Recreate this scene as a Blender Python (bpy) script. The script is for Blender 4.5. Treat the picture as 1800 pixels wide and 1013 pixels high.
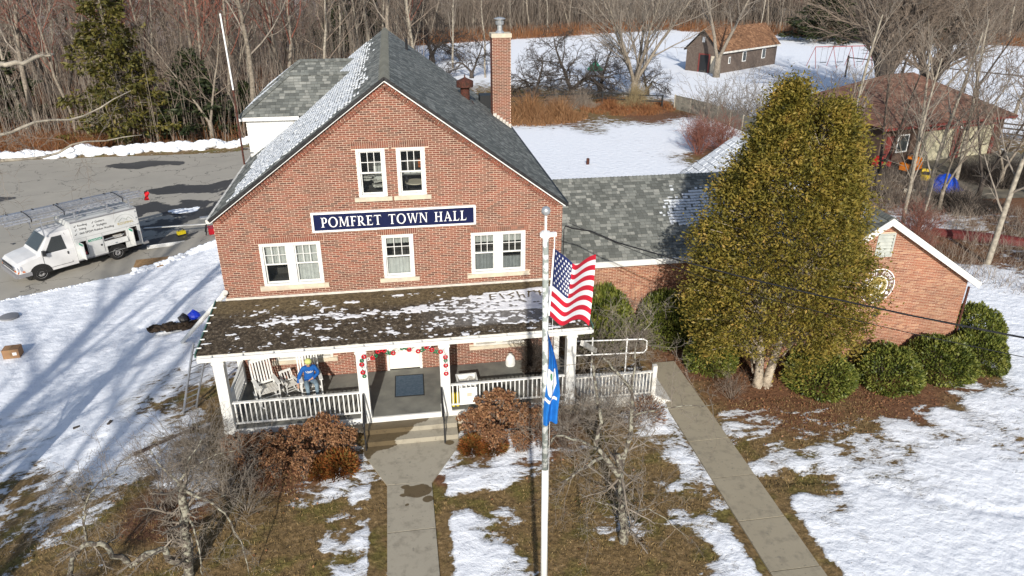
import bpy, math, random
import numpy as np
from mathutils import Vector, Matrix, noise as mnoise

for _o in list(bpy.data.objects):
    bpy.data.objects.remove(_o)
SC = bpy.context.scene
COL = SC.collection
PI = math.pi

# ---------------------------------------------------------------- camera
cam_d = bpy.data.cameras.new("camera")
cam_d.sensor_width = 36.0
cam_d.lens = 25.455
cam_d.clip_end = 4000
cam_d.clip_start = 0.1
cam = bpy.data.objects.new("camera", cam_d)
COL.objects.link(cam)
_yaw, _pit = 0.157, 0.428
cam.matrix_world = Matrix.Translation((5.423, -20.845, 12.799)) @ (
    Matrix.Rotation(-_yaw, 4, 'Z') @ Matrix.Rotation(PI / 2 - _pit, 4, 'X'))
SC.camera = cam

# ---------------------------------------------------------------- light
SUN_AZ, SUN_EL = math.radians(189.0), math.radians(27.0)
SUN_STRENGTH, SKY_STRENGTH, EXPOSURE = 4.4, 0.115, 0.24
world = bpy.data.worlds.new("World")
SC.world = world
world.use_nodes = True
_nt = world.node_tree
_sky = _nt.nodes.new("ShaderNodeTexSky")
_sky.sky_type = 'NISHITA'
_sky.sun_disc = False
_sky.sun_elevation = SUN_EL
_sky.sun_rotation = SUN_AZ
_bg = _nt.nodes["Background"]
_bg.inputs[1].default_value = SKY_STRENGTH
_nt.links.new(_sky.outputs[0], _bg.inputs[0])
sun_d = bpy.data.lights.new("sun", 'SUN')
sun_d.energy = SUN_STRENGTH
sun_d.angle = math.radians(0.7)
sun_d.color = (1.0, 0.94, 0.85)
sun = bpy.data.objects.new("sun", sun_d)
COL.objects.link(sun)
_dir = Vector((-math.sin(SUN_AZ) * math.cos(SUN_EL), -math.cos(SUN_AZ) * math.cos(SUN_EL), -math.sin(SUN_EL)))
sun.rotation_euler = _dir.to_track_quat('-Z', 'Y').to_euler()
SC.view_settings.view_transform = 'Standard'
SC.view_settings.look = 'None'
SC.view_settings.exposure = EXPOSURE
SC.view_settings.gamma = 1.0
SC.view_settings.use_curve_mapping = False

# ---------------------------------------------------------------- helpers
def V(*a):
    return Vector(a)

class MB:
    """collects polygons; build() links them as ONE mesh object"""
    def __init__(s):
        s.v = []; s.f = []; s.m = []; s.t = []
    def poly(s, pts, mi=0, tone=0.5):
        n = len(s.v)
        s.v.extend([tuple(p) for p in pts])
        s.f.append(tuple(range(n, n + len(pts)))); s.m.append(mi); s.t.append(tone)
        return s
    def box(s, a, b, mi=0, tone=0.5):
        x0, y0, z0 = a; x1, y1, z1 = b
        P = [(x0, y0, z0), (x1, y0, z0), (x1, y1, z0), (x0, y1, z0), (x0, y0, z1), (x1, y0, z1), (x1, y1, z1), (x0, y1, z1)]
        n = len(s.v); s.v.extend(P)
        for f in ((0, 3, 2, 1), (4, 5, 6, 7), (0, 1, 5, 4), (1, 2, 6, 5), (2, 3, 7, 6), (3, 0, 4, 7)):
            s.f.append(tuple(n + i for i in f)); s.m.append(mi); s.t.append(tone)
        return s
    def bar(s, p0, p1, w, h, mi=0, up=(0, 0, 1), tone=0.5):
        p0 = Vector(p0); p1 = Vector(p1); d = (p1 - p0).normalized()
        u = Vector(up)
        if abs(d.dot(u)) > 0.98: u = Vector((0, 1, 0))
        r = d.cross(u).normalized() * (w / 2); q = r.cross(d).normalized() * (h / 2)
        P = []
        for p in (p0, p1):
            P += [p - r - q, p + r - q, p + r + q, p - r + q]
        n = len(s.v); s.v.extend([tuple(p) for p in P])
        for f in ((0, 1, 2, 3), (7, 6, 5, 4), (0, 4, 5, 1), (1, 5, 6, 2), (2, 6, 7, 3), (3, 7, 4, 0)):
            s.f.append(tuple(n + i for i in f)); s.m.append(mi); s.t.append(tone)
        return s
    def tube(s, pts, radii, n=6, mi=0, cap=True, tone=0.5):
        pts = [Vector(p) for p in pts]
        if not hasattr(radii, '__len__'): radii = [radii] * len(pts)
        base = len(s.v); prev = None
        for i, p in enumerate(pts):
            a = pts[max(0, i - 1)]; b = pts[min(len(pts) - 1, i + 1)]
            d = (b - a)
            if d.length < 1e-9: d = Vector((0, 0, 1))
            d.normalize()
            if prev is None:
                u = Vector((0, 0, 1)) if abs(d.z) < 0.9 else Vector((1, 0, 0))
                r = d.cross(u).normalized()
            else:
                r = (prev - d * prev.dot(d)).normalized()
            prev = r; q = d.cross(r)
            for k in range(n):
                t = 2 * PI * k / n
                s.v.append(tuple(p + (r * math.cos(t) + q * math.sin(t)) * radii[i]))
        for i in range(len(pts) - 1):
            for k in range(n):
                a = base + i * n + k; b = base + i * n + (k + 1) % n
                s.f.append((a, b, b + n, a + n)); s.m.append(mi); s.t.append(tone)
        if cap and n > 3:
            s.f.append(tuple(base + k for k in range(n - 1, -1, -1))); s.m.append(mi); s.t.append(tone)
            e = base + (len(pts) - 1) * n
            s.f.append(tuple(e + k for k in range(n))); s.m.append(mi); s.t.append(tone)
        return s
    def lathe(s, c, prof, n=12, mi=0, axis='Z'):
        base = len(s.v)
        for r, z in prof:
            for k in range(n):
                t = 2 * PI * k / n
                a, b = r * math.cos(t), r * math.sin(t)
                if axis == 'Z': p = (c[0] + a, c[1] + b, c[2] + z)
                elif axis == 'Y': p = (c[0] + a, c[1] + z, c[2] + b)
                else: p = (c[0] + z, c[1] + a, c[2] + b)
                s.v.append(p)
        for i in range(len(prof) - 1):
            for k in range(n):
                a = base + i * n + k; b = base + i * n + (k + 1) % n
                s.f.append((a, b, b + n, a + n)); s.m.append(mi); s.t.append(.5)
        for e in (0, len(prof) - 1):
            s.f.append(tuple(base + e * n + k for k in range(n))); s.m.append(mi); s.t.append(.5)
        return s
    def prism(s, poly, f3, d, mi=0, tone=0.5):
        """poly: 2D points; f3(a, b) -> 3D; d: extrusion vector"""
        d = Vector(d); A = [Vector(f3(*p)) for p in poly]; B = [p + d for p in A]
        s.poly(A, mi, tone); s.poly(B[::-1], mi, tone)
        for i in range(len(A)):
            j = (i + 1) % len(A)
            s.poly([A[j], A[i], B[i], B[j]], mi, tone)
        return s
    def blob(s, c, r, n=8, m=6, mi=0, jit=0.0, rnd=random, sc=(1, 1, 1)):
        prof = []
        base = len(s.v)
        for i in range(m + 1):
            th = PI * i / m
            for k in range(n):
                t = 2 * PI * k / n
                j = 1 + rnd.uniform(-jit, jit)
                s.v.append((c[0] + r * sc[0] * j * math.sin(th) * math.cos(t), c[1] + r * sc[1] * j * math.sin(th) * math.sin(t), c[2] + r * sc[2] * j * math.cos(th)))
        for i in range(m):
            for k in range(n):
                a = base + i * n + k; b = base + i * n + (k + 1) % n
                s.f.append((a, a + n, b + n, b)); s.m.append(mi); s.t.append(.5)
        return s
    def mesh(s, name, mats, smooth=False):
        me = bpy.data.meshes.new(name)
        me.from_pydata(s.v, [], s.f)
        for m in (mats if isinstance(mats, (list, tuple)) else [mats]): me.materials.append(m)
        me.polygons.foreach_set('material_index', s.m)
        if smooth: me.polygons.foreach_set('use_smooth', [True] * len(s.f))
        at = me.attributes.new('tone', 'FLOAT', 'FACE')
        at.data.foreach_set('value', s.t)
        me.update()
        return me
    def build(s, name, mats, parent=None, smooth=False, stuff=False):
        o = bpy.data.objects.new(name, s.mesh(name, mats, smooth))
        COL.objects.link(o)
        if parent: o.parent = parent
        if stuff: o['kind'] = 'stuff'
        return o

def tag(o, label=None, cat=None, group=None, kind=None):
    if label: o['label'] = label
    if cat: o['category'] = cat
    if group: o['group'] = group
    if kind: o['kind'] = kind
    return o

def thing(name, label, cat, loc=(0, 0, 0), rz=0.0, group=None, scale=1.0):
    o = bpy.data.objects.new(name, None)
    COL.objects.link(o)
    o.location = loc; o.rotation_euler = (0, 0, rz)
    o.scale = (scale,) * 3 if not hasattr(scale, '__len__') else scale
    return tag(o, label, cat, group)

def inst(name, me, parent=None, loc=(0, 0, 0), rot=(0, 0, 0), scale=(1, 1, 1)):
    o = bpy.data.objects.new(name, me)
    COL.objects.link(o)
    if parent: o.parent = parent
    o.location = loc; o.rotation_euler = rot; o.scale = scale
    return o

def kids(o):
    return [c for c in bpy.data.objects if c.parent == o]

def dup(root, loc, rz=0.0, label=None, group=None, scale=None, tree=None):
    r = root.copy(); COL.objects.link(r); r.location = loc; r.rotation_euler = (0, 0, rz)
    if scale is not None: r.scale = (scale,) * 3 if not hasattr(scale, '__len__') else scale
    if label: r['label'] = label
    if group: r['group'] = group
    for ch in (tree or kids(root)):
        c = ch.copy(); COL.objects.link(c); c.parent = r
    return r

def S(t):
    t = max(0.0, min(1.0, t)); return t * t * (3 - 2 * t)

def H(x, y):
    return -1.1 * S((-x - 0.5) / 7.5)

def clip(poly, nx, ny, c):
    """keep the part with nx*x+ny*y <= c"""
    out = []
    for i in range(len(poly)):
        a = poly[i]; b = poly[(i + 1) % len(poly)]
        da = nx * a[0] + ny * a[1] - c; db = nx * b[0] + ny * b[1] - c
        if da <= 0: out.append(a)
        if (da < 0 < db) or (db < 0 < da):
            t = da / (da - db); out.append((a[0] + (b[0] - a[0]) * t, a[1] + (b[1] - a[1]) * t))
    return out

def clip_rect(poly, u0, u1, v0, v1):
    for n in ((1, 0, u1), (-1, 0, -u0), (0, 1, v1), (0, -1, -v0)):
        poly = clip(poly, *n)
        if len(poly) < 3: return []
    return poly

# ---------------------------------------------------------------- materials
def nn(nt, t, **kw):
    n = nt.nodes.new(t)
    for k, v in kw.items(): setattr(n, k, v)
    return n

def lk(nt, a, b): nt.links.new(a, b)

def math_(nt, op, a, b=None, c=None, clampit=False):
    n = nn(nt, 'ShaderNodeMath', operation=op, use_clamp=clampit)
    for i, x in enumerate((a, b, c)):
        if x is None: continue
        if hasattr(x, 'is_linked') or hasattr(x, 'links'): lk(nt, x, n.inputs[i])
        else: n.inputs[i].default_value = x
    return n.outputs[0]

def mixc(nt, f, a, b, mode='MIX'):
    n = nn(nt, 'ShaderNodeMix', data_type='RGBA', blend_type=mode)
    for sock, x in ((n.inputs[0], f), (n.inputs[6], a), (n.inputs[7], b)):
        if hasattr(x, 'links'): lk(nt, x, sock)
        elif hasattr(x, '__len__'): sock.default_value = (*x[:3], 1)
        else: sock.default_value = x
    return n.outputs[2]

def ramp(nt, f, stops, interp='LINEAR'):
    n = nn(nt, 'ShaderNodeValToRGB'); r = n.color_ramp; r.interpolation = interp
    while len(r.elements) < len(stops): r.elements.new(0.5)
    for e, (p, c) in zip(r.elements, stops):
        e.position = p; e.color = (*c, 1) if len(c) == 3 else c
    lk(nt, f, n.inputs[0]); return n.outputs[0]

def noise_(nt, scale, detail=4, vec=None, rough=0.55, dist=0.0):
    n = nn(nt, 'ShaderNodeTexNoise'); n.inputs['Scale'].default_value = scale
    n.inputs['Detail'].default_value = detail; n.inputs['Roughness'].default_value = rough
    n.inputs['Distortion'].default_value = dist
    if vec is not None: lk(nt, vec, n.inputs['Vector'])
    return n.outputs[0]

def new_mat(name):
    m = bpy.data.materials.new(name); m.use_nodes = True
    nt = m.node_tree; b = nt.nodes['Principled BSDF']
    b.inputs['Specular IOR Level'].default_value = 0.3
    return m, nt, b

def bumpit(nt, b, h, strength=0.3, dist=0.02):
    n = nn(nt, 'ShaderNodeBump'); n.inputs['Strength'].default_value = strength
    n.inputs['Distance'].default_value = dist; lk(nt, h, n.inputs['Height']); lk(nt, n.outputs[0], b.inputs['Normal'])

def wpos(nt):
    return nn(nt, 'ShaderNodeNewGeometry').outputs['Position']

def M_(name, col, rough=0.7, col2=None, scale=6.0, bump=0.0, bscale=40.0, metal=0.0, spec=0.3, stops=(0.35, 0.65), island=0.0):
    m, nt, b = new_mat(name)
    b.inputs['Roughness'].default_value = rough; b.inputs['Metallic'].default_value = metal
    b.inputs['Specular IOR Level'].default_value = spec
    p = wpos(nt); c = None
    if col2 is not None:
        f = noise_(nt, scale, 5, p)
        c = ramp(nt, f, [(stops[0], col), (stops[1], col2)])
    if island:
        g = nn(nt, 'ShaderNodeNewGeometry').outputs['Random Per Island']
        k = math_(nt, 'MULTIPLY_ADD', g, 2 * island, 1 - island)
        hs = nn(nt, 'ShaderNodeHueSaturation')
        if c is not None: lk(nt, c, hs.inputs['Color'])
        else: hs.inputs['Color'].default_value = (*col, 1)
        lk(nt, k, hs.inputs['Value']); c = hs.outputs[0]
    if c is not None: lk(nt, c, b.inputs['Base Color'])
    else: b.inputs['Base Color'].default_value = (*col, 1)
    if bump: bumpit(nt, b, noise_(nt, bscale, 4, p), bump, 0.02)
    return m

def leaf_mat(name, cols, scale=3.0, trans=0.0, rough=0.6, spec=0.3, rw=0.55, nw=1.0):
    """colour per leaf (random per island) mixed with a clump-sized noise"""
    m, nt, b = new_mat(name); b.inputs['Roughness'].default_value = rough
    b.inputs['Specular IOR Level'].default_value = spec
    g = nn(nt, 'ShaderNodeNewGeometry')
    f = math_(nt, 'MULTIPLY_ADD', g.outputs['Random Per Island'], rw, math_(nt, 'MULTIPLY_ADD', noise_(nt, scale, 3, g.outputs['Position']), nw, .5 - .5 * nw - .5 * rw))
    n = len(cols)
    c = ramp(nt, f, [(0.05 + 0.9 * i / (n - 1), cols[i]) for i in range(n)])
    lk(nt, c, b.inputs['Base Color'])
    if trans:
        t = nn(nt, 'ShaderNodeBsdfTranslucent'); lk(nt, c, t.inputs[0])
        mx = nn(nt, 'ShaderNodeMixShader'); mx.inputs[0].default_value = trans
        lk(nt, b.outputs[0], mx.inputs[1]); lk(nt, t.outputs[0], mx.inputs[2])
        lk(nt, mx.outputs[0], nt.nodes['Material Output'].inputs[0])
    return m

BRK, CRS = 0.209, 0.0610      # brick pitch, course height

def brick_mat(name, cols, joints=False):
    m, nt, b = new_mat(name); b.inputs['Roughness'].default_value = 0.85
    p = wpos(nt); sx = nn(nt, 'ShaderNodeSeparateXYZ'); lk(nt, p, sx.inputs[0])
    z = math_(nt, 'DIVIDE', sx.outputs[2], CRS); row = math_(nt, 'FLOOR', z)
    par = math_(nt, 'MULTIPLY', math_(nt, 'MODULO', math_(nt, 'ADD', row, 1000), 2), 0.5)
    u = math_(nt, 'ADD', math_(nt, 'DIVIDE', math_(nt, 'ADD', sx.outputs[0], sx.outputs[1]), BRK), par)
    col = math_(nt, 'FLOOR', u)
    cb = nn(nt, 'ShaderNodeCombineXYZ'); lk(nt, col, cb.inputs[0]); lk(nt, row, cb.inputs[1])
    wn = nn(nt, 'ShaderNodeTexWhiteNoise', noise_dimensions='2D'); lk(nt, cb.outputs[0], wn.inputs[0])
    n = len(cols)
    c = ramp(nt, wn.outputs[0], [(0.03 + 0.94 * i / (n - 1), cols[i]) for i in range(n)])
    big = noise_(nt, 0.55, 5, p)
    hs = nn(nt, 'ShaderNodeHueSaturation'); lk(nt, c, hs.inputs['Color'])
    lk(nt, math_(nt, 'MULTIPLY_ADD', big, 1.3, 0.42), hs.inputs['Value'])
    fine = noise_(nt, 60, 3, p)
    cc = mixc(nt, math_(nt, 'MULTIPLY', fine, 0.16), hs.outputs[0], (0.42, 0.29, 0.20))
    if joints:
        fu = math_(nt, 'FRACT', u); fz = math_(nt, 'FRACT', z)
        j = math_(nt, 'MAXIMUM', math_(nt, 'LESS_THAN', fu, 0.055), math_(nt, 'LESS_THAN', fz, 0.17))
        cc = mixc(nt, j, cc, (0.46, 0.36, 0.31))
        bumpit(nt, b, math_(nt, 'SUBTRACT', 1, j), 0.6, 0.006)
    lk(nt, cc, b.inputs['Base Color'])
    return m

BR_COLS = [(0.080, 0.030, 0.022), (0.150, 0.045, 0.028), (0.20, 0.060, 0.036), (0.125, 0.055, 0.038), (0.175, 0.048, 0.033)]
m_brick = brick_mat('red_brick', BR_COLS)
m_brick_tex = brick_mat('red_brick_joints', BR_COLS, True)
m_brick_new = brick_mat('orange_brick', [(0.16, 0.056, 0.034), (0.22, 0.076, 0.043), (0.255, 0.092, 0.05), (0.21, 0.09, 0.055), (0.33, 0.17, 0.10)])
m_brick_new_tex = brick_mat('orange_brick_joints', [(0.30, 0.10, 0.055), (0.38, 0.135, 0.07), (0.42, 0.16, 0.085), (0.36, 0.15, 0.085), (0.47, 0.22, 0.12)], True)
m_mortar = M_('mortar', (0.56, 0.42, 0.32), 0.95, (0.66, 0.53, 0.42), 3, 0.3, 80)
m_mortar_new = M_('mortar_pale', (0.58, 0.43, 0.31), 0.95, (0.68, 0.53, 0.40), 3, 0.3, 80)
m_white = M_('white_paint', (0.72, 0.72, 0.70), 0.5, (0.63, 0.63, 0.60), 2.2, 0.12, 30)
m_white_old = M_('weathered_white_paint', (0.72, 0.71, 0.67), 0.7, (0.52, 0.50, 0.45), 3.5, 0.25, 60)
m_stone = M_('limestone', (0.60, 0.53, 0.40), 0.85, (0.47, 0.42, 0.34), 5, 0.25, 70)
m_lead = M_('lead_flashing', (0.62, 0.58, 0.52), 0.7, (0.48, 0.45, 0.41), 6, 0.2, 30)
m_black = M_('black_metal', (0.012, 0.012, 0.014), 0.45, (0.03, 0.03, 0.032), 8, 0.1)
m_dark = M_('dark_trim', (0.02, 0.022, 0.024), 0.6)
m_dirtydeck = M_('porch_floor_paint', (0.20, 0.20, 0.175), 0.75, (0.125, 0.125, 0.115), 1.6, 0.25, 30)
m_doorpaint = M_('cream_door_paint', (0.80, 0.77, 0.70), 0.5, (0.74, 0.71, 0.64), 2)
m_cloth_w = M_('white_curtain', (0.72, 0.72, 0.69), 0.9, (0.60, 0.60, 0.58), 9, 0.3, 25)
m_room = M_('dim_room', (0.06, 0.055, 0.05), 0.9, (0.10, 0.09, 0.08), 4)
m_snow = M_('snow', (0.86, 0.89, 0.93), 0.65, (0.80, 0.84, 0.90), 4, 0.5, 14, spec=0.2)
m_green_metal = M_('verdigris_drip_edge', (0.05, 0.13, 0.10), 0.6, (0.10, 0.18, 0.15), 7)
m_bark = M_('grey_bark', (0.30, 0.26, 0.21), 0.95, (0.16, 0.135, 0.105), 7, 0.6, 25)
m_bark_pale = M_('pale_bark', (0.40, 0.36, 0.29), 0.95, (0.21, 0.185, 0.15), 6, 0.6, 25)
m_bark_lichen = M_('lichened_bark', (0.30, 0.29, 0.23), 0.95, (0.085, 0.07, 0.058), 11, 0.6, 28, stops=(0.42, 0.56))
m_bark_dark = M_('dark_bark', (0.085, 0.07, 0.06), 0.95, (0.05, 0.042, 0.036), 5, 0.5, 25)
m_twig = M_('brown_twigs', (0.24, 0.19, 0.15), 0.9, (0.15, 0.12, 0.095), 2)
m_twig_pale = M_('pale_twigs', (0.30, 0.26, 0.215), 0.9, (0.18, 0.155, 0.13), 2)
m_twig_red = M_('reddish_budding_twigs', (0.26, 0.105, 0.075), 0.9, (0.18, 0.08, 0.06), 2)
m_rust = M_('rusty_iron', (0.11, 0.035, 0.024), 0.85, (0.04, 0.022, 0.016), 14, 0.3, 40)
m_alu = M_('aluminium', (0.55, 0.56, 0.58), 0.38, (0.42, 0.43, 0.45), 8, metal=0.75)
m_steel = M_('galvanised_steel', (0.52, 0.54, 0.56), 0.4, (0.40, 0.42, 0.44), 12, metal=0.6)
m_navy = M_('navy_sign_paint', (0.003, 0.007, 0.045), 0.4, (0.004, 0.009, 0.055), 3)
m_signw = M_('white_sign_paint', (0.82, 0.82, 0.80), 0.5)
m_tan = M_('tan_wood', (0.34, 0.22, 0.11), 0.8, (0.22, 0.13, 0.06), 9, 0.2, 40)
m_card = M_('cardboard', (0.36, 0.21, 0.11), 0.9, (0.30, 0.17, 0.09), 6)
m_rubber = M_('tyre_rubber', (0.018, 0.018, 0.018), 0.85)

def glass_mat(name, tint=(0.02, 0.025, 0.03), see=0.55):
    m, nt, b = new_mat(name)
    b.inputs['Base Color'].default_value = (*tint, 1); b.inputs['Roughness'].default_value = 0.04
    b.inputs['Specular IOR Level'].default_value = 0.6
    t = nn(nt, 'ShaderNodeBsdfTransparent'); t.inputs[0].default_value = (0.9, 0.94, 0.93, 1)
    mx = nn(nt, 'ShaderNodeMixShader'); mx.inputs[0].default_value = see
    lk(nt, b.outputs[0], mx.inputs[1]); lk(nt, t.outputs[0], mx.inputs[2])
    lk(nt, mx.outputs[0], nt.nodes['Material Output'].inputs[0])
    return m
m_glass = glass_mat('window_glass', see=0.72)
m_glass_dark = glass_mat('vehicle_glass', (0.015, 0.02, 0.025), 0.25)

def shingle_mat(name, stops):
    m, nt, b = new_mat(name); b.inputs['Roughness'].default_value = 0.85
    a = nn(nt, 'ShaderNodeAttribute', attribute_name='tone')
    c = ramp(nt, a.outputs['Fac'], stops)
    p = wpos(nt)
    hs = nn(nt, 'ShaderNodeHueSaturation'); lk(nt, c, hs.inputs['Color'])
    lk(nt, math_(nt, 'MULTIPLY_ADD', noise_(nt, 1.2, 5, p), 0.7, 0.65), hs.inputs['Value'])
    lk(nt, hs.outputs[0], b.inputs['Base Color'])
    bumpit(nt, b, noise_(nt, 120, 3, p), 0.5, 0.01)
    return m
m_shingle = shingle_mat('green_grey_shingle', [(0.0, (0.10, 0.105, 0.097)), (0.45, (0.145, 0.153, 0.141)), (0.72, (0.185, 0.192, 0.176)), (1.0, (0.27, 0.272, 0.248))])
m_shingle_brown = shingle_mat('brown_shingle', [(0.0, (0.13, 0.065, 0.045)), (0.6, (0.19, 0.10, 0.07)), (1.0, (0.25, 0.145, 0.10))])
m_shingle_rust = shingle_mat('needle_covered_shingle', [(0.0, (0.15, 0.075, 0.04)), (0.6, (0.22, 0.115, 0.06)), (1.0, (0.30, 0.165, 0.09))])

# concrete with damp stains whose edge stays put
def concrete_mat(name, c1, c2, wet=True):
    m, nt, b = new_mat(name)
    p = wpos(nt); f = noise_(nt, 1.3, 6, p); f2 = noise_(nt, 90, 2, p)
    c = mixc(nt, f, c1, c2); c = mixc(nt, ramp(nt, noise_(nt, 3.2, 8, p, .7), [(.50, (0, 0, 0)), (.66, (.55, .55, .55))]), c, (.17, .15, .115)); c = mixc(nt, math_(nt, 'MULTIPLY', f2, 0.3), c, (0.12, 0.11, 0.09))
    spots = math_(nt, 'GREATER_THAN', noise_(nt, 9, 2, p, 0.4), 0.71)
    c = mixc(nt, math_(nt, 'MULTIPLY', spots, 0.5), c, (0.14, 0.13, 0.11))
    rough = 0.85
    if wet:
        sx = nn(nt, 'ShaderNodeSeparateXYZ'); lk(nt, p, sx.inputs[0])
        X, Y = sx.outputs[0], sx.outputs[1]
        wob = math_(nt, 'MULTIPLY_ADD', noise_(nt, 2.2, 4, p), 1.3, -0.65)
        lim = math_(nt, 'MULTIPLY_ADD', math_(nt, 'ADD', Y, 2.7), 1.5, 5.85)
        d = math_(nt, 'SUBTRACT', math_(nt, 'ADD', lim, wob), X)
        top = math_(nt, 'GREATER_THAN', Y, -4.1)
        w = math_(nt, 'MULTIPLY', math_(nt, 'MULTIPLY', d, 22, clampit=True), top)
        for (px, py, pr) in ((5.32, -5.52, 0.36), (5.02, -5.30, 0.13), (4.98, -5.62, 0.09), (5.6, -5.85, 0.16), (5.05, -6.0, 0.07), (6.33, -3.55, 0.16)):
            dx = math_(nt, 'SUBTRACT', X, px); dy = math_(nt, 'MULTIPLY', math_(nt, 'SUBTRACT', Y, py), 1.35)
            r = math_(nt, 'SQRT', math_(nt, 'ADD', math_(nt, 'MULTIPLY', dx, dx), math_(nt, 'MULTIPLY', dy, dy)))
            q = math_(nt, 'MULTIPLY', math_(nt, 'SUBTRACT', math_(nt, 'MULTIPLY_ADD', wob, 0.25, pr), r), 60, clampit=True)
            w = math_(nt, 'MAXIMUM', w, q)
        c = mixc(nt, w, c, mixc(nt, 1.0, c, (0.34, 0.28, 0.20), 'MULTIPLY'))
        lk(nt, math_(nt, 'MULTIPLY_ADD', w, -0.35, 0.85), b.inputs['Roughness'])
    else: b.inputs['Roughness'].default_value = rough
    lk(nt, c, b.inputs['Base Color']); bumpit(nt, b, f2, 0.25, 0.01)
    return m
m_concrete = concrete_mat('walk_concrete', (0.40, 0.365, 0.29), (0.33, 0.30, 0.235))
m_concrete2 = concrete_mat('path_concrete', (0.38, 0.335, 0.245), (0.31, 0.27, 0.195), False)

# ground: dry grass / leaf litter / snow by the coverage attributes
m_ground, nt, b = new_mat('winter_ground')
b.inputs['Roughness'].default_value = 0.9
p = wpos(nt)
cov = nn(nt, 'ShaderNodeAttribute', attribute_name='cov').outputs['Fac']
lit = nn(nt, 'ShaderNodeAttribute', attribute_name='litter').outputs['Fac']
mp = nn(nt, 'ShaderNodeMapping'); mp.inputs['Scale'].default_value = (0.7, 1.35, 1.0); lk(nt, p, mp.inputs[0])
n1 = noise_(nt, 2.1, 8, mp.outputs[0], 0.66, 0.35)
g1 = noise_(nt, 1.1, 6, p); g2 = noise_(nt, 7, 7, p, 0.78); g3 = noise_(nt, 75, 3, p, 0.7)
grass = ramp(nt, g2, [(0.32, (0.055, 0.034, 0.015)), (0.43, (0.14, 0.092, 0.038)), (0.54, (0.215, 0.142, 0.062)), (0.66, (0.36, 0.25, 0.13))])
green = mixc(nt, ramp(nt, g1, [(0.50, (0, 0, 0)), (0.62, (1, 1, 1))]), grass, mixc(nt, 1.0, grass, (0.72, 0.88, 0.55), 'MULTIPLY'))
litter = ramp(nt, g2, [(0.25, (0.055, 0.026, 0.014)), (0.42, (0.13, 0.058, 0.030)), (0.57, (0.20, 0.10, 0.05)), (0.74, (0.36, 0.20, 0.10))])
lf = math_(nt, 'MULTIPLY', math_(nt, 'ADD', lit, math_(nt, 'MULTIPLY_ADD', g1, 1.2, -0.9)), 2.2, clampit=True)
base = mixc(nt, lf, green, litter)
base = mixc(nt, math_(nt, 'MULTIPLY', ramp(nt, g3, [(0.38, (1, 1, 1)), (0.5, (0, 0, 0))]), 0.55), base, (0.03, 0.022, 0.014))
thr = math_(nt, 'MULTIPLY_ADD', cov, 0.50, math_(nt, 'MULTIPLY', math_(nt, 'POWER', cov, 8.0), 0.22))
sd = math_(nt, 'ADD', thr, math_(nt, 'MULTIPLY', math_(nt, 'SUBTRACT', g2, 0.5), 0.42))
sd = math_(nt, 'SUBTRACT', sd, math_(nt, 'MULTIPLY_ADD', math_(nt, 'SUBTRACT', n1, 0.5), 1.15, 0.25))
snowf = math_(nt, 'MULTIPLY', sd, 15, clampit=True)
spk = math_(nt, 'MULTIPLY', math_(nt, 'GREATER_THAN', noise_(nt, 11, 3, p, 0.5), 0.70), math_(nt, 'LESS_THAN', cov, 0.985))
scol = mixc(nt, noise_(nt, 3, 4, p), (0.86, 0.88, 0.92), (0.77, 0.81, 0.87))
scol = mixc(nt, math_(nt, 'MULTIPLY', spk, 0.6), scol, (0.25, 0.21, 0.17)); scol = mixc(nt, math_(nt, 'SUBTRACT', 1, math_(nt, 'MULTIPLY', sd, 6, clampit=True)), scol, (0.56, 0.56, 0.56))
lk(nt, mixc(nt, snowf, base, scol), b.inputs['Base Color'])
hh = math_(nt, 'ADD', math_(nt, 'MULTIPLY', math_(nt, 'MULTIPLY', sd, 5, clampit=True), 0.7),
           math_(nt, 'ADD', math_(nt, 'MULTIPLY', noise_(nt, 3.0, 8, p, 0.58), 1.5), math_(nt, 'MULTIPLY', g3, 0.12)))
bumpit(nt, b, hh, 0.75, 0.075)

# asphalt with wet stains
m_asph, nt, b = new_mat('worn_asphalt')
p = wpos(nt); mp = nn(nt, 'ShaderNodeMapping'); mp.inputs['Scale'].default_value = (0.22, 0.42, 1); mp.inputs['Rotation'].default_value = (0, 0, 0.5); lk(nt, p, mp.inputs[0])
w = noise_(nt, 0.9, 4, mp.outputs[0], 0.5, 0.6)
sxa = nn(nt, 'ShaderNodeSeparateXYZ'); lk(nt, p, sxa.inputs[0])
wetv = None
for (ex, ey, ea, eb, er) in ((-9.6, 24.2, 4.6, 1.5, 0.30), (-6.4, 22.0, 3.4, 1.3, 0.5), (-14.0, 35.4, 3.0, 1.0, 0.0), (-8.0, 28.2, 3.4, .9, 0.1), (-4.4, 25.5, 2.2, 2.6, 0.2), (-8.6, 17.8, 2.6, 1.2, 0.45), (-12.8, 20.6, 2.8, .9, .5), (-22, 27, 3, .8, .3)):
    dx = math_(nt, 'SUBTRACT', sxa.outputs[0], ex); dy = math_(nt, 'SUBTRACT', sxa.outputs[1], ey)
    ca, sa_ = math.cos(er), math.sin(er)
    u_ = math_(nt, 'DIVIDE', math_(nt, 'ADD', math_(nt, 'MULTIPLY', dx, ca), math_(nt, 'MULTIPLY', dy, sa_)), ea)
    v_ = math_(nt, 'DIVIDE', math_(nt, 'SUBTRACT', math_(nt, 'MULTIPLY', dy, ca), math_(nt, 'MULTIPLY', dx, sa_)), eb)
    r_ = math_(nt, 'SUBTRACT', 1, math_(nt, 'SQRT', math_(nt, 'ADD', math_(nt, 'MULTIPLY', u_, u_), math_(nt, 'MULTIPLY', v_, v_))))
    wetv = r_ if wetv is None else math_(nt, 'MAXIMUM', wetv, r_)
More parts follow.
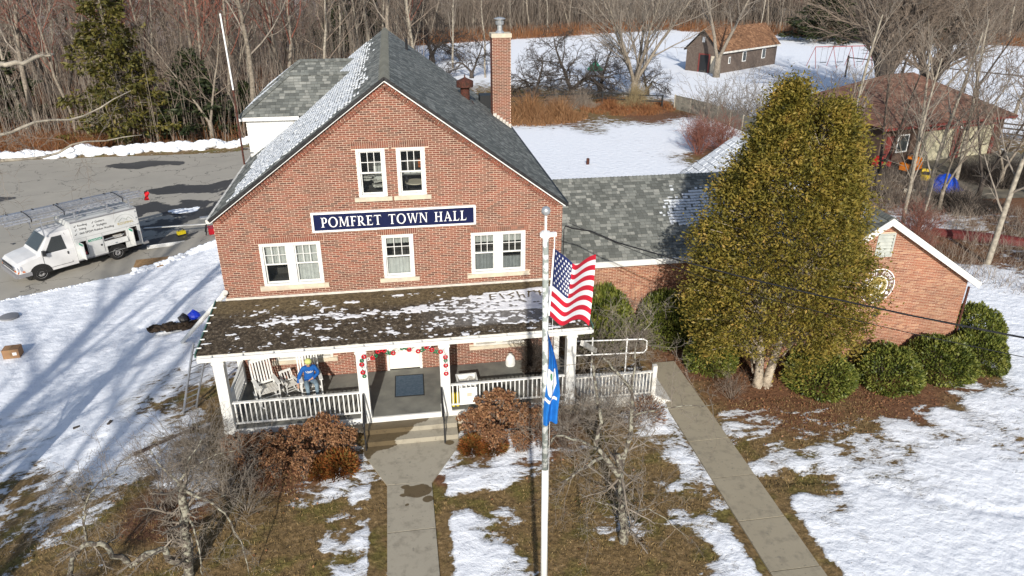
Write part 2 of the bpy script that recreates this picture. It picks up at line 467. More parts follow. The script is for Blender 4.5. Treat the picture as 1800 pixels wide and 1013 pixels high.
wetf = math_(nt, 'MULTIPLY', math_(nt, 'ADD', wetv, math_(nt, 'MULTIPLY_ADD', noise_(nt, 0.38, 7, p, 0.6), 4.4, -2.25)), 12, clampit=True)
c = mixc(nt, noise_(nt, 0.5, 5, p), (0.44, 0.41, 0.35), (0.30, 0.285, 0.25))
c = mixc(nt, math_(nt, 'MULTIPLY', noise_(nt, 70, 2, p), 0.25), c, (0.08, 0.08, 0.08))
cr = nn(nt, 'ShaderNodeTexVoronoi', feature='DISTANCE_TO_EDGE'); cr.inputs['Scale'].default_value = 0.28
dst = nn(nt, 'ShaderNodeVectorMath', operation='ADD'); nz = nn(nt, 'ShaderNodeTexNoise'); nz.inputs['Scale'].default_value = 0.7; nz.inputs['Detail'].default_value = 5
lk(nt, p, nz.inputs['Vector']); sc_ = nn(nt, 'ShaderNodeVectorMath', operation='SCALE'); sc_.inputs['Scale'].default_value = 3.0; lk(nt, nz.outputs['Color'], sc_.inputs[0])
lk(nt, p, dst.inputs[0]); lk(nt, sc_.outputs[0], dst.inputs[1]); lk(nt, dst.outputs[0], cr.inputs['Vector'])
c = mixc(nt, math_(nt, 'MULTIPLY', math_(nt, 'LESS_THAN', cr.outputs['Distance'], 0.006), 0.7), c, (0.04, 0.04, 0.04))
c = mixc(nt, wetf, c, (0.055, 0.056, 0.058))
lk(nt, c, b.inputs['Base Color']); lk(nt, math_(nt, 'MULTIPLY_ADD', wetf, -0.42, 0.9), b.inputs['Roughness'])
bumpit(nt, b, noise_(nt, 60, 3, p), 0.2, 0.01)

# ---------------------------------------------------------------- terrain
COVPTS = """-12.5,11.4,1 -10.8,13,1 -8.6,14,1 -6.4,15.6,1 -4.2,15,1 -9.6,7.2,1 -8.2,9,1 -5.6,8.1,1 -3.4,9,1 -9.2,3.8,1 -7.1,3.4,1 -5.5,4.3,1 -3.3,4,0.95 -1.8,3.7,0.9 -3.4,1,0.75 -2.3,0.3,0.5 -1.4,0.2,0.15 -0.8,-0,0.1 -1.2,1.5,0.7 -4.7,2,0.95 -5.1,0.5,1 -2.9,-0.9,0.93 -1.5,-1.1,0.75 -0.8,-1.3,0.4 -7.8,0.8,0.85 -7.3,-0.5,0.75 -6.1,-0.9,0.85 -4.7,-1.5,0.95 -3.3,-2.1,0.95 -2.1,-3.1,0.85 -5.8,-2.3,0.5 -5.9,-3.5,0.5 -4.8,-3.9,0.55 -4.3,-3.7,0.65 -4.5,-5.7,0.42 -3.7,-5.2,0.5 -3.4,-6.2,0.3 -3.1,-4.6,0.6 -2.7,-5.9,0.25 -2.7,-4.1,0.5 -2,-4.3,0.15 -1.4,-4.6,0.05 -0.9,-4.7,0.1 -1.2,-4.1,0.9 -0.5,-4.3,0.85 -0.6,-4.9,0.5 -2.2,-5.5,0.05 -0.7,-5.9,0 0.7,-6.1,0 2.1,-6.8,0 2.8,-7.8,0.1 -1,-7.2,0 0.3,-7.4,0 1.1,-5,0 1.8,-4.1,0.1 0.6,-4.2,0.15 -0,-2.6,0.3 -0.6,-3,0.5 2.7,-4.8,0.5 3.3,-5,0.8 3.8,-5.3,0.85 3.9,-4.9,0.6 3.7,-5.6,0.8 2.9,-4.7,0.6 4,-6.1,0.15 3.4,-5.6,0.1 3.4,-6.1,0.45 4.2,-6.4,0.7 2.6,-6.4,0.1 3.9,-7.2,0.85 3.4,-6.8,0.5 3.2,-7.3,0.7 4.1,-7.8,0.95 3.6,-8.1,0.8 2.6,-7.4,0 3.7,-7.6,0.3 6.7,-5.4,0.97 6.2,-5.5,0.9 7.5,-5.4,0.85 7.8,-4.8,0.8 7.1,-4.5,0.5 6.3,-6.1,0.05 7,-6.2,0 6.4,-6.6,0.85 6.3,-7.6,0.97 6.7,-8.3,1 7.4,-6.7,0.65 7.1,-8,0.92 7.4,-8.5,0.7 7.4,-7.5,0.35 8,-7.9,0.1 7.8,-4.3,0.8 8.7,-4.1,0.85 9.3,-3.9,0.4 7.4,-5.1,0.85 8.2,-4.9,0.65 7.9,-6,0 9.3,-5.6,0 9.7,-6.5,0 8.8,-7.5,0 8.7,-8.6,0 8.4,-6.8,0 9.9,-7.6,0.6 10.6,-7.7,0.6 11.2,-7.2,0 10,-8.5,0 9.4,-8.1,0 13.1,-1.8,0.95 13.1,-2.6,0.97 12.5,-2.9,0.85 12.3,-3.9,0.8 12.4,-4.2,0.5 12.6,-4.7,0.6 12.7,-5.3,0.9 12.8,-5.8,0.7 12.4,-6.3,0.7 12.1,-5.8,0.1 11.7,-4.9,0 13,-6.8,0.5 11.8,-7.5,0.65 12.5,-7.8,0.8 12.9,-7.7,0.5 12.4,-8.3,0.93 12.5,-8.7,0.93 12.9,-8.5,0.85 12.8,-9.2,0.95 12.3,-9.4,0.85 11.9,-8.7,0.2 11.8,-8.4,0 12.3,-7.1,0 11.1,-8.9,0 10.9,-8.2,0 12.1,-2.1,0.1 10.8,-3.4,0.05 17.5,-2.7,0 19.1,-3.6,0 20.6,-3.6,0 21.8,-3.4,0.1 15.2,-3.8,0.6 15.3,-4.4,0.65 16.4,-4.2,0.35 17,-4.4,0.4 17.8,-4.7,0.4 18.7,-4.9,0.4 20.3,-4.1,0.3 21,-4,0.5 15.4,-5.5,0.6 14.8,-5.3,0.1 16.3,-5,0.3 16.5,-5.8,0.6 17.3,-5.5,0.6 18.4,-5.4,0.7 19.6,-5,0.85 21.4,-4.5,0.95 23.2,-4,1 14.8,-6,0.75 15.7,-6,0.85 16.7,-5.9,0.95 15.3,-6.7,0.05 14.8,-6.8,0 15.7,-6.9,0.1 16.2,-7,0.4 16.7,-7.2,0.9 14.3,-7.2,0.85 15.3,-7.4,1 14.7,-8.8,1 16.9,-8.1,1 20.2,-6.9,1 19,-9.8,1 16.8,-9.8,1 25.9,-2.6,1 28.9,2.5,1 28.9,1,1 25.8,-2.1,1 14.8,-2.5,0 15.7,-2.6,0 14.7,-0.3,0 14.9,-1.3,0 19.3,-1.4,0 22.2,-1.9,0 24.1,-2.2,0.1 15.9,3,0 12.4,1.7,0 13.8,3.4,0 23.1,-3.5,0.6 21.8,-3.6,0.2 30.6,5.2,0.9 33.8,8.3,0.3 33,10.9,0.75 34.5,10.7,0.6 31.4,7.2,0.1 34,6.8,0.4 36.8,16.5,0.1 39.7,17.2,0.15 41.8,15.7,0.05 36.2,17.7,0 37.3,21.5,0 44.4,20.4,0.5 40.6,21,0.2 36.2,9.6,0.3 30.5,8.8,0 17.9,31,1 26.2,29.7,1 20.6,25.6,1 23.8,36,0.95 22.9,39.5,0.6 21.3,37.5,0.5 25.9,42.8,0 28,41.2,0 21.3,43.6,0 17.3,44.2,0 15.5,34.2,1 18.8,34.7,1 27.5,35.4,1 27.6,27.7,0.2 30.1,37.2,1 37.3,53.5,1 34.8,71.5,1 41.5,52.8,1 51.5,59.3,1 27.6,72.7,1 13.2,75,1 13.1,93.9,1 24.5,100,1 43.9,101.3,1 46.3,81.6,1 46.8,45.3,1 63.5,67,1 77.8,64.7,1 60.5,37.4,1 91.3,81.5,1 56.4,108,1 36.5,111.1,1 -25.4,40.6,0.1 -21.7,41.9,0.1 -18.6,45.5,0.15 -14.1,45.9,0.2 -9.2,45.2,0.2 -8.5,41.4,0.3 -24.7,56.6,0.2 -21.1,73.7,0.3 -50.2,106.2,0.3 -42.6,121.3,0.4 -19.8,101.4,0.4 -10.1,137.2,0.3 -2.3,97.7,0.5 11.9,121.4,0 23.8,131.6,0 37.7,143.6,0 56.1,140.7,0 80.6,136.9,0.1 96.9,120.1,0.3 119.4,116.5,0 121.1,104.1,0.1 111.7,169.5,0.5 54.3,80.3,1"""
cp = np.array([[float(t) for t in s.split(',')] for s in COVPTS.split()])

def axis(lo, hi, step, far_lo, far_hi):
    a = list(np.arange(lo, hi, step)); s = step; x = lo
    left = []
    while x > far_lo: s *= 1.12; x -= s; left.append(x)
    s = step; x = a[-1]; right = []
    while x < far_hi: s *= 1.12; x += s; right.append(x)
    return np.array(left[::-1] + a + right)
gx = axis(-14, 27, 0.13, -700, 900); gy = axis(-15, 17, 0.13, -300, 1500)
GX, GY = np.meshgrid(gx, gy)
def smooth(t):
    t = np.clip(t, 0, 1); return t * t * (3 - 2 * t)
def fbm2(x, y, seed, octs=4, f=1.0):
    r = np.zeros_like(x); a = 1.0; tot = 0
    rs = np.random.RandomState(seed)
    for o in range(octs):
        T = rs.rand(256, 256); xi = x * f + 37.7 * o; yi = y * f + 11.3 * o
        x0 = np.floor(xi).astype(int); y0 = np.floor(yi).astype(int); fx = xi - x0; fy = yi - y0
        fx = fx * fx * (3 - 2 * fx); fy = fy * fy * (3 - 2 * fy)
        A = T[x0 % 256, y0 % 256]; B = T[(x0 + 1) % 256, y0 % 256]; C_ = T[x0 % 256, (y0 + 1) % 256]; D = T[(x0 + 1) % 256, (y0 + 1) % 256]
        r += a * ((A * (1 - fx) + B * fx) * (1 - fy) + (C_ * (1 - fx) + D * fx) * fy); tot += a; a *= 0.5; f *= 2
    return r / tot
fx_, fy_ = GX.ravel(), GY.ravel()
num = np.zeros(fx_.size); den = np.zeros(fx_.size)
for x, y, v in cp:
    d2 = (fx_ - x) ** 2 + (fy_ - y) ** 2
    w_ = 1.0 / (d2 + 0.02) ** 2.2
    num += w_ * v; den += w_
cov = num / den
far = np.clip((fy_ - 60) / 20, 0, 1)
# bare margins along the two walks, porch bed and cedar bed
def strip(x0, x1, y0, y1, s=0.12):
    dx = np.maximum(np.maximum(x0 - fx_, fx_ - x1), 0); dy = np.maximum(np.maximum(y0 - fy_, fy_ - y1), 0)
    return 1 - np.clip(np.hypot(dx, dy) / s, 0, 1)
for bx in ((4.18, 4.55, -15, -5.0), (5.7, 5.98, -15, -5.0), (14.38, 14.66, -15, -6.5), (13.0, 13.18, -15, -7.5)):
    cov *= 1 - 0.95 * strip(*bx)
cov *= 1 - np.clip(strip(-0.3, 10.6, -2.8, 0.3, 0.3), 0, 1)
cov = np.where((fy_ < -15), 0.6, cov)
litter = np.zeros(fx_.size)
for x, y, r in ((17, -2.5, 3.2), (20.5, -2.8, 2.8), (15, -0.2, 2), (23, -2.2, 2.2), (30, 12, 8), (33, 4, 6), (2, -3.6, 2.2), (8.5, -3.4, 2.4), (28.5, 41, 5), (16, 42, 8), (27.6, 28.5, 3), (40, 14, 9), (-1, -5.2, 1.6), (12.4, -3.2, 1.0), (6.2, -5.0, .6), (-3.3, 6.0, 1.0)):
    litter = np.maximum(litter, 1.1 * (1 - np.clip(np.hypot(fx_ - x, fy_ - y) / r, 0, 1) ** 2))
woods = np.clip((fy_ - (41 + 0 * fx_)) / 3, 0, 1) * np.clip((8 - fx_) / 6, 0, 1)
edge = 102 + (fx_ - 9) * 0.42; edge = np.where(fx_ > 60, 119 - (fx_ - 60) * 0.75, edge)
edge = np.maximum(edge, 60)
woods = np.maximum(woods, np.clip((fy_ - edge) / 3, 0, 1))
litter = np.maximum(litter, woods * 0.95)
cov = np.where(woods > 0.5, np.minimum(cov, 0.42), cov)
z = -1.1 * smooth((-fx_ - 0.5) / 7.5)
near = np.clip((60 - np.hypot(fx_ - 5, fy_)) / 40, 0, 1)
z += near * 0.05 * (fbm2(fx_, fy_, 3, 4, 0.45) - 0.5) * smooth((np.abs(fx_ - 5) + np.abs(fy_ + 1) - 6) / 3)
sn = smooth((cov - 0.45) / 0.4)
z += near * sn * (0.035 + 0.05 * (fbm2(fx_, fy_, 5, 3, 2.2) - 0.5))
# a trail of boot prints over the left snow
for k in range(46):
    t_ = k / 45; fxk = -6.2 + 3.4 * t_ + .25 * math.sin(t_ * 5) + (.10 if k % 2 else -.10); fyk = 5.2 + 8.6 * t_
    z -= 0.075 * np.exp(-(((fx_ - fxk) / .10) ** 2 + ((fy_ - fyk) / .16) ** 2))
for k in range(60):
    t_ = k / 59; fxk = -4.9 + 2.6 * t_ + .2 * math.sin(t_ * 9); fyk = 1.5 + 10 * t_
    z -= 0.03 * np.exp(-(((fx_ - fxk) / .09) ** 2 + ((fy_ - fyk) / .14) ** 2))
for k in range(34):
    t_ = k / 33; fxk = 14.9 + 7.5 * t_ + (.10 if k % 2 else -.10); fyk = -6.6 - 2.6 * t_ + .3 * math.sin(t_ * 7)
    z -= 0.06 * np.exp(-(((fx_ - fxk) / .15) ** 2 + ((fy_ - fyk) / .10) ** 2))
rsd = np.random.RandomState(77)
for k in range(70):
    a_, b2_ = rsd.uniform(-11, -1.5), rsd.uniform(-1, 12); z -= rsd.uniform(.02, .06) * np.exp(-(((fx_ - a_) / .12) ** 2 + ((fy_ - b2_) / .12) ** 2))
# keep the ground below the paved surfaces
def under(x0, x1, y0, y1, d):
    global z
    m = (fx_ > x0) & (fx_ < x1) & (fy_ > y0) & (fy_ < y1)
    z = np.where(m, np.minimum(z, d), z)
for r in ((4.45, 5.8, -16, -3.3), (3.8, 6.65, -5.1, -2), (13.1, 14.48, -16, 0.1), (-0.1, 13.2, -2.6, 0)):
    under(*r, -0.03)
# trench-like dark hollow by the left wall
z -= 0.16 * np.exp(-(((fx_ + 3.5) / 1.1) ** 2 + ((fy_ - 6.0) / 0.28) ** 2))
# lot: keep the terrain under the asphalt
def lot_front(x): return 15.55 + (x + 4.26) * 0.50
inlot = (fx_ > -60) & (fx_ < -0.4) & (fy_ > lot_front(fx_) + 0.05) & (fy_ < 38.4)
z = np.where(inlot, -1.1 * smooth((-fx_ - 0.5) / 7.5) - 0.06, z)
nx_, ny_ = len(gx), len(gy)
co = np.stack([fx_, fy_, z], 1).astype(np.float32)
ii = np.arange(nx_ * ny_).reshape(ny_, nx_)
quads = np.stack([ii[:-1, :-1], ii[:-1, 1:], ii[1:, 1:], ii[1:, :-1]], -1).reshape(-1, 4)
def np_mesh(name, co, faces, k, mats, smooth_=True):
    me = bpy.data.meshes.new(name)
    me.vertices.add(len(co)); me.vertices.foreach_set('co', np.asarray(co, dtype=np.float32).ravel())
    nf = len(faces); me.loops.add(nf * k); me.loops.foreach_set('vertex_index', np.asarray(faces, dtype=np.int32).ravel())
    me.polygons.add(nf); me.polygons.foreach_set('loop_start', np.arange(0, nf * k, k, dtype=np.int32))
    me.polygons.foreach_set('loop_total', np.full(nf, k, dtype=np.int32))
    if smooth_: me.polygons.foreach_set('use_smooth', np.ones(nf, dtype=bool))
    for m in (mats if isinstance(mats, (list, tuple)) else [mats]): me.materials.append(m)
    me.update(calc_edges=True)
    return me
me = np_mesh('ground', co, quads, 4, m_ground)
for nm, arr in (('cov', cov), ('litter', litter)):
    at = me.attributes.new(nm, 'FLOAT', 'POINT'); at.data.foreach_set('value', arr.astype(np.float32))
g = inst('ground', me); tag(g, kind='structure')

# parking lot: a sheet 4 mm+ above the ground
lx = np.linspace(-60, -0.45, 150); rows = np.linspace(0, 1, 60)
LX, LR = np.meshgrid(lx, rows)
wob = 0.25 * (fbm2(LX, LR * 0, 9, 3, 0.9) - 0.5)
y0 = lot_front(LX) + wob; y1 = 38.6 + 0 * LX
LY = y0 + (y1 - y0) * LR
LZ = -1.1 * smooth((-LX - 0.5) / 7.5) - 0.02
ii = np.arange(LX.size).reshape(LX.shape)
q = np.stack([ii[:-1, :-1], ii[:-1, 1:], ii[1:, 1:], ii[1:, :-1]], -1).reshape(-1, 4)
o = inst('parking_lot', np_mesh('parking_lot', np.stack([LX.ravel(), LY.ravel(), LZ.ravel()], 1), q, 4, m_asph)); tag(o, kind='structure')

# ================================================================ walks, steps
fw = thing('front_walk', 'pale concrete walk running straight out from the porch steps', 'walkway'); fw['kind'] = 'structure'
mb = MB(); mb.prism([(3.88, -3.412), (3.9, -3.72), (4.54, -5.14), (5.73, -5.2), (6.56, -3.72), (6.6, -3.412)], lambda a, b_: (a, b_, -0.08), (0, 0, 0.105)); mb.build('slab', m_concrete, fw)
y = -5.16
for k in range(5):
    y1_ = y - 1.78
    MB().box((4.54, y1_ + 0.014, -0.09), (5.72, y - 0.022, 0.022 + 0.002 * (k % 2))).build('slab', m_concrete, fw)
    y = y1_
sw = thing('side_walk', 'tan concrete path slanting past the cedar down the right side', 'walkway'); sw['kind'] = 'structure'
ys = [-0.1, -2.95, -4.6, -6.25, -7.9, -9.55, -11.2, -12.85]
for k in range(len(ys) - 1):
    a, c_ = ys[k], ys[k + 1]
    x0 = 13.19 if k else 13.3
    MB().prism([(x0 if k else 13.62, a - 0.014), (13.19, c_ + 0.014), (14.41, c_ + 0.014), (14.42, a - 0.014)], lambda p_, q_: (p_, q_, -0.08), (0, 0, 0.10 + 0.003 * (k % 2))).build('slab', m_concrete2, sw)
st = thing('porch_steps', 'low concrete steps up to the porch, damp on their left half', 'steps', group=None)
for k in range(2):
    h_ = 0.345 - 0.16 * k; y_ = -2.685 - 0.36 * k
    MB().box((3.92, y_ - 0.36, -0.02), (6.60, y_ - (0.0 if k == 0 else .002), h_)).box((3.91, y_ - 0.375, h_ - .022), (6.61, y_ - 0.36, h_ + .002)).build('step', m_concrete, st)

# ================================================================ town hall
W_ = 10.30
hall = thing('town_hall', 'red brick town hall with a steep gable, dormers and a white front porch', 'building', (0, 0, 0))
SL = 0.737
def rake_z(x): return 9.70 - SL * abs(x - 5.15)
GAB = [(0, -0.3), (W_, -0.3), (W_, rake_z(W_)), (5.15, 9.70), (0, rake_z(0))]

def wall_cells(mb, poly, holes, f3, mi=0):
    us = sorted({p_[0] for p_ in poly} | {h[0] for h in holes} | {h[1] for h in holes})
    zs = sorted({p_[1] for p_ in poly} | {h[2] for h in holes} | {h[3] for h in holes})
    for a, b_ in zip(us[:-1], us[1:]):
        for c_, d in zip(zs[:-1], zs[1:]):
            if any(h[0] - 1e-6 <= a and b_ <= h[1] + 1e-6 and h[2] - 1e-6 <= c_ and d <= h[3] + 1e-6 for h in holes): continue
            q = clip_rect(poly, a, b_, c_, d)
            if len(q) >= 3: mb.poly([f3(*p_) for p_ in q], mi)
    return mb

def brick_specs(poly, holes, yoff, zmin, zmax, umin, umax, off=0.0):
    """running-bond bricks clipped to the wall; list of (clipped polygon, whole?)"""
    out = []; J = 0.013
    r0 = int(math.floor(zmin / CRS)); r1 = int(math.ceil(zmax / CRS))
    for r in range(r0, r1):
        z0, z1 = r * CRS + J * 0.5, (r + 1) * CRS - J * 0.5
        par = ((r + 1000) % 2) * 0.5
        cuts = sorted([(h[0], h[1]) for h in holes if h[2] < z1 - 0.012 and h[3] > z0 + 0.012])
        spans = []; x = umin
        for a, b_ in cuts:
            if a > x: spans.append((x, a))
            x = max(x, b_)
        if x < umax: spans.append((x, umax))
        for a, b_ in spans:
            c0 = int(math.floor((a + off) / BRK + par)); c1 = int(math.ceil((b_ + off) / BRK + par))
            for c_ in range(c0, c1 + 1):
                u0 = (c_ - par) * BRK - off + J / 2; u1 = u0 + BRK - J
                v0, v1 = max(u0, a + 0.002), min(u1, b_ - 0.002)
                if v1 - v0 < 0.02: continue
                q = clip_rect(poly, v0, v1, z0, z1)
                if len(q) < 3: continue
                whole = len(q) == 4 and abs((v1 - v0) - (BRK - J)) < 1e-4 and max(p_[1] for p_ in q) - min(p_[1] for p_ in q) > CRS - J - 1e-4 and abs(q[0][0] - q[-1][0]) < 1e-5
                out.append((q, whole, v0, z0))
    return out

def lay_bricks(parent, specs, f3, n, mat, singles=0, key=None, depth=0.008, rx=0.0, rnd=random.Random(4)):
    n = Vector(n)
    idx = set()
    if singles:
        w_ = [i for i, s_ in enumerate(specs) if s_[1]]
        w_.sort(key=lambda i: key(specs[i])); idx = set(w_[:singles])
    mb = MB(); J = 0.013
    u = Vector(f3(1, 0)) - Vector(f3(0, 0))
    bm_ = MB(); L, Hh = BRK - J, CRS - J
    P = [Vector((0, 0, 0)), u * L, u * L + V(0, 0, Hh), V(0, 0, Hh)]
    bm_.poly([p_ + n * depth for p_ in P])
    for i in range(4):
        a, b_ = P[i], P[(i + 1) % 4]; bm_.poly([a + n * depth, a, b_, b_ + n * depth])
    bme = bm_.mesh('brick', mat)
    for i, (q, wh, v0, z0) in enumerate(specs):
        if i in idx:
            inst('brick', bme, parent, Vector(f3(v0, z0)) + n * rnd.uniform(0, 0.003)); continue
        A = [Vector(f3(*p_)) for p_ in q]; d = depth + rnd.uniform(-0.002, 0.003)
        B = [a + n * d for a in A]
        mb.poly(B)
        for k in range(len(A)):
            j = (k + 1) % len(A); mb.poly([B[k], A[k], A[j], B[j]])
    mb.build('brickwork', mat, parent, stuff=True)

HW = {'up1': (4.20, 5.02, 6.42, 7.84), 'up2': (5.34, 6.16, 6.42, 7.84), 'dl': (1.17, 2.93, 3.78, 5.13), 'mid': (4.74, 5.68, 3.80, 5.20), 'dr': (7.44, 9.14, 3.76, 5.12),
      'gl': (1.17, 2.93, 1.18, 2.62), 'gr': (7.44, 9.14, 1.18, 2.62), 'door': (4.60, 5.74, 0.48, 2.62)}
holes = list(HW.values())
f_front = lambda u, z_: (u, 0.0, z_)
mb = MB(); wall_cells(mb, GAB, holes, f_front)
mb.build('wall', m_mortar, hall)
# soldier courses over the openings are laid separately: keep running bond out of them
CT_ = lambda z_: math.ceil(z_ / CRS - .25) * CRS
sold = [(a - 0.12, b_ + 0.12, d, CT_(d + 0.19)) for k, (a, b_, c_, d) in HW.items() if k in ('up1', 'up2', 'dl', 'mid', 'dr')]
sills = [(a - 0.14, b_ + 0.14, c_ - 0.14, c_) for k, (a, b_, c_, d) in HW.items() if k != 'door']
specs = brick_specs(GAB, holes + sold + sills, 0, 0.5, 9.7, 0, W_, off=-0.008)
camp = Vector((5.423, -20.845, 12.799))
lay_bricks(hall, specs, f_front, (0, -1, 0), m_brick, 210, key=lambda s_: (Vector((s_[2], 0, s_[3])) - camp).length if s_[3] > 3.45 else 99)
sb = MB().box((0, 0, 0), (0.052, 0.011, 0.19)).mesh('brick', m_brick)
nsold = 0
mbs = MB()
for a, b_, c_, d in sold:
    n_ = int((b_ - a) / 0.062)
    for i in range(n_):
        x = a + (b_ - a - n_ * 0.062) / 2 + i * 0.062 + 0.005
        if nsold < 90: inst('brick', sb, hall, (x, -0.011, c_ + 0.006), scale=(1, 1, (d - c_ - .01) / .19)); nsold += 1
        else: mbs.box((x, -0.011, c_ + 0.006), (x + 0.052, 0, d - .004))
# brick rake: bricks set square to the slope under the verge
for sgn in (-1, 1):
    L = math.hypot(5.15, 5.15 * SL); ux, uz = sgn * 5.15 / L, -5.15 * SL / L
    nx, nz = -uz * sgn * -1, 0
    px_, pz_ = -abs(uz) * sgn, -abs(ux)
    k = 0.12
    while k < L - 0.15:
        p0 = Vector((5.15 + ux * k, -0.018, 9.70 + uz * k - 0.015)); p1 = p0 + Vector((px_, 0, pz_)) * 0.17
        mbs.bar(p0, p1, 0.030 if False else 0.056, 0.046, up=(0, 1, 0)) if False else mbs.bar(p0, p1, 0.07, 0.060, up=(ux, 0, uz))
        k += 0.105
mbs.build('brickwork', m_brick, hall, stuff=True)
# other three walls
mb = MB(); zl = rake_z(0)
mb.poly([(0, 15.1, -1.3), (0, 0, -1.3), (0, 0, zl), (0, 15.1, zl)])
mb.poly([(W_, 0, -0.3), (W_, 15.1, -0.3), (W_, 15.1, zl), (W_, 0, zl)])
mb.poly([(W_, 15.1, -1.3), (0, 15.1, -1.3), (0, 15.1, zl), (5.15, 15.1, 9.7), (W_, 15.1, zl)])
mb.build('wall', m_brick_tex, hall)
for k in range(5):
    for sx_ in (-0.03, W_ - 0.03):
        y = 1.6 + k * 2.7
        if sx_ > 1 and k in (0, 1, 2, 3): continue
        w = MB().box((sx_, y, 1.2), (sx_ + 0.06, y + 1.0, 2.7)).build('window', m_white, hall)
        for a in (0, 1): MB().box((sx_ - 0.004, y + 0.08, 1.28 + a * 0.72), (sx_ + 0.064, y + 0.92, 1.92 + a * 0.72)).build('pane', m_glass_dark, w)

def window(parent, box, f3, dbl=False, up=(3, 2), low=(1, 1), curtain=None, sill=True, lowhalf=0.5, mat=m_white, frac=0.5):
    """f3(u, depth outward, z). window frame > sash, pane, curtain, sill"""
    u0, u1, z0, z1 = box; fw_ = 0.085
    def bx(mb, a, b_): 
        P, Q = Vector(f3(*a)), Vector(f3(*b_))
        mb.box((min(P.x, Q.x), min(P.y, Q.y), min(P.z, Q.z)), (max(P.x, Q.x), max(P.y, Q.y), max(P.z, Q.z)))
    fr = MB(); o_ = 0.035; i_ = -0.10
    bx(fr, (u0, i_, z0), (u0 + fw_, o_, z1)); bx(fr, (u1 - fw_, i_, z0), (u1, o_, z1))
    bx(fr, (u0 + fw_, i_, z1 - fw_ * 0.9), (u1 - fw_, o_ - 0.003, z1)); bx(fr, (u0 + fw_, i_, z0), (u1 - fw_, o_ + 0.02, z0 + fw_ * 0.75))
    units = [(u0 + fw_, u1 - fw_)]
    if dbl:
        mid = (u0 + u1) / 2; mw = 0.11
        bx(fr, (mid - mw, i_, z0 + fw_ * 0.75), (mid + mw, o_ - 0.006, z1 - fw_ * 0.9)); units = [(u0 + fw_, mid - mw), (mid + mw, u1 - fw_)]
    wnd = fr.build('window', mat, parent)
    zb, zt = z0 + fw_ * 0.75, z1 - fw_ * 0.9; zm = zb + (zt - zb) * frac
    for ui, (a, b_) in enumerate(units):
        s_ = 0.042
        for (lo, hi, dd, grid) in ((zb, zm + 0.02, -0.055, low), (zm - 0.02, zt, -0.02, up)):
            sh = MB()
            bx(sh, (a, dd - 0.03, lo), (a + s_, dd, hi)); bx(sh, (b_ - s_, dd - 0.03, lo), (b_, dd, hi))
            bx(sh, (a + s_, dd - 0.03, lo), (b_ - s_, dd - 0.002, lo + s_)); bx(sh, (a + s_, dd - 0.03, hi - s_), (b_ - s_, dd - 0.002, hi))
            sh.build('sash', mat, wnd)
            nu, nz = grid; mu = 0.02
            A, B, L0, L1 = a + s_, b_ - s_, lo + s_, hi - s_
            if nu > 1 or nz > 1:
                mt = MB()
                for i in range(1, nu):
                    x = A + (B - A) * i / nu; bx(mt, (x - mu / 2, dd - 0.02, L0), (x + mu / 2, dd - 0.006, L1))
                for i in range(1, nz):
                    x = L0 + (L1 - L0) * i / nz; bx(mt, (A, dd - 0.019, x - mu / 2), (B, dd - 0.008, x + mu / 2))
                mt.build('muntin', mat, wnd)
            for i in range(nu):
                for j in range(nz):
                    c0 = A + (B - A) * i / nu; c1 = A + (B - A) * (i + 1) / nu; d0 = L0 + (L1 - L0) * j / nz; d1 = L0 + (L1 - L0) * (j + 1) / nz
                    MB().poly([f3(c0 + .004, dd - 0.015, d0 + .004), f3(c1 - .004, dd - 0.015, d0 + .004), f3(c1 - .004, dd - 0.015, d1 - .004), f3(c0 + .004, dd - 0.015, d1 - .004)]).build('pane', m_glass, wnd)
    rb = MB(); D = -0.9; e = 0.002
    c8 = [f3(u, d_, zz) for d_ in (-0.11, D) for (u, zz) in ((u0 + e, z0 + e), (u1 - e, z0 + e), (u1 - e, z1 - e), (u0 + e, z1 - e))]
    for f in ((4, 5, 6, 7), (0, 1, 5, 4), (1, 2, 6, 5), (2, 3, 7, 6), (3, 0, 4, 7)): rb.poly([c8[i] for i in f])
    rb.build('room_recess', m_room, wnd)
    if curtain:
        for (a, b_, lo, hi, m_) in curtain:
            cm = MB(); n_ = 26
            for i in range(n_):
                t0, t1 = i / n_, (i + 1) / n_
                g0 = -0.17 - 0.018 * math.sin(t0 * 60); g1 = -0.17 - 0.018 * math.sin(t1 * 60)
                ua, ub = u0 + (u1 - u0) * (a + (b_ - a) * t0), u0 + (u1 - u0) * (a + (b_ - a) * t1)
                cm.poly([f3(ua, g0, z0 + (z1 - z0) * lo), f3(ub, g1, z0 + (z1 - z0) * lo), f3(ub, g1, z0 + (z1 - z0) * hi), f3(ua, g0, z0 + (z1 - z0) * hi)])
            cm.build('curtain', m_, wnd)
    if sill:
        sm = MB(); bx(sm, (u0 - 0.13, -0.05, z0 - 0.13), (u1 + 0.13, 0.075, z0 - 0.004)); sm.build('sill', m_stone, wnd)
    return wnd

ff = lambda u, d, z_: (u, -d, z_)
m_shade = M_('roller_blind', (0.58, 0.58, 0.55), 0.9, (0.5, 0.5, 0.47), 5)
m_blind_g = M_('grey_blind', (0.33, 0.34, 0.34), 0.9, (0.26, 0.27, 0.27), 7)
m_paper = M_('papers', (0.62, 0.60, 0.55), 0.9, (0.35, 0.33, 0.3), 22, stops=(0.45, 0.55))
m_orange = M_('orange_plastic', (0.50, 0.13, 0.03), 0.5)
wu1 = window(hall, HW['up1'], ff, up=(3, 2), low=(1, 1)); wu2 = window(hall, HW['up2'], ff, up=(3, 2), low=(1, 1))
window(hall, HW['dl'], ff, dbl=True, curtain=[(0, .46, .46, 1, m_cloth_w), (.54, 1, 0.04, 1, m_cloth_w)])
window(hall, HW['mid'], ff, curtain=[(0, 1, .76, 1, m_shade), (0, 1, .04, .42, m_cloth_w)])
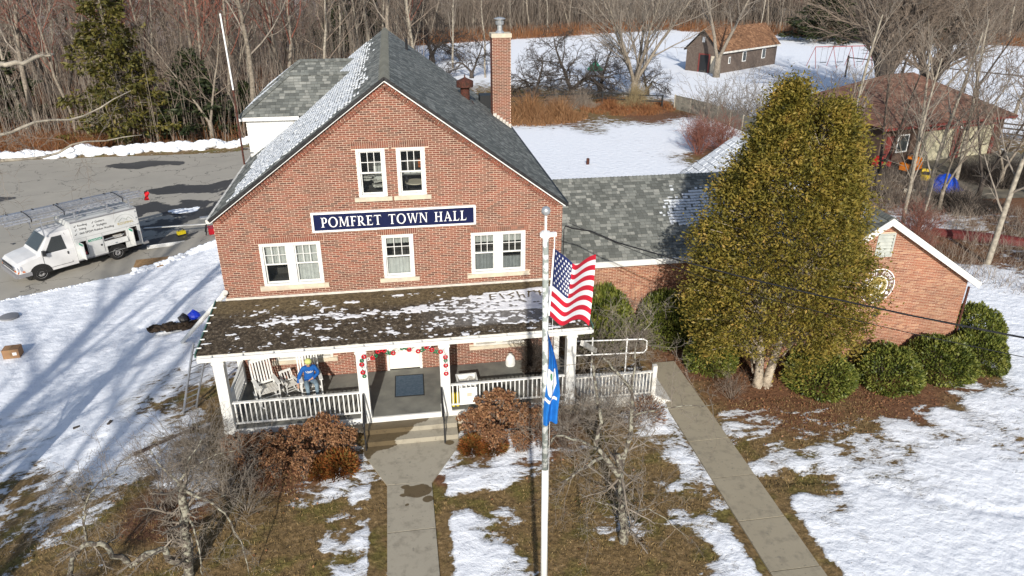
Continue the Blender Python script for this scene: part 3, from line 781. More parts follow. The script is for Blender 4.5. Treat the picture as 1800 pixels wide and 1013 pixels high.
window(hall, HW['dr'], ff, dbl=True, curtain=[(0, .46, .72, 1, m_shade), (.54, 1, .72, 1, m_shade), (0, .46, .04, .5, m_blind_g), (.54, 1, .04, .34, m_blind_g)])
window(hall, HW['gl'], ff, dbl=True, curtain=[(0, .46, .3, .8, m_shade), (.54, 1, .3, .8, m_shade)], mat=m_white_old)
window(hall, HW['gr'], ff, dbl=True, curtain=[(0, .46, .3, .8, m_shade), (.54, 1, .3, .8, m_shade)], mat=m_white_old)
# things stacked inside the two attic windows
t = thing('paper_stack', 'white papers and boxes piled behind the left attic window', 'papers', (4.6, 0.35, 6.5))
rr = random.Random(8); mb = MB()
for i in range(9):
    x = rr.uniform(-.25, .2); zz = rr.uniform(0.0, .55); mb.bar((x - .15, rr.uniform(0, .1), zz), (x + .15, rr.uniform(0, .1), zz + rr.uniform(-.05, .08)), .2, rr.uniform(.02, .06))
mb.build('sheets', m_paper, t); MB().box((.05, 0.05, .3), (.3, .3, .75)).build('carton', m_shade, t)
t = thing('round_table_top', 'pale table top and shelf behind the right attic window', 'table', (5.85, 0.4, 6.5))
MB().lathe((0, 0, .18), [(.001, 0), (.3, 0), (.3, .03), (.001, .03)], 18).build('table_top', m_stone, t); MB().box((-.42, .1, .38), (.25, .3, .46)).build('shelf', m_signw, t)
MB().box((-.28, -.1, -.05), (-.22, -.04, .38)).build('leg', m_black, t)
MB().box((.12, .12, .6), (.24, .25, .82)).build('carton', m_orange, t)

# front door in its white surround, part panelled
dr = MB().box((4.60, -0.02, 0.5), (4.68, 0.1, 2.62)).box((5.66, -0.02, 0.5), (5.74, 0.1, 2.62)).box((4.68, -0.02, 2.54), (5.66, 0.1, 2.62)).build('door_frame', m_white, hall)
MB().box((4.685, 0.03, 0.52), (5.655, 0.07, 2.535)).build('door', m_doorpaint, dr)
for (a, b_, c_, d) in ((4.78, 5.12, .65, 1.25), (5.22, 5.56, .65, 1.25), (4.78, 5.12, 1.4, 1.95), (5.22, 5.56, 1.4, 1.95), (4.78, 5.12, 2.08, 2.4), (5.22, 5.56, 2.08, 2.4)):
    MB().box((a, 0.018, c_), (b_, 0.032, d)).build('panel', m_doorpaint, dr)
MB().blob((5.58, -0.02, 1.5), 0.032, 8, 6).build('handle', m_steel, dr)

# lead flashing where the porch roof meets the wall
mb = MB(); mb.box((-0.02, -0.035, 3.335), (W_ + 0.02, -0.012, 3.45)).box((-0.02, -0.13, 3.330), (W_ + 0.02, -0.036, 3.347)); mb.build('flashing', m_lead, hall)

# ---------------------------------------------------------------- roof helpers
class Plane:
    def __init__(s, O, U, Vv):
        s.O = Vector(O); s.U = Vector(U).normalized(); s.V = Vector(Vv).normalized(); s.N = s.U.cross(s.V).normalized()
        if s.N.z < 0: s.N = -s.N
    def p(s, u, v, h=0.0): return s.O + s.U * u + s.V * v + s.N * h
    def uv(s, P):
        d = Vector(P) - s.O; return (d.dot(s.U), d.dot(s.V))

def shingles(parent, pl, poly, mat, row=0.14, tab=0.19, seed=1, lo=0.0, name='shingle'):
    rnd = random.Random(seed); mb = MB()
    vs = [p_[1] for p_ in poly]; us = [p_[0] for p_ in poly]
    v = min(vs); r = 0
    while v < max(vs):
        u = min(us) - rnd.uniform(0, tab)
        while u < max(us):
            w = tab * rnd.uniform(0.55, 1.45)
            q = clip_rect(poly, u, u + w - 0.006, v, v + row)
            if len(q) >= 3:
                th = rnd.uniform(0.010, 0.020); tone = rnd.random() ** 1.6 if rnd.random() < 0.8 else rnd.uniform(0.6, 1.0)
                P = [pl.p(a, b_, lo + 0.003 + th * (1 - (b_ - v) / row)) for a, b_ in q]
                mb.poly(P, 0, tone)
                for k in range(len(q)):
                    j = (k + 1) % len(q)
                    if abs(q[k][1] - v) < 1e-6 and abs(q[j][1] - v) < 1e-6:
                        mb.poly([pl.p(q[k][0], v, lo - 0.004), pl.p(q[j][0], v, lo - 0.004), P[j], P[k]], 0, 0.05)
            u += w
        v += row; r += 1
    return mb.build(name, mat, parent, stuff=True)

m_rsnow = M_('thin_roof_snow', (.66, .69, .73), .7, (.50, .53, .56), 5, spec=.2)
def snow_rows(parent, pl, poly, mask, row=0.14, seed=2, th=0.022, smat=None):
    rnd = random.Random(seed); mb = MB(); vs = [p_[1] for p_ in poly]; us = [p_[0] for p_ in poly]
    v = min(vs)
    while v < max(vs):
        u = min(us); st_ = 0.10
        while u < max(us):
            m_ = mask(u, v)
            if rnd.random() < m_:
                g = 0.018 + 0.12 * rnd.random() * (1.22 - m_); w = st_ * rnd.uniform(0.8, 1.35)
                q = clip_rect(poly, u, u + w, v + g, v + row - 0.008 * rnd.random())
                if len(q) >= 3:
                    h1 = 0.012 + th * rnd.uniform(0.5, 1)
                    A = [pl.p(a, b_, 0.004) for a, b_ in q]; B = [pl.p(a, b_, 0.004 + h1) for a, b_ in q]
                    mb.poly(B)
                    for k in range(len(A)): j = (k + 1) % len(A); mb.poly([A[k], A[j], B[j], B[k]])
            u += st_
        v += row
    return mb.build('snow_patch', smat or m_rsnow, parent, stuff=True) if mb.v else None

def ridge_caps(parent, p0, p1, side, drop, mat, step=0.15, h=0.02, seed=3):
    """bent caps along the ridge/hip: side = horizontal half width vector, drop = fall at its edges"""
    rnd = random.Random(seed); p0 = Vector(p0); p1 = Vector(p1); L = (p1 - p0).length; d = (p1 - p0) / L; side = Vector(side); k = 0; mb = MB()
    while k < L:
        a = p0 + d * k; b_ = p0 + d * min(L, k + step * 1.02); t = rnd.random() * 0.8
        up0, up1 = V(0, 0, h + 0.02), V(0, 0, h)
        for sg in (-1, 1):
            m0 = a + side * sg * 0.45 + V(0, 0, -drop * 0.36); m1 = b_ + side * sg * 0.45 + V(0, 0, -drop * 0.36)
            e0 = a + side * sg + V(0, 0, -drop); e1 = b_ + side * sg + V(0, 0, -drop)
            for (x0, x1, y0_, y1_) in ((a, m0, b_, m1), (m0, e0, m1, e1)):
                mb.poly([x0 + up0, x1 + up0, y1_ + up1, y0_ + up1] if sg < 0 else [x0 + up0, y0_ + up1, y1_ + up1, x1 + up0], 0, t)
            mb.poly([a + up0, m0 + up0, e0 + up0, e0, a], 0, 0.0)
        k += step
    return mb.build('ridge_cap', mat, parent, stuff=True)

# main roof
ZR = 9.83
roofm = MB()
for sg in (-1, 1):
    e = 5.15 + 0.08
    A = Vector((5.15, -0.11, ZR)); B = Vector((5.15 + sg * e, -0.11, ZR - SL * e)); dY = V(0, 15.33, 0); n_ = Vector((SL * sg, 0, 1)).normalized() * 0.10
    P = [A, B, B + dY, A + dY]; Q = [p_ - n_ for p_ in P]
    for f in ((0, 1, 2, 3),): roofm.poly([P[i] for i in f])
    roofm.poly(Q)
    for i in range(4): j = (i + 1) % 4; roofm.poly([P[i], P[j], Q[j], Q[i]])
roof = roofm.build('roof', m_dark, hall)
EE = 5.23
Ls = math.hypot(EE, EE * SL)
plR = Plane((5.15 + EE, -0.12, ZR - SL * EE), (0, 1, 0), (-1, 0, SL)); plL = Plane((5.15 - EE, -0.12, ZR - SL * EE), (0, 1, 0), (1, 0, SL))
FULL = [(0, 0), (15.35, 0), (15.35, Ls - 0.02), (0, Ls - 0.02)]
shingles(roof, plR, FULL, m_shingle, seed=11)
# the left slope is cut away where the dormers stand
shingles(roof, plL, FULL, m_shingle, seed=12)
fb = lambda a, s_: mnoise.noise(Vector((a[0], a[1], s_)))
def mL(u, v):
    m_ = 0.0
    if 0.42 + 0.25 * fb((v * 1.5, 0), 2) < u:
        m_ = min(1, max(0, (v - 0.55 + 0.4 * fb((u, v), 3)) / 0.25)) * min(1, max(0, (Ls - 0.75 - v + 0.35 * fb((u * 2, v), 5)) / 0.8)) * (0.90 + .22 * fb((u * 2, v * 2), 6))
    return m_
snow_rows(roof, plL, FULL, mL, seed=5)
ridge_caps(roof, (5.15, -0.12, ZR), (5.15, 15.22, ZR), (0.16, 0, 0), 0.13, m_shingle)
# black drip edge and white trim under the front verge
for sg in (-1, 1):
    e = EE; A = Vector((5.15, -0.125, ZR - 0.03)); B = Vector((5.15 + sg * e, -0.125, ZR - SL * e - 0.03))
    MB().bar(A, B, 0.02, 0.075).build('drip_edge', m_black, roof)
    A = Vector((5.15, -0.09, ZR - 0.115)); B = Vector((5.15 + sg * (e - 0.02), -0.09, ZR - SL * (e - 0.02) - 0.115))
    MB().bar(A, B, 0.10, 0.03 if sg > 0 else .018).build('verge_trim', m_white, roof)
for sx_ in (-0.13, 10.43): MB().box((sx_ - 0.05, -0.05, ZR - SL * EE - 0.13), (sx_ + 0.05, 15.2, ZR - SL * EE - 0.02)).build('gutter', m_dark if sx_ > 1 else m_white_old, roof)

# two hipped dormers on the left slope
def dormer(Y0, Y1, seed):
    EZ = 7.46; x0 = 0.02
    d = MB()
    zr = lambda x: ZR - SL * abs(x - 5.15)
    xt = 5.15 - (ZR - EZ) / SL
    for yy in (Y0, Y1): d.poly([(x0, yy, zr(x0) - 0.3), (xt + 0.4, yy, zr(xt + .4) - 0.3), (xt + 0.4, yy, EZ), (x0, yy, EZ)])
    d.poly([(x0, Y0, zr(x0) - 0.3), (x0, Y1, zr(x0) - 0.3), (x0, Y1, EZ), (x0, Y0, EZ)])
    dm = d.build('dormer', m_white, hall)
    k = zr(x0) + 0.1; lap = MB()
    while k < EZ:      # clapboards
        xa = 5.15 - (ZR - k) / SL
        lap.poly([(x0 - 0.012, Y0 - 0.014, k), (xa, Y0 - 0.014, k), (xa + 0.10, Y0 - 0.003, k + 0.115), (x0, Y0 - 0.003, k + 0.115)])
        lap.poly([(x0 - 0.014, Y1, k), (x0 - 0.014, Y0 - 0.01, k), (x0 - 0.003, Y0 - 0.01, k + 0.115), (x0 - 0.003, Y1, k + 0.115)])
        lap.poly([(x0 - 0.012, Y0 - 0.014, k), (xa, Y0 - 0.014, k), (xa, Y0 - 0.002, k), (x0, Y0 - 0.002, k)])
        k += 0.115
    lap.build('siding', m_white, dm, stuff=True)
    w = MB().box((x0 - 0.05, Y0 + 0.8, 6.35), (x0 + 0.02, Y1 - 0.8, 7.3)).build('window_frame', m_white, dm)
    MB().box((x0 - 0.056, Y0 + 0.9, 6.45), (x0 + 0.01, Y1 - 0.9, 7.22)).build('pane', m_glass_dark, dm)
    MB().box((x0 - 0.2, Y0 - 0.2, EZ - 0.03), (xt - 0.02, Y0 - 0.02, EZ + 0.11)).box((x0 - 0.2, Y0 - 0.02, EZ - 0.03), (x0 - 0.02, Y1 + 0.2, EZ + 0.11)).build('fascia', m_white, dm)
    EO = EZ + 0.115; ya, yb = Y0 - 0.22, Y1 + 0.22; hx = x0 - 0.22; half = (yb - ya) / 2; RZ = EO + SL * half; xr = hx + half; ym = (ya + yb) / 2
    xe, xm = 5.15 - (ZR - EO) / SL, 5.15 - (ZR - RZ) / SL
    f = MB(); f.poly([(hx, ya, EO), (xe, ya, EO), (xm, ym, RZ), (xr, ym, RZ)]).poly([(xe, yb, EO), (hx, yb, EO), (xr, ym, RZ), (xm, ym, RZ)]).poly([(hx, yb, EO), (hx, ya, EO), (xr, ym, RZ)])
    f.build('dormer_roof', m_dark, dm)
    p1 = Plane((hx, ya, EO), (1, 0, 0), (0, 1, SL)); p2 = Plane((hx, yb, EO), (1, 0, 0), (0, -1, SL)); p3 = Plane((hx, ya, EO), (0, 1, 0), (1, 0, SL))
    shingles(dm, p1, [p1.uv(q) for q in ((hx, ya, EO), (xe, ya, EO), (xm, ym, RZ), (xr, ym, RZ))], m_shingle, seed=seed)
    shingles(dm, p2, [p2.uv(q) for q in ((hx, yb, EO), (xe, yb, EO), (xm, ym, RZ), (xr, ym, RZ))], m_shingle, seed=seed + 1)
    shingles(dm, p3, [p3.uv(q) for q in ((hx, ya, EO), (hx, yb, EO), (xr, ym, RZ))], m_shingle, seed=seed + 2)
    snow_rows(dm, p3, [p3.uv(q) for q in ((hx + .05, ya + .25, EO), (hx + .05, yb, EO), (xr, ym + .1, RZ))], lambda u, v: 0.85, seed=seed)
    ridge_caps(dm, (xr, ym, RZ), (xm, ym, RZ), (0, 0.14, 0), 0.09, m_shingle)
    ridge_caps(dm, (hx, ya, EO), (xr, ym, RZ), (0.10, -0.10, 0), 0.05, m_shingle)
dormer(6.75, 9.75, 31); dormer(10.75, 13.75, 41)

# chimney, iron vent, pipe
cx0, cx1, cy0, cy1, czt = 9.56, 10.33, 10.5, 11.2, 9.78
mb = MB(); mb.box((cx0, cy0, 5.6), (cx1, cy1, czt)); ch = mb.build('chimney', m_mortar, hall)
for (f3, n_, u0, u1, off) in ((lambda u, z_: (u, cy0, z_), (0, -1, 0), cx0, cx1, cy0 - .008), (lambda u, z_: (cx0, u, z_), (-1, 0, 0), cy0, cy1, cx0 - .008), (lambda u, z_: (cx1, u, z_), (1, 0, 0), cy0, cy1, cx1 + .008)):
    sp = brick_specs([(u0, 5.6), (u1, 5.6), (u1, czt), (u0, czt)], [], 0, 5.6, czt, u0, u1, off)
    lay_bricks(ch, sp, f3, n_, m_brick)
MB().box((cx0 - .04, cy0 - .04, czt), (cx1 + .04, cy1 + .04, czt + .16)).build('chimney_cap', m_stone, ch)
MB().lathe((9.92, 10.85, czt + .16), [(.20, 0), (.16, .06), (.11, .10), (.11, .30), (.17, .33), (.19, .45), (.13, .47), (.13, .52), (.24, .54), (.24, .57), (.05, .62)], 14).build('flue_cap', m_steel, ch)
mb = MB()
for k in range(6):
    xx = cx0 + (cx1 - cx0) * k / 6; zz = ZR - SL * (xx - 5.15); mb.box((xx, cy0 - .025, zz - .25), (xx + .15, cy0 - .011, zz + .10))
mb.build('step_flashing', m_lead, ch)
vt = MB().lathe((8.30, 9.8, 7.0), [(.19, 0), (.19, .95)], 14).build('roof_vent', m_rust, hall)
MB().lathe((8.30, 9.8, 7.93), [(.02, -.02), (.33, 0), (.35, .02), (.35, .24), (.30, .27), (.10, .36), (.03, .40), (.02, .5)], 16).build('vent_hood', m_rust, vt)
MB().box((8.0, 9.5, 7.28), (8.62, 10.1, 7.32)).build('vent_flashing', m_rust, vt)
MB().tube([(6.05, 12.2, 9.0), (6.05, 12.2, 9.62)], .055, 8).build('vent_pipe', m_black, hall)
MB().box((9.2, 12.2, 6.6), (9.8, 12.9, 7.15)).build('vent_curb', m_dark, hall)
MB().tube([(10.36, -.03, 3.5), (10.36, -.03, 5.1), (10.42, -.05, 5.22), (10.52, -.08, 5.2)], .014, 6).build('service_conduit', m_black, hall)

# ---------------------------------------------------------------- porch
DZ = 0.5
deck = MB().box((0, -2.62, 0.32), (10.45, 0, DZ)).build('porch_deck', m_dirtydeck, hall)
MB().box((-0.02, -2.68, 0.34), (10.47, -2.622, DZ + .004)).build('deck_fascia', m_white, deck)
for (fa, fb__) in (((-0.02, -2.62, -0.4), (3.9, -2.5, 0.319)), ((6.62, -2.62, -0.4), (10.47, -2.5, 0.319)), ((-0.02, -2.499, -0.9), (0.1, 0, 0.3))): MB().box(fa, fb__).build('foundation', m_stone, deck)
for (a, b_) in ((4.83, 5.72),):
    pass
PX = [0.154, 3.99, 6.335, 10.085]
for x in PX:
    po = MB().box((x - .14, -2.53 - .14, DZ), (x + .14, -2.53 + .14, 2.79)).build('porch_post', m_white, hall)
    MB().box((x - .165, -2.53 - .165, 2.68), (x + .165, -2.53 + .165, 2.75)).build('post_capital', m_white, po)
    MB().box((x - .16, -2.53 - .16, DZ + .006), (x + .16, -2.53 + .16, DZ + .10)).build('post_base', m_white, po)
for x in (0.10, 10.2): MB().box((x - .09, -.14, DZ), (x + .09, -.02, 2.79)).build('porch_post', m_white, hall)
MB().box((-0.05, -2.68, 2.79), (10.33, -2.38, 2.84)).box((-0.05, -2.379, 2.79), (0.2, -0.02, 2.838)).box((10.05, -2.379, 2.79), (10.33, -0.02, 2.838)).build('porch_beam', m_white, hall)
MB().box((-0.1, -2.6, 2.842), (10.4, -0.01, 2.86)).build('porch_ceiling', m_white_old, hall)
GXL, GXR = -0.30, 10.62
MB().box((GXL, -2.86, 2.87), (GXR, -2.70, 3.02)).box((GXL + .02, -2.70, 2.86), (GXR, -2.62, 2.93)).build('porch_fascia', m_white, hall)
gm = MB(); 
for (y0_, z0_, y1_, z1_) in ((-2.87, 2.99, -2.99, 2.99), (-2.99, 2.99, -3.02, 3.08), (-2.87, 2.99, -2.87, 3.06)):
    gm.bar((GXL + .06, (y0_ + y1_) / 2, (z0_ + z1_) / 2), (GXR, (y0_ + y1_) / 2, (z0_ + z1_) / 2), max(abs(y1_ - y0_), .012), max(abs(z1_ - z0_), .012))
for k in range(14): gm.box((0.1 + k * .8, -3.02, 3.075), (0.13 + k * .8, -2.87, 3.085))
gm.build('porch_gutter', m_white, hall)
# porch roof: mossy roll roofing with melting snow and the letters trodden into it
RU, RV = 365, 100
xs = np.linspace(GXL, GXR, RU); vs = np.linspace(0, 1, RV); RX, RVv = np.meshgrid(xs, vs)
RY = -0.04 - 2.84 * RVv; RZ_ = 3.372 - 0.275 * RVv
n_a = fbm2(RX * 1.0, RY * 3.2, 21, 5, 1.6); n_b = fbm2(RX, RY, 22, 5, 5.0); n_c = fbm2(RX, RY, 27, 3, 16.0)
def band(y, a, b_, s_): return np.clip((a - y) / s_, 0, 1) * np.clip((y - b_) / s_, 0, 1)
topR = np.interp(RX, [0.5, 1.5, 5.0, 6.5, 7.8, 9.2, 10.6], [-1.25, -1.05, -1.15, -0.86, -0.55, -0.42, -0.35])
botR = np.interp(RX, [0.5, 1.5, 5.0, 6.5, 7.6, 9.0, 10.6], [-1.45, -1.65, -1.60, -1.75, -1.75, -1.75, -1.8])
sv = band(RY, topR, botR, 0.10) * np.interp(RX, [0.3, 1.2, 1.8, 4.8, 7.3, 8.2, 10.6], [0, .40, .62, .60, .78, 1.0, .95])
sv2 = band(RY, botR + .1, -2.55, .15) * np.interp(RX, [0, 5, 6.5, 10], [.26, .30, .48, .52])
sv = np.maximum(sv, sv2); sv = np.maximum(sv, 0.34 * (RX > 0.25) * (RY < -.35))
n_d = fbm2(RX * 1.0, RY * 2.0, 29, 4, 9.0)
smask = np.clip((sv * 1.02 - (n_a * .30 + n_b * .30 + n_d * .40 - 0.5) * 2.9 - 0.5) * 3.2, 0, 1)
strokes = {'F': (7.90, [[(.0, -.5), (.02, .5)], [(.02, .5), (.22, .55)], [(0.01, .1), (.16, .12)], [(0, -.5), (.14, -.3)]]),
           'I': (8.26, [[(.06, -.5), (-.04, .5)]]), 'S': (8.56, [[(.1, .5), (-.08, .2)], [(-.08, .2), (.08, -.1)], [(.08, -.1), (-.04, -.5)]]),
           'H': (8.86, [[(-.08, .6), (-.06, -.5)], [(-.06, -.15), (.08, .05)], [(.08, .05), (.1, -.5)]]),
           'R': (9.16, [[(-.08, -.5), (-.02, .5)], [(-.03, .4), (.16, .55)]]), 'N': (9.54, [[(-.08, -.4), (-.06, .5)], [(-.06, .1), (.08, .3)], [(.08, .3), (.1, -.3)]])}
carve = np.zeros_like(RX)
for ch_, (ox, sg_) in strokes.items():
    oy = -0.88 + 0.03 * (ox - 7.9)
    for (a, b_) in sg_:
        A = np.array([ox + a[0], oy + a[1] * .33]); B = np.array([ox + b_[0], oy + b_[1] * .33]); d = B - A
        tt = np.clip(((RX - A[0]) * d[0] + (RY - A[1]) * d[1]) / (d @ d + 1e-9), 0, 1)
        carve = np.maximum(carve, np.clip(1 - (np.hypot(RX - A[0] - tt * d[0], RY - A[1] - tt * d[1]) - .018) / .022, 0, 1))
rs_ = random.Random(3)
for k in range(26):
    ax, ay = rs_.uniform(6.2, 9.8), rs_.uniform(-1.5, -1.12)
    carve = np.maximum(carve, .8 * np.clip(1.2 - np.hypot((RX - ax) / .10, (RY - ay) / .07), 0, 1))
smask = smask * (1 - carve)
RZ_ = RZ_ + 0.032 * smask * (0.7 + .6 * n_b) + 0.02 * n_b
ii = np.arange(RX.size).reshape(RX.shape)
q = np.stack([ii[:-1, :-1], ii[1:, :-1], ii[1:, 1:], ii[:-1, 1:]], -1).reshape(-1, 4)
m_moss, nt, b = new_mat('mossy_roll_roofing'); b.inputs['Roughness'].default_value = .95
p = wpos(nt); sa = nn(nt, 'ShaderNodeAttribute', attribute_name='snow').outputs['Fac']; sx = nn(nt, 'ShaderNodeSeparateXYZ'); lk(nt, p, sx.inputs[0])
nf = noise_(nt, 9, 8, p, .85); nb = noise_(nt, 3, 4, p)
moss = ramp(nt, nf, [(.36, (.010, .008, .006)), (.48, (.048, .036, .024)), (.56, (.11, .084, .054)), (.66, (.34, .31, .26))])
olive = ramp(nt, nf, [(.34, (.026, .020, .011)), (.5, (.115, .085, .045)), (.66, (.23, .18, .10))])
tp = math_(nt, 'MULTIPLY', math_(nt, 'ADD', sx.outputs[1], math_(nt, 'MULTIPLY_ADD', nb, .8, .75)), 2.2, clampit=True)
c = mixc(nt, tp, moss, olive)
grey = ramp(nt, nf, [(.3, (.09, .085, .08)), (.55, (.20, .19, .18)), (.75, (.40, .39, .37))])
gf = math_(nt, 'MULTIPLY', math_(nt, 'MULTIPLY_ADD', sx.outputs[0], .45, -2.5, clampit=True), math_(nt, 'SUBTRACT', 1, tp), clampit=True)
gf = math_(nt, 'MULTIPLY', gf, math_(nt, 'MULTIPLY_ADD', sx.outputs[1], 6, 14.6, clampit=True))
c = mixc(nt, gf, c, grey)
lk(nt, mixc(nt, ramp(nt, math_(nt, 'ADD', sa, math_(nt, 'MULTIPLY_ADD', nf, .5, -.25)), [(.38, (0, 0, 0)), (.55, (1, 1, 1))]), c, (.70, .71, .74)), b.inputs['Base Color'])
bumpit(nt, b, nf, .9, .03)
me = np_mesh('porch_roof', np.stack([RX.ravel(), RY.ravel(), RZ_.ravel()], 1), q, 4, m_moss)
at = me.attributes.new('snow', 'FLOAT', 'POINT'); at.data.foreach_set('value', smask.ravel().astype(np.float32))
pr = inst('porch_roof', me, hall)
MB().prism([(-.03, 3.36), (-2.86, 3.085), (-2.86, 3.02), (-.03, 2.95)], lambda a, b_: (GXL + .03, a, b_), (GXR - GXL - .06, 0, 0)).build('roof_board', m_white_old, pr)
for ex_ in (GXL - .012, GXR + .012): MB().bar((ex_, -.03, 3.375), (ex_, -2.9, 3.105), .03, .10).build('drip_edge', m_green_metal, pr)
for k in range(6): MB().box((GXL - .02, -.5 - k * .42, 3.375 - .04 * k), (GXL + .10, -.46 - k * .42, 3.395 - .04 * k)).build('bracket', m_signw, pr)
MB().box((4.45, -2.5, 3.15), (4.75, -2.1, 3.155)).build('moss_clump', m_moss, pr) if False else None

def railing(parent, x0, x1, y, zt, zb, n, mat=m_white, posts=False, along='X', extra=0.0):
    f = (lambda a, z_: (a, y, z_)) if along == 'X' else (lambda a, z_: (y, a, z_))
    r = MB().bar(f(x0, zt), f(x1, zt + extra), .075, .045).bar(f(x0, zb), f(x1, zb + extra), .05, .04).build('railing', mat, parent)
    bm_ = MB().box((-.018, -.018, 0), (.018, .018, zt - zb - .04)).mesh('baluster', mat)
    for k in range(n):
        t_ = (k + .5) / n; a = x0 + (x1 - x0) * t_; P = f(a, zb + .02 + extra * t_)
        inst('baluster', bm_, r, P)
    return r
railing(hall, .30, 3.85, -2.53, 1.33, .64, 26); railing(hall, 6.48, 9.94, -2.53, 1.33, .64, 26)
railing(hall, -2.38, -.14, .16, 1.33, .64, 15, along='Y'); 
# sloped white board and landing at the right end, with pipe rails
rp = thing('entrance_ramp', 'white railed wooden ramp and pipe handrails at the right end of the porch', 'ramp', (0, 0, 0))
MB().prism([(10.48, .38), (12.85, .30), (13.6, -.05), (10.48, -.05)], lambda a, b_: (a, -2.5, b_), (0, 1.5, 0)).build('ramp_deck', m_white_old, rp)
railing(rp, 10.30, 12.70, -2.53, 1.20, .45, 22, m_white_old)
MB().box((12.70, -2.60, -.05), (12.83, -2.47, 1.42)).build('newel_post', m_white_old, rp)
MB().bar((10.45, -2.45, 2.35), (11.3, -1.0, 1.2), .10, .16).build('brace', m_white_old, rp)
mp_ = MB(); mp_.tube([(10.3, -1.15, 1.70), (12.85, -1.15, 1.58), (12.97, -1.15, 1.50), (12.98, -1.15, 1.2), (12.88, -1.15, 1.08), (10.3, -1.15, 1.18)], .022, 6); mp_.build('pipe_rail', m_signw, rp)
for x in (11.15, 12.3): MB().tube([(x, -1.15, .2), (x, -1.15, 1.66 + (.12 if x < 12 else 0))], .026, 6).build('pipe_post', m_signw, rp)
# black handrails beside the steps
for i, x in enumerate((3.96, 6.20)):
    t = thing('handrail', ('black iron handrail beside the left of the porch steps', 'black iron handrail beside the right of the porch steps')[i], 'handrail', (x, 0, 0), group=None)
    MB().tube([(0, -2.78, 1.42), (0, -2.86, 1.44), (0, -3.62, .98), (0, -3.68, .92), (0, -3.66, .86)], .024, 6).build('rail', m_black, t)
    for (y, z0_, z1_) in ((-2.76, .40, 1.42), (-3.55, 0, 1.0)): MB().box((-.02, y - .02, z0_), (.02, y + .02, z1_)).build('post', m_black, t)
    MB().tube([(0, -2.76, .95), (0, -3.55, .5)], .014, 5).build('lower_rail', m_black, t)

# ================================================================ annex (link + cross-gabled block)
ax = thing('annex', 'lower brick wing with a link roof and a front gable bearing a round seal', 'building', (0, 0, 0))
LX0, LX1, LY_ = 10.31, 17.25, 2.58
mb = MB(); wall_cells(mb, [(LX0, -.3), (LX1, -.3), (LX1, 3.0), (LX0, 3.0)], [], lambda u, z_: (u, LY_, z_)); mb.build('wall', m_mortar_new, ax)
sp = brick_specs([(LX0, -.1), (LX1, -.1), (LX1, 2.9), (LX0, 2.9)], [], 0, -.1, 2.9, LX0, LX1, LY_ - .008)
lay_bricks(ax, sp, lambda u, z_: (u, LY_, z_), (0, -1, 0), m_brick_new)
MB().poly([(LX0, 8.6, -.3), (LX0, 8.6, 3), (LX1, 8.6, 3), (LX1, 8.6, -.3)]).build('wall', m_brick_new_tex, ax)
sA, RYk, RZk = .65, 5.60, 5.02
e0 = 2.32; ez = RZk - sA * (RYk - e0)
rf = MB()
for sg in (-1, 1):
    P = [Vector((LX0, RYk, RZk)), Vector((19.5, RYk, RZk)), Vector((19.5, RYk + sg * 3.28, ez)), Vector((LX0, RYk + sg * 3.28, ez))]
    Q = [p_ - V(0, 0, .1) for p_ in P]; rf.poly(P); rf.poly(Q)
    for i in range(4): j = (i + 1) % 4; rf.poly([P[i], P[j], Q[j], Q[i]])
lr = rf.build('link_roof', m_dark, ax)
pf = Plane((LX0, e0, ez), (1, 0, 0), (0, 1, sA)); Lr = math.hypot(3.28, 3.28 * sA)
shingles(lr, pf, [(0, 0), (9.2, 0), (9.2, Lr), (0, Lr)], m_shingle, seed=61, lo=.004)
def mK(u, v):
    d = math.hypot((u - 6.3) / 1.55, (v - 2.05) / 1.15) + .35 * fb((u * 1.3, v * 3), 8)
    return 0.93 if d < .78 else (0.45 if d < .98 else 0)
snow_rows(lr, pf, [(0, 0), (9.2, 0), (9.2, Lr), (0, Lr)], mK, seed=62)
pb = Plane((LX0, RYk + 3.28, ez), (1, 0, 0), (0, -1, sA)); shingles(lr, pb, [(0, 0), (9.2, 0), (9.2, Lr), (0, Lr)], m_shingle, tab=.4, row=.28, seed=63, lo=.004)
ridge_caps(lr, (LX0, RYk, RZk), (19.4, RYk, RZk), (0, .15, 0), .10, m_shingle, h=.025)
MB().box((LX0, e0 - .06, ez - .20), (LX1 - .0, e0 - .005, ez + .012)).build('fascia', m_white, lr)
MB().box((LX0, e0 - .005, ez - .20), (LX1, LY_ - .001, ez - .16)).build('soffit', m_white, lr)
CX0, CX1, CY, CYB, CR, CRZ = 17.25, 24.25, -1.05, 10.05, 20.75, 5.30
def cz_(x): return CRZ - .06 - sA * abs(x - CR)
GB = [(CX0, -.3), (CX1, -.3), (CX1, cz_(CX1)), (CR, cz_(CR)), (CX0, cz_(CX0))]
LV = (20.50, 21.12, 3.90, 4.72)
mb = MB(); wall_cells(mb, GB, [LV], lambda u, z_: (u, CY, z_)); mb.build('wall', m_mortar_new, ax)
sp = brick_specs(GB, [LV], 0, -.1, 5.3, CX0, CX1, CY - .008)
lay_bricks(ax, sp, lambda u, z_: (u, CY, z_), (0, -1, 0), m_brick_new, 290, key=lambda s_: (Vector((s_[2], CY, s_[3])) - camp).length if (s_[2] > 20.6 and s_[3] > 1.2) else 99)
mb = MB()
mb.poly([(CX0, CYB, -.3), (CX0, CY, -.3), (CX0, CY, cz_(CX0)), (CX0, CYB, cz_(CX0))]).poly([(CX1, CY, -.3), (CX1, CYB, -.3), (CX1, CYB, cz_(CX1)), (CX1, CY, cz_(CX1))])
mb.poly([(CX1, CYB, -.3), (CX0, CYB, -.3), (CX0, CYB, cz_(CX0)), (CR, CYB, cz_(CR)), (CX1, CYB, cz_(CX1))]); mb.build('wall', m_brick_new_tex, ax)
rf = MB(); ov = 3.5 + .28
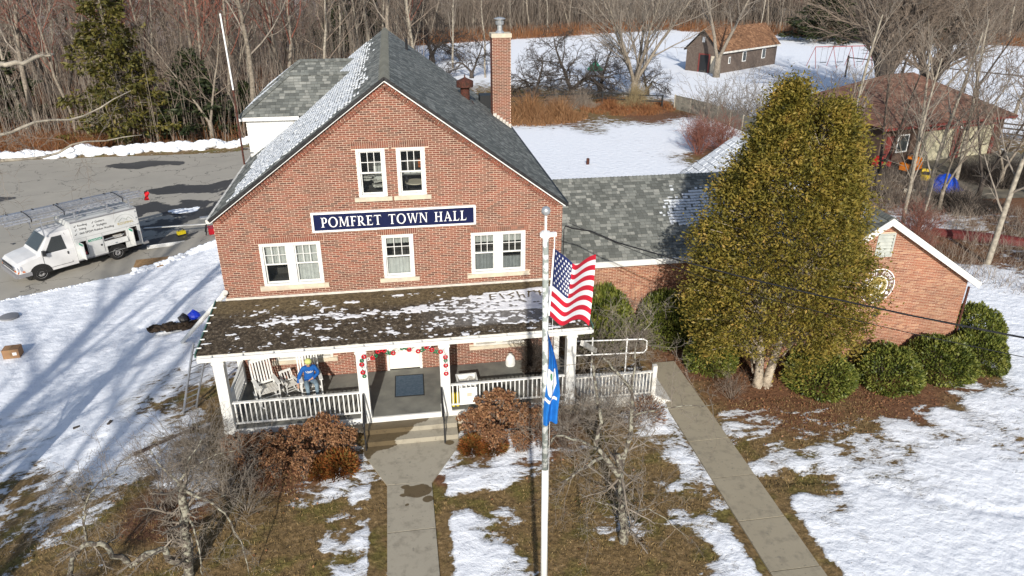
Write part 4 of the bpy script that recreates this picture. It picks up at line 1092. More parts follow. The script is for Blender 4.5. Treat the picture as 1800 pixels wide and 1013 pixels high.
for sg in (-1, 1):
    P = [Vector((CR, CY - .2, CRZ)), Vector((CR + sg * ov, CY - .2, CRZ - sA * ov)), Vector((CR + sg * ov, CYB + .2, CRZ - sA * ov)), Vector((CR, CYB + .2, CRZ))]
    Q = [p_ - V(0, 0, .1) for p_ in P]; rf.poly(P); rf.poly(Q)
    for i in range(4): j = (i + 1) % 4; rf.poly([P[i], P[j], Q[j], Q[i]])
cr_ = rf.build('gable_roof', m_dark, ax)
Lc = math.hypot(ov, ov * sA)
pl1 = Plane((CR - ov, CY - .2, CRZ - sA * ov), (0, 1, 0), (1, 0, sA)); pl2 = Plane((CR + ov, CY - .2, CRZ - sA * ov), (0, 1, 0), (-1, 0, sA))
FC = [(0, 0), (11.5, 0), (11.5, Lc), (0, Lc)]
shingles(cr_, pl1, FC, m_shingle, seed=71); shingles(cr_, pl2, FC, m_shingle, seed=72)
snow_rows(cr_, pl1, FC, lambda u, v: 1.0 if u > .9 + .3 * fb((v, 1), 4) and v < Lc - .2 else 0, seed=73, th=.05)
snow_rows(cr_, pl1, [(4.2, 0), (11.5, 0), (11.5, Lc), (4.2, Lc)], lambda u, v: 1.0, seed=74, row=.3, th=.09)
ridge_caps(cr_, (CR, CY - .2, CRZ), (CR, CYB + .2, CRZ), (.15, 0, 0), .10, m_shingle)
for sg in (-1, 1):
    A = Vector((CR, CY - .225, CRZ - .12)); B = Vector((CR + sg * ov, CY - .225, CRZ - sA * ov - .12))
    MB().prism([(CR, CRZ - .005), (CR + sg * ov, CRZ - sA * ov - .005), (CR + sg * ov, CRZ - sA * ov - .24), (CR, CRZ - .24)], lambda a, b_: (a, CY - .21 - .001 * sg, b_), (0, -.035, 0)).build('barge_board', m_white, cr_)
    MB().prism([(CR, CRZ - .20), (CR + sg * ov, CRZ - sA * ov - .20), (CR + sg * ov, CRZ - sA * ov - .23), (CR, CRZ - .23)], lambda a, b_: (a, CY - .2, b_), (0, .19, 0)).build('soffit', m_white, cr_)
    xx = CR + sg * ov; MB().box((xx - .05 if sg < 0 else xx - .02, CY - .2, CRZ - sA * ov - .15), (xx + .02 if sg < 0 else xx + .09, CYB + .2, CRZ - sA * ov - .02)).build('gutter', m_white, cr_)
MB().tube([(CX1 + .06, CY - .05, 2.6), (CX1 + .06, CY - .05, .05)], .04, 6).build('downpipe', m_rust, ax)
# louvre
m_louv = M_('louvre_paint', (.44, .46, .42), .7, (.34, .36, .33), 6)
a, b_, c_, d = LV
lv = MB().box((a, CY - .03, c_), (a + .06, CY + .05, d)).box((b_ - .06, CY - .03, c_), (b_, CY + .05, d)).box((a + .06, CY - .03, c_), (b_ - .06, CY + .05, c_ + .06)).box((a + .06, CY - .03, d - .06), (b_ - .06, CY + .05, d)).build('louvre_frame', m_louv, ax)
MB().poly([(a, CY + .055, c_), (b_, CY + .055, c_), (b_, CY + .055, d), (a, CY + .055, d)]).build('louvre_back', m_black, lv)
for k in range(6):
    z0_ = c_ + .07 + k * .115; MB().poly([(a + .06, CY - .025, z0_), (b_ - .06, CY - .025, z0_), (b_ - .06, CY + .03, z0_ + .095), (a + .06, CY + .03, z0_ + .095)]).build('louvre_slat', m_louv, lv)
MB().box((20.92, CY - .05, 1.72), (21.12, CY - .01, 1.86)).build('vent_cover', m_dark, ax)
# round painted seal
_txt = {}
def text_mesh(s_, size, mat, ext=.003, name='lettering', align='CENTER'):
    key = (s_, size, mat.name, align)
    if key in _txt: return _txt[key]
    cu = bpy.data.curves.new(name, 'FONT'); cu.body = s_; cu.size = size; cu.extrude = ext; cu.align_x = align; cu.align_y = 'CENTER'; cu.resolution_u = 2
    ob = bpy.data.objects.new('tmp', cu); COL.objects.link(ob)
    dg = bpy.context.evaluated_depsgraph_get(); me = bpy.data.meshes.new_from_object(ob.evaluated_get(dg)); me.name = name
    me.materials.clear(); me.materials.append(mat); bpy.data.objects.remove(ob); _txt[key] = me
    return me
seal = thing('wall_seal', 'round town seal with white rings and lettering on the annex gable', 'seal', (20.86, CY - .02, 2.86))
def ring(r0, r1, n=48, y=0.0, mat=m_signw, name='ring', th=.012):
    mb = MB()
    for k in range(n):
        a, b_ = 2 * PI * k / n, 2 * PI * (k + 1) / n
        P = [(r * math.cos(t), y, r * math.sin(t)) for r, t in ((r0, a), (r1, a), (r1, b_), (r0, b_))]
        mb.poly(P)
        for i in (1, 3): A, B = P[i], P[(i + 1) % 4]; mb.poly([A, B, (B[0], B[1] + th, B[2]), (A[0], A[1] + th, A[2])])
    return mb.build(name, mat, seal)
m_sealband = M_('seal_band', (0.17, 0.10, 0.085), .7, (.13, .08, .07), 20)
m_gold = M_('seal_gold', (0.42, 0.32, 0.12), .6, (.30, .26, .14), 8)
ring(.385, .595, mat=m_sealband, name='band', y=.006); ring(.595, .625, y=-.001); ring(.34, .385, y=-.001); ring(.0, .34, y=.006, mat=m_gold, name='field')
def arc_text(s_, r, a0, a1, size, flip=False):
    for i, c_ in enumerate(s_):
        if c_ == ' ': continue
        t_ = a0 + (a1 - a0) * i / max(1, len(s_) - 1)
        o = inst('letter', text_mesh(c_, size, m_signw), seal, (r * math.cos(t_), -.006, r * math.sin(t_)), (PI / 2, 0, 0))
        ang = (t_ - PI / 2) if not flip else (t_ + PI / 2)
        o.rotation_mode = 'QUATERNION'
        o.rotation_quaternion = Matrix(((math.cos(ang), -math.sin(ang), 0), (0, 0, -1), (math.sin(ang), math.cos(ang), 0))).to_quaternion()
arc_text('TOWN OF POMFRET', .485, math.radians(196), math.radians(-16), .17)
arc_text('1713', .485, math.radians(248), math.radians(292), .17, True)
ring(.0, .055, y=-.004, n=14, name='dot').location = (.40, 0, -.27)
mb = MB()  # small leaping animal and ground line in the middle
mb.prism([(-.2, -.05), (-.05, .03), (.08, .05), (.14, .16), (.2, .15), (.17, .1), (.14, -.02), (.10, -.08), (.12, -.2), (.07, -.2), (.04, -.09), (-.1, -.08), (-.16, -.2), (-.21, -.19), (-.17, -.1)], lambda a, b_: (a, .0, b_), (0, .006, 0))
mb.build('emblem', m_signw, seal)

# ================================================================ name board with serif letters
sg_ = thing('sign_board', 'long navy sign with a white frame reading POMFRET TOWN HALL over the door', 'sign', (2.76, -.07, 5.42))
SW, SH = 4.84, .60
MB().box((0.06, 0, .05), (SW - .06, .05, SH - .05)).build('board', m_navy, sg_)
MB().box((0, -.02, 0), (SW, .06, .052)).box((0, -.02, SH - .052), (SW, .06, SH)).box((0, -.019, .052), (.062, .06, SH - .052)).box((SW - .062, -.019, .052), (SW, .06, SH - .052)).build('frame', m_signw, sg_)
def glyph(ch):
    """polygons in a unit-high box; returns (polys, width)"""
    P = []; R = lambda a, b_, c_, d: P.append([(a, c_), (b_, c_), (b_, d), (a, d)])
    def ell(cx, cy, ro, so, ri, si, a0, a1, n=14):
        for k in range(n):
            t0 = a0 + (a1 - a0) * k / n; t1 = a0 + (a1 - a0) * (k + 1) / n
            P.append([(cx + ri * math.cos(t0), cy + si * math.sin(t0)), (cx + ro * math.cos(t0), cy + so * math.sin(t0)), (cx + ro * math.cos(t1), cy + so * math.sin(t1)), (cx + ri * math.cos(t1), cy + si * math.sin(t1))])
    def bar(x0, y0, x1, y1, w): P.append([(x0 - w / 2, y0), (x0 + w / 2, y0), (x1 + w / 2, y1), (x1 - w / 2, y1)])
    s = .045; T = .15
    def serif(cx, y, w=.13): R(cx - w, cx + w, y, y + s)
    if ch in 'PRFE':
        R(.10, .10 + T, s, 1 - s); R(0, .34, 0, s)
        if ch in 'FE':
            R(0, .60, 1 - .075, 1); P.append([(.55, 1 - .075), (.60, 1 - .075), (.62, .76)]); R(.25, .44, .50, .56); P.append([(.44, .42), (.48, .42), (.48, .66), (.44, .62)])
            if ch == 'E': R(.34, .62, 0, .075); P.append([(.57, .075), (.62, .075), (.66, .26)])
            return P, (.66 if ch == 'E' else .58)
        R(0, .10, 1 - s, 1); R(.25, .36, 1 - .07, 1); R(.25, .36, .40, .46)
        ell(.36, .70, .27, .30, .12, .235, -PI / 2, PI / 2)
        if ch == 'R': P.append([(.30, .42), (.46, .42), (.80, 0), (.62, 0)]); R(.60, .84, 0, s); return P, .80
        return P, .64
    if ch == 'O': ell(.46, .5, .47, .53, .31, .46, 0, 2 * PI, 26); return P, .93
    if ch == 'M':
        bar(.12, s, .17, 1 - s, .07); serif(.12, 0, .12); R(.02, .22, 1 - s, 1)
        P.append([(.14, 1), (.30, 1), (.57, .06), (.47, .06)]); P.append([(.47, .06), (.54, .06), (.86, 1), (.80, 1)])
        R(.80, .95, s, 1); serif(.88, 0, .16); R(.82, 1.02, 1 - s, 1); return P, 1.04
    if ch == 'N':
        R(.10, .165, s, 1 - s); serif(.13, 0, .12); R(0, .16, 1 - s, 1); P.append([(.10, 1), (.29, 1), (.80, 0), (.68, 0)]); R(.72, .785, .02, 1 - s); serif(.75, 1 - s, .12); return P, .86
    if ch == 'T': R(.30, .45, s, 1 - .07); serif(.375, 0, .16); R(.02, .73, 1 - .07, 1); P.append([(.0, .76), (.05, .93), (.02, .93)]); P.append([(.75, .76), (.73, .93), (.70, .93)]); return P, .74
    if ch == 'W':
        for o in (0, .48): P.append([(.06 + o, 1 - s), (.21 + o, 1 - s), (.42 + o, 0), (.34 + o, 0)]); P.append([(.36 + o, 0), (.42 + o, 0), (.62 + o, 1 - s), (.56 + o, 1 - s)])
        R(0, .30, 1 - s, 1); R(.46, .74, 1 - s, 1); R(1.0, 1.2, 1 - s, 1); return P, 1.16
    if ch == 'H': R(.10, .25, s, 1 - s); R(.60, .75, s, 1 - s); [R(a, a + .35, y, y + s) for a in (0, .5) for y in (0, 1 - s)]; R(.25, .60, .48, .55); return P, .85
    if ch == 'A': P.append([(.10, s), (.16, s), (.44, 1), (.38, .98)]); P.append([(.34, 1), (.46, 1), (.80, s), (.63, s)]); R(.22, .62, .30, .36); R(0, .26, 0, s); R(.52, .88, 0, s); return P, .86
    if ch == 'L': R(.10, .25, s, 1 - s); R(0, .35, 1 - s, 1); R(0, .58, 0, .07); P.append([(.54, .07), (.60, .0), (.64, .30)]); return P, .64
    return P, .4
txt = 'POMFRET TOWN HALL'; hgt = .30; adv = []
for c_ in txt: adv.append(.62 if c_ == ' ' else glyph(c_)[1] + .13)
k_ = (SW - .52) / sum(adv) ; x = .27
for i, c_ in enumerate(txt):
    if c_ != ' ':
        mb = MB()
        for j, pl in enumerate(glyph(c_)[0]):
            ar = sum(pl[a][0] * pl[(a + 1) % len(pl)][1] - pl[(a + 1) % len(pl)][0] * pl[a][1] for a in range(len(pl)))
            if ar < 0: pl = pl[::-1]
            mb.prism([(x + a * k_, .15 + b_ * hgt) for a, b_ in pl], lambda a, b_, j=j: (a, -.012 - .0004 * j, b_), (0, .02, 0))
        mb.build('letter', m_signw, sg_)
    x += adv[i] * k_
for xx in (.10, SW - .16):
    for zz in (.09, SH - .13): MB().box((xx, -.006, zz), (xx + .06, .0, zz + .02)).build('screw_plate', m_navy, sg_)

# ================================================================ vegetation
def grow(mbs, p, d, L, r, lvl, cfg, rnd):
    """tapered limb with children; mbs[0] trunk + main limbs, mbs[1] fine crown"""
    lv = cfg['lv'][min(lvl, len(cfg['lv']) - 1)]
    n = lv['seg']; pts = [Vector(p)]; rad = [r]; d = Vector(d).normalized(); sl = L / n
    rend = r * lv.get('taper', .35)
    for i in range(n):
        j = lv['gnarl']
        d = (d + Vector((rnd.gauss(0, j), rnd.gauss(0, j), rnd.gauss(0, j) + lv.get('up', 0)))).normalized()
        pts.append(pts[-1] + d * sl); rad.append(r + (rend - r) * (i + 1) / n)
    mb = mbs[0] if lvl < cfg.get('split', 1) else mbs[1]
    mb.tube(pts, rad, lv['sides'], cap=False)
    if lvl + 1 >= cfg['levels']: return
    nx = cfg['lv'][lvl + 1]; k = nx['n']
    for i in range(k):
        t = nx.get('t0', .25) + (1 - nx.get('t0', .25)) * (i + rnd.random() * .8) / k; t = min(t, .99)
        f = t * n; a = int(f); f -= a; q = pts[a].lerp(pts[min(a + 1, n)], f); dd = (pts[min(a + 1, n)] - pts[a]).normalized()
        ang = rnd.uniform(*nx['ang']); az = i * 2.4 + rnd.uniform(-.6, .6)
        u = dd.orthogonal().normalized(); w = dd.cross(u)
        nd = dd * math.cos(ang) + (u * math.cos(az) + w * math.sin(az)) * math.sin(ang)
        rr_ = (r + (rend - r) * t) * nx['rr']; rr_ = max(rr_, cfg['rmin'])
        grow(mbs, q, nd, L * nx['len'] * rnd.uniform(.7, 1.15) * (1 - .45 * t * nx.get('conic', .6)), rr_, lvl + 1, cfg, rnd)

def cfg_(levels=4, n1=12, n2=6, n3=5, ang=(.5, .95), t0=.3, l1=.45, l2=.45, l3=.5, gn=.08, up=.06, rmin=.012, sides=(7, 4, 3, 3), seg=(8, 5, 3, 2)):
    return {'levels': levels, 'rmin': rmin, 'split': 1, 'lv': [
        dict(seg=seg[0], sides=sides[0], gnarl=gn, up=.02, taper=.25),
        dict(n=n1, seg=seg[1], sides=sides[1], gnarl=gn * 1.6, up=up, ang=ang, t0=t0, len=l1, rr=.5, conic=.7, taper=.3),
        dict(n=n2, seg=seg[2], sides=sides[2], gnarl=gn * 2, up=up, ang=(.4, .9), t0=.2, len=l2, rr=.5, taper=.4),
        dict(n=n3, seg=seg[3], sides=sides[3], gnarl=gn * 2.4, up=up * .5, ang=(.35, .9), t0=.15, len=l3, rr=.6, taper=.5),
        dict(n=4, seg=2, sides=3, gnarl=gn * 2.4, up=0, ang=(.35, .9), t0=.15, len=.5, rr=.7, taper=.6)]}

def tree_mesh(seed, h, r, cfg, lean=(0, 0), mats=(None, None), forks=1):
    rnd = random.Random(seed); mbs = (MB(), MB())
    if forks == 1: grow(mbs, (0, 0, -.1), (lean[0], lean[1], 1), h, r, 0, cfg, rnd)
    else:
        mbs[0].tube([(0, 0, -.1), (0, 0, h * .1), (lean[0] * .1, 0, h * .16)], [r * 1.2, r * 1.02, r * .95], 8)
        for i in range(forks):
            a = 2 * PI * i / forks + rnd.random(); s_ = rnd.uniform(.25, .5)
            grow(mbs, (lean[0] * .1, 0, h * .13), (math.cos(a) * s_, math.sin(a) * s_, 1), h * rnd.uniform(.7, .9), r * .62, 0, cfg, rnd)
    return mbs[0].mesh('trunk', mats[0], True), mbs[1].mesh('crown', mats[1], True)

def tree(name, label, meshes, loc, rz=0, sc=1.0, group=None, cat='tree'):
    t = thing(name, label, cat, loc, rz, group, sc)
    inst('trunk', meshes[0], t); inst('crown', meshes[1], t)
    return t

mk_forest = []
for i in range(7):
    mats = [(m_bark, m_twig), (m_bark_pale, m_twig_pale), (m_bark, m_twig_pale), (m_bark_dark, m_twig), (m_bark_pale, m_twig), (m_bark, m_twig_red), (m_bark, m_twig)][i]
    mk_forest.append(tree_mesh(100 + i, 13 + i % 3 * 1.5, .17 + .02 * (i % 4), cfg_(n1=13, n2=6, n3=4, rmin=.018, gn=.05 + .02 * (i % 3), t0=.22 + .06 * (i % 3), up=.10), mats=mats, forks=1 if i % 3 else 2))
rnd = random.Random(77)
pts = []
def ok(x, y, dmin):
    for a, b_ in pts:
        if (a - x) ** 2 + (b_ - y) ** 2 < dmin * dmin: return False
    return True
def in_view(x, y, z=6, m=1.12):
    d = Vector((x, y, z)) - camp; f = Vector((math.sin(_yaw) * math.cos(_pit), math.cos(_yaw) * math.cos(_pit), -math.sin(_pit))); r_ = Vector((math.cos(_yaw), -math.sin(_yaw), 0)); zc = d.dot(f)
    return zc > 0 and abs(d.dot(r_) / zc) < .707 * m
n_ = 0
while n_ < 118:
    y = 42 + 63 * rnd.random() ** .9; x = rnd.uniform(-75, 9)
    if x > 9 - max(0, (62 - y)) * .55 and y < 95: continue
    if (x + 16.4) ** 2 + (y - 40.7) ** 2 < 12 or not in_view(x, y) or not ok(x, y, 2.6): continue
    pts.append((x, y)); n_ += 1; k = rnd.randrange(7); k = 5 if (rnd.random() < .22 and -35 < x < -3 and y < 70) else k
    tree('forest_tree', 'leafless tree in the woods behind the parking lot', mk_forest[k], (x, y, H(x, y) - .05), rnd.uniform(0, 6.3), rnd.uniform(.8, 1.25), 'trees of the woods behind the parking lot')
def edge_y(x): return max(60, (102 + (x - 9) * .42) if x < 60 else (119 - (x - 60) * .75))
n_ = 0
while n_ < 112:
    x = rnd.uniform(8, 150); y = edge_y(x) + 1.5 + 42 * rnd.random() ** 1.2
    if not in_view(x, y) or not ok(x, y, 2.4) or abs(x - 95) < 9 and abs(y - 134) < 8: continue
    pts.append((x, y)); n_ += 1
    tree('forest_tree', 'leafless tree in the woods beyond the snowy field', mk_forest[rnd.choice((0, 1, 2, 3, 4, 6))], (x, y, -.05), rnd.uniform(0, 6.3), rnd.uniform(.75, 1.1), 'trees of the woods beyond the field')

# far mass of stems and the brush at their feet
def stalks(name, n, sampler, hfun, mat, seed, rad=.02, bend=.25, sides=3, parent=None, segs=2):
    rs = np.random.RandomState(seed); P = sampler(rs, n); n = len(P)
    h = hfun(rs, P); az = rs.rand(n) * 6.283; bd = rs.rand(n) * bend
    dx, dy = np.cos(az) * bd, np.sin(az) * bd; V_ = []; F = []
    w = rad * (0.6 + .8 * rs.rand(n)); fa = rs.rand(n) * 3.14
    co = np.zeros((n, (segs + 1) * 3, 3)); 
    for s_ in range(segs + 1):
        t = s_ / segs; cx = P[:, 0] + dx * h * t * (.4 + .6 * t); cy = P[:, 1] + dy * h * t * (.4 + .6 * t); cz = P[:, 2] + h * t
        for k in range(3):
            a = fa + k * 2.094; co[:, s_ * 3 + k, 0] = cx + np.cos(a) * w * (1 - .75 * t); co[:, s_ * 3 + k, 1] = cy + np.sin(a) * w * (1 - .75 * t); co[:, s_ * 3 + k, 2] = cz
    fl = []
    for s_ in range(segs):
        for k in range(3): fl.append((s_ * 3 + k, s_ * 3 + (k + 1) % 3, s_ * 3 + 3 + (k + 1) % 3, s_ * 3 + 3 + k))
    faces = (np.arange(n) * (segs + 1) * 3)[:, None, None] + np.array(fl)[None]
    me = np_mesh(name, co.reshape(-1, 3), faces.reshape(-1, 4), 4, mat, False)
    return inst(name, me, parent)
def Hn(x, y): return -1.1 * smooth((-x - .5) / 7.5)
m_brush = leaf_mat('rusty_brush', [(.10, .035, .018), (.22, .085, .035), (.32, .15, .06), (.20, .12, .07)], .6)
m_brush_gold = leaf_mat('golden_dead_brush', [(.10, .045, .02), (.22, .105, .045), (.36, .20, .095), (.17, .095, .05)], 1.2)
m_stems = leaf_mat('woodland_stems', [(.12, .095, .075), (.22, .175, .14), (.34, .29, .235), (.19, .13, .10)], .15)
m_stems_far = leaf_mat('far_stems', [(.07, .055, .045), (.15, .12, .095), (.24, .20, .16), (.12, .085, .065)], .12)
def samp_woods(rs, n):
    x = rs.uniform(-85, 9, n); y = 41.5 + 75 * rs.rand(n) ** 1.3; m_ = (x < 9 - np.maximum(0, 60 - y) * .55); x, y = x[m_], y[m_]
    return np.stack([x, y, Hn(x, y) - .05], 1)
def samp_far(rs, n, d0=0, d1=48, pw=1.0):
    x = rs.uniform(4, 155, n); y = np.array([edge_y(a) for a in x]) + d0 + (d1 - d0) * rs.rand(n) ** pw; m_ = ~((np.abs(x - 95) < 9) & (np.abs(y - 134) < 7)); return np.stack([x[m_], y[m_], x[m_] * 0 - .05], 1)
o = stalks('woodland_saplings', 9000, samp_woods, lambda rs, P: 2.5 + 6.5 * rs.rand(len(P)) ** 1.5, m_stems, 1, .03, .35); tag(o, 'mass of thin grey saplings filling the woods behind the parking lot', 'saplings', kind='stuff')
o = stalks('woodland_brush', 16000, lambda rs, n: samp_woods(rs, n), lambda rs, P: .5 + 1.4 * rs.rand(len(P)), m_brush, 2, .022, .8); tag(o, 'rusty undergrowth covering the floor of the left woods', 'undergrowth', kind='stuff')
o = stalks('roadside_brush', 9000, lambda rs, n: np.stack([rs.uniform(-60, -17.5, n), 39.2 + 3.2 * rs.rand(n), np.full(n, -1.12)], 1), lambda rs, P: .4 + 1.2 * rs.rand(len(P)), m_brush, 6, .02, .9); tag(o, 'orange brown weeds along the snowbank behind the parking lot', 'weeds', kind='stuff')
o = stalks('far_woods', 15000, lambda rs, n: samp_far(rs, n, 1, 50), lambda rs, P: 4 + 8 * rs.rand(len(P)), m_stems_far, 3, .045, .5); tag(o, 'far wood of grey brown stems closing off the snowy field', 'woods', kind='stuff')
o = stalks('field_edge_brush', 14000, lambda rs, n: samp_far(rs, n, -.8, 5, 1.4), lambda rs, P: .5 + 2.0 * rs.rand(len(P)) ** 1.5, m_brush, 4, .03, .7); tag(o, 'rusty brush along the far edge of the snowy field', 'brush', kind='stuff')

def cloud(name, P, size, mat, seed, parent=None, aspect=.5, out=None, droop=0.0, spread=.8):
    """leaf-sized faces: each a folded pair of triangles sharing its spine"""
    rs = np.random.RandomState(seed); n = len(P)
    d = rs.normal(size=(n, 3)) * spread
    if out is not None: d += out
    d[:, 2] -= droop; d /= np.linalg.norm(d, axis=1)[:, None] + 1e-9
    s_ = np.cross(d, rs.normal(size=(n, 3))); s_ /= np.linalg.norm(s_, axis=1)[:, None] + 1e-9
    L = size * (.6 + .8 * rs.rand(n))[:, None]; up = np.cross(d, s_)
    co = np.zeros((n, 4, 3)); co[:, 0] = P; co[:, 1] = P + d * L * .5 + s_ * L * aspect * .5 + up * L * .08; co[:, 2] = P + d * L; co[:, 3] = P + d * L * .5 - s_ * L * aspect * .5 + up * L * .08
    faces = (np.arange(n) * 4)[:, None] + np.arange(4)[None]
    me = np_mesh(name, co.reshape(-1, 3), faces, 4, mat, False)
    return me if parent is False else inst(name, me, parent)

m_cedar = leaf_mat('cedar_foliage', [(.026, .028, .006), (.10, .092, .014), (.19, .155, .026), (.27, .20, .038), (.34, .21, .055)], 2.3, .18, .6, .3, .34, 1.75)
m_rhodo = leaf_mat('glossy_evergreen_leaves', [(.018, .030, .007), (.075, .098, .017), (.155, .172, .032), (.25, .245, .06)], 2.6, .10, .5, .35, .5, 1.5)
m_spruce = leaf_mat('spruce_needles', [(.02, .022, .006), (.06, .06, .012), (.12, .105, .022), (.17, .13, .035)], .8, .08)
m_hemlock = leaf_mat('dark_hemlock_needles', [(.008, .014, .006), (.018, .028, .010), (.035, .045, .016), (.06, .06, .025)], .8)
m_hyd = leaf_mat('dried_hydrangea', [(.025, .012, .008), (.085, .034, .018), (.17, .070, .032), (.30, .17, .085), (.07, .028, .018)], 3.5, rw=.5, nw=1.6)
m_hydh = leaf_mat('dried_flower_heads', [(.09, .035, .018), (.18, .080, .038), (.32, .18, .09), (.14, .06, .03)], 5)
m_spirea = leaf_mat('orange_heath', [(.05, .05, .015), (.17, .055, .016), (.24, .075, .018), (.15, .11, .03), (.20, .10, .03)], 3)
m_leafl = leaf_mat('fallen_leaves', [(.06, .028, .014), (.14, .06, .028), (.24, .115, .055), (.34, .19, .10)], 2)

# ---- the big cedar
cedar = thing('cedar_tree', 'huge yellow green cedar with a twin pale trunk in front of the annex', 'tree', (16.75, -2.0, 0))
tb = MB(); rc = random.Random(5)
tb.tube([(-.20, 0, -.1), (-.17, 0, .25), (-.22, 0, .9), (-.30, .05, 2.0), (-.5, .1, 4.5), (-.55, .2, 7.5), (-.5, .2, 9.3)], [.20, .15, .135, .12, .10, .06, .015], 9)
tb.tube([(.13, -.02, -.1), (.14, -.02, .25), (.24, -.02, .9), (.42, .0, 2.0), (.7, .1, 4.5), (.75, .1, 7.2), (.7, .1, 9.0)], [.19, .15, .13, .12, .10, .06, .015], 9)
for k in range(10):
    a = rc.uniform(0, 6.28); tb.tube([(math.cos(a) * .12, math.sin(a) * .1, .12), (math.cos(a) * .36, math.sin(a) * .3, -.04)], [.07, .03], 5)
m_cedarbark = M_('stringy_cedar_bark', (.46, .40, .31), .95, (.26, .21, .16), 9, .7, 30)
tb.build('trunk', m_cedarbark, cedar, True)
lb = MB(); crs = np.random.RandomState(8); PP = []; OO = []
def env(zz, az):
    t = (zz - 1.0) / 8.75
    r_ = 2.95 * (1 - min(1, max(0, t)) ** 1.75) ** .70 * min(1, .62 + t * 3.0)
    r_ *= 1 + .10 * math.sin(az * 3 + zz * 1.1) + .07 * math.sin(az * 7 - zz * 2.3)
    return r_
for k in range(1750):
    zz = 1.05 + 8.6 * (crs.rand() ** .92); az = crs.rand() * 6.283; e = env(zz, az); q_ = .50 + .5 * crs.rand() ** .45
    if crs.rand() < .10: q_ *= .6
    # twin tops
    cx_ = -.42 if math.cos(az) < 0 else .52; tw = max(0, (zz - 7.0) / 2.2)
    cx, cy = cx_ * min(1, tw * 1.6), 0
    if cx_ > 0 and zz > 9.05: continue
    e *= (1 - .45 * min(1, tw))
    x, y = cx + e * q_ * math.cos(az), cy + e * q_ * math.sin(az)
    if zz < 1.6 + .6 * max(0, -math.sin(az)) + .35 * math.sin(az * 5 + 1): continue
    X, Y = x + 16.75, y - 2.0
    roofz = CRZ - sA * abs(X - CR) + .15
    if X - 16.75 > (2.62 if zz > 4.6 else 2.62 - .12 * (4.6 - zz)) + .28 * (Y + 2.0) + .10 * math.sin(zz * 5): continue
    if zz < 1.9 + .25 * math.sin(az * 3) and math.sin(az) < .3: continue
    if X > 17.1 and Y > CY - .28 and zz < max(3.3, roofz): continue
    if .35 < math.sin(zz * 2.1 + az * 2) * math.sin(az * 4.3) and zz > 5.3 and zz < 6.2 and crs.rand() < .6: continue
    o_ = np.array([math.cos(az), math.sin(az), .55]); m_ = crs.randint(70, 112); sp_ = .24 + .17 * crs.rand()
    PP.append(np.array([x, y, zz]) + crs.normal(size=(m_, 3)) * [sp_ * .62, sp_ * .62, sp_ * .5]); OO.append(np.tile(o_ + crs.normal(size=3) * .35, (m_, 1)))
    if k % 3 == 0:
        side = -1 if x < 0 else 1; tx = (-.4 if side < 0 else .55); lb.tube([(tx, 0, zz - .5 - e * .15), (x * .6 + tx * .3, y * .6, zz - .25), (x, y, zz)], [.035, .022, .008], 4, cap=False)
lb.build('branches', m_cedarbark, cedar, True)
PP = np.concatenate(PP); OO = np.concatenate(OO)
kp = ~((PP[:, 0] + 16.75 > 17.15) & (PP[:, 1] - 2.0 > CY - .15) & (PP[:, 2] < np.maximum(3.1, CRZ - sA * np.abs(PP[:, 0] + 16.75 - CR) + .1)))
PP, OO = PP[kp], OO[kp]
cloud('crown', PP, .102, m_cedar, 9, cedar, .42, OO * .9, .15, .75)

# ---- round evergreen shrubs
def bush_mesh(seed, n=11000, size=.085, mat=None):
    rs = np.random.RandomState(seed); v = rs.normal(size=(n * 2, 3)); v /= np.linalg.norm(v, axis=1)[:, None]; v = v[v[:, 2] > -.35][:n]
    az = np.arctan2(v[:, 1], v[:, 0]); lump = 1 + .05 * np.sin(az * 4 + seed + v[:, 2] * 3) + .05 * np.sin(az * 9 + v[:, 2] * 8) * np.sin(v[:, 2] * 9 + seed)
    q_ = (.72 + .28 * rs.rand(len(v)) ** .5) * lump; P = v * q_[:, None]; P[:, 2] = P[:, 2] * .80 + .28
    return cloud('foliage', P, size, mat, seed, False, .45, v * 1.1 + [0, 0, .25], 0.0, .7)
bm = [bush_mesh(20 + k, mat=m_rhodo) for k in range(3)]
stem_b = MB(); rs2 = random.Random(3)
for k in range(16):
    a = rs2.uniform(0, 6.28); e = rs2.uniform(.4, .8); stem_b.tube([(0, 0, -.05), (math.cos(a) * e * .5, math.sin(a) * e * .5, .35), (math.cos(a) * e, math.sin(a) * e, .85)], [.03, .02, .01], 4, cap=False)
stem_me = stem_b.mesh('stems', m_bark_dark)
for i, (x, y, r_, h_, lab) in enumerate([
        (15.55, -.55, .88, 1.15, 'dark evergreen shrub left of the cedar trunk by the path'),
        (18.55, -2.3, 1.06, 1.15, 'rounded evergreen shrub just right of the cedar trunk'),
        (20.9, -2.45, 1.02, 1.2, 'egg shaped evergreen shrub under the round wall seal'),
        (23.0, -2.2, 1.05, 1.2, 'evergreen shrub third from the cedar, touching its right neighbour'),
        (24.6, -1.9, .95, 1.2, 'evergreen shrub at the right corner of the annex'),
        (25.35, -.7, 1.0, 1.5, 'tallest evergreen shrub, just past the annex corner'),
        (12.3, 1.5, 1.0, 2.15, 'evergreen shrub against the link wall behind the flag'),
        (14.6, 1.55, .95, 1.75, 'shaded evergreen shrub against the link wall beside the cedar'),
        (16.2, 1.2, .85, 1.4, 'small shaded evergreen shrub behind the cedar trunk')]):
    t = thing('evergreen_shrub', lab, 'shrub', (x, y, 0), i * 1.3, 'evergreen shrubs along the annex', (r_, r_, h_ / 1.05)); inst('foliage', bm[i % 3], t); inst('stems', stem_me, t)

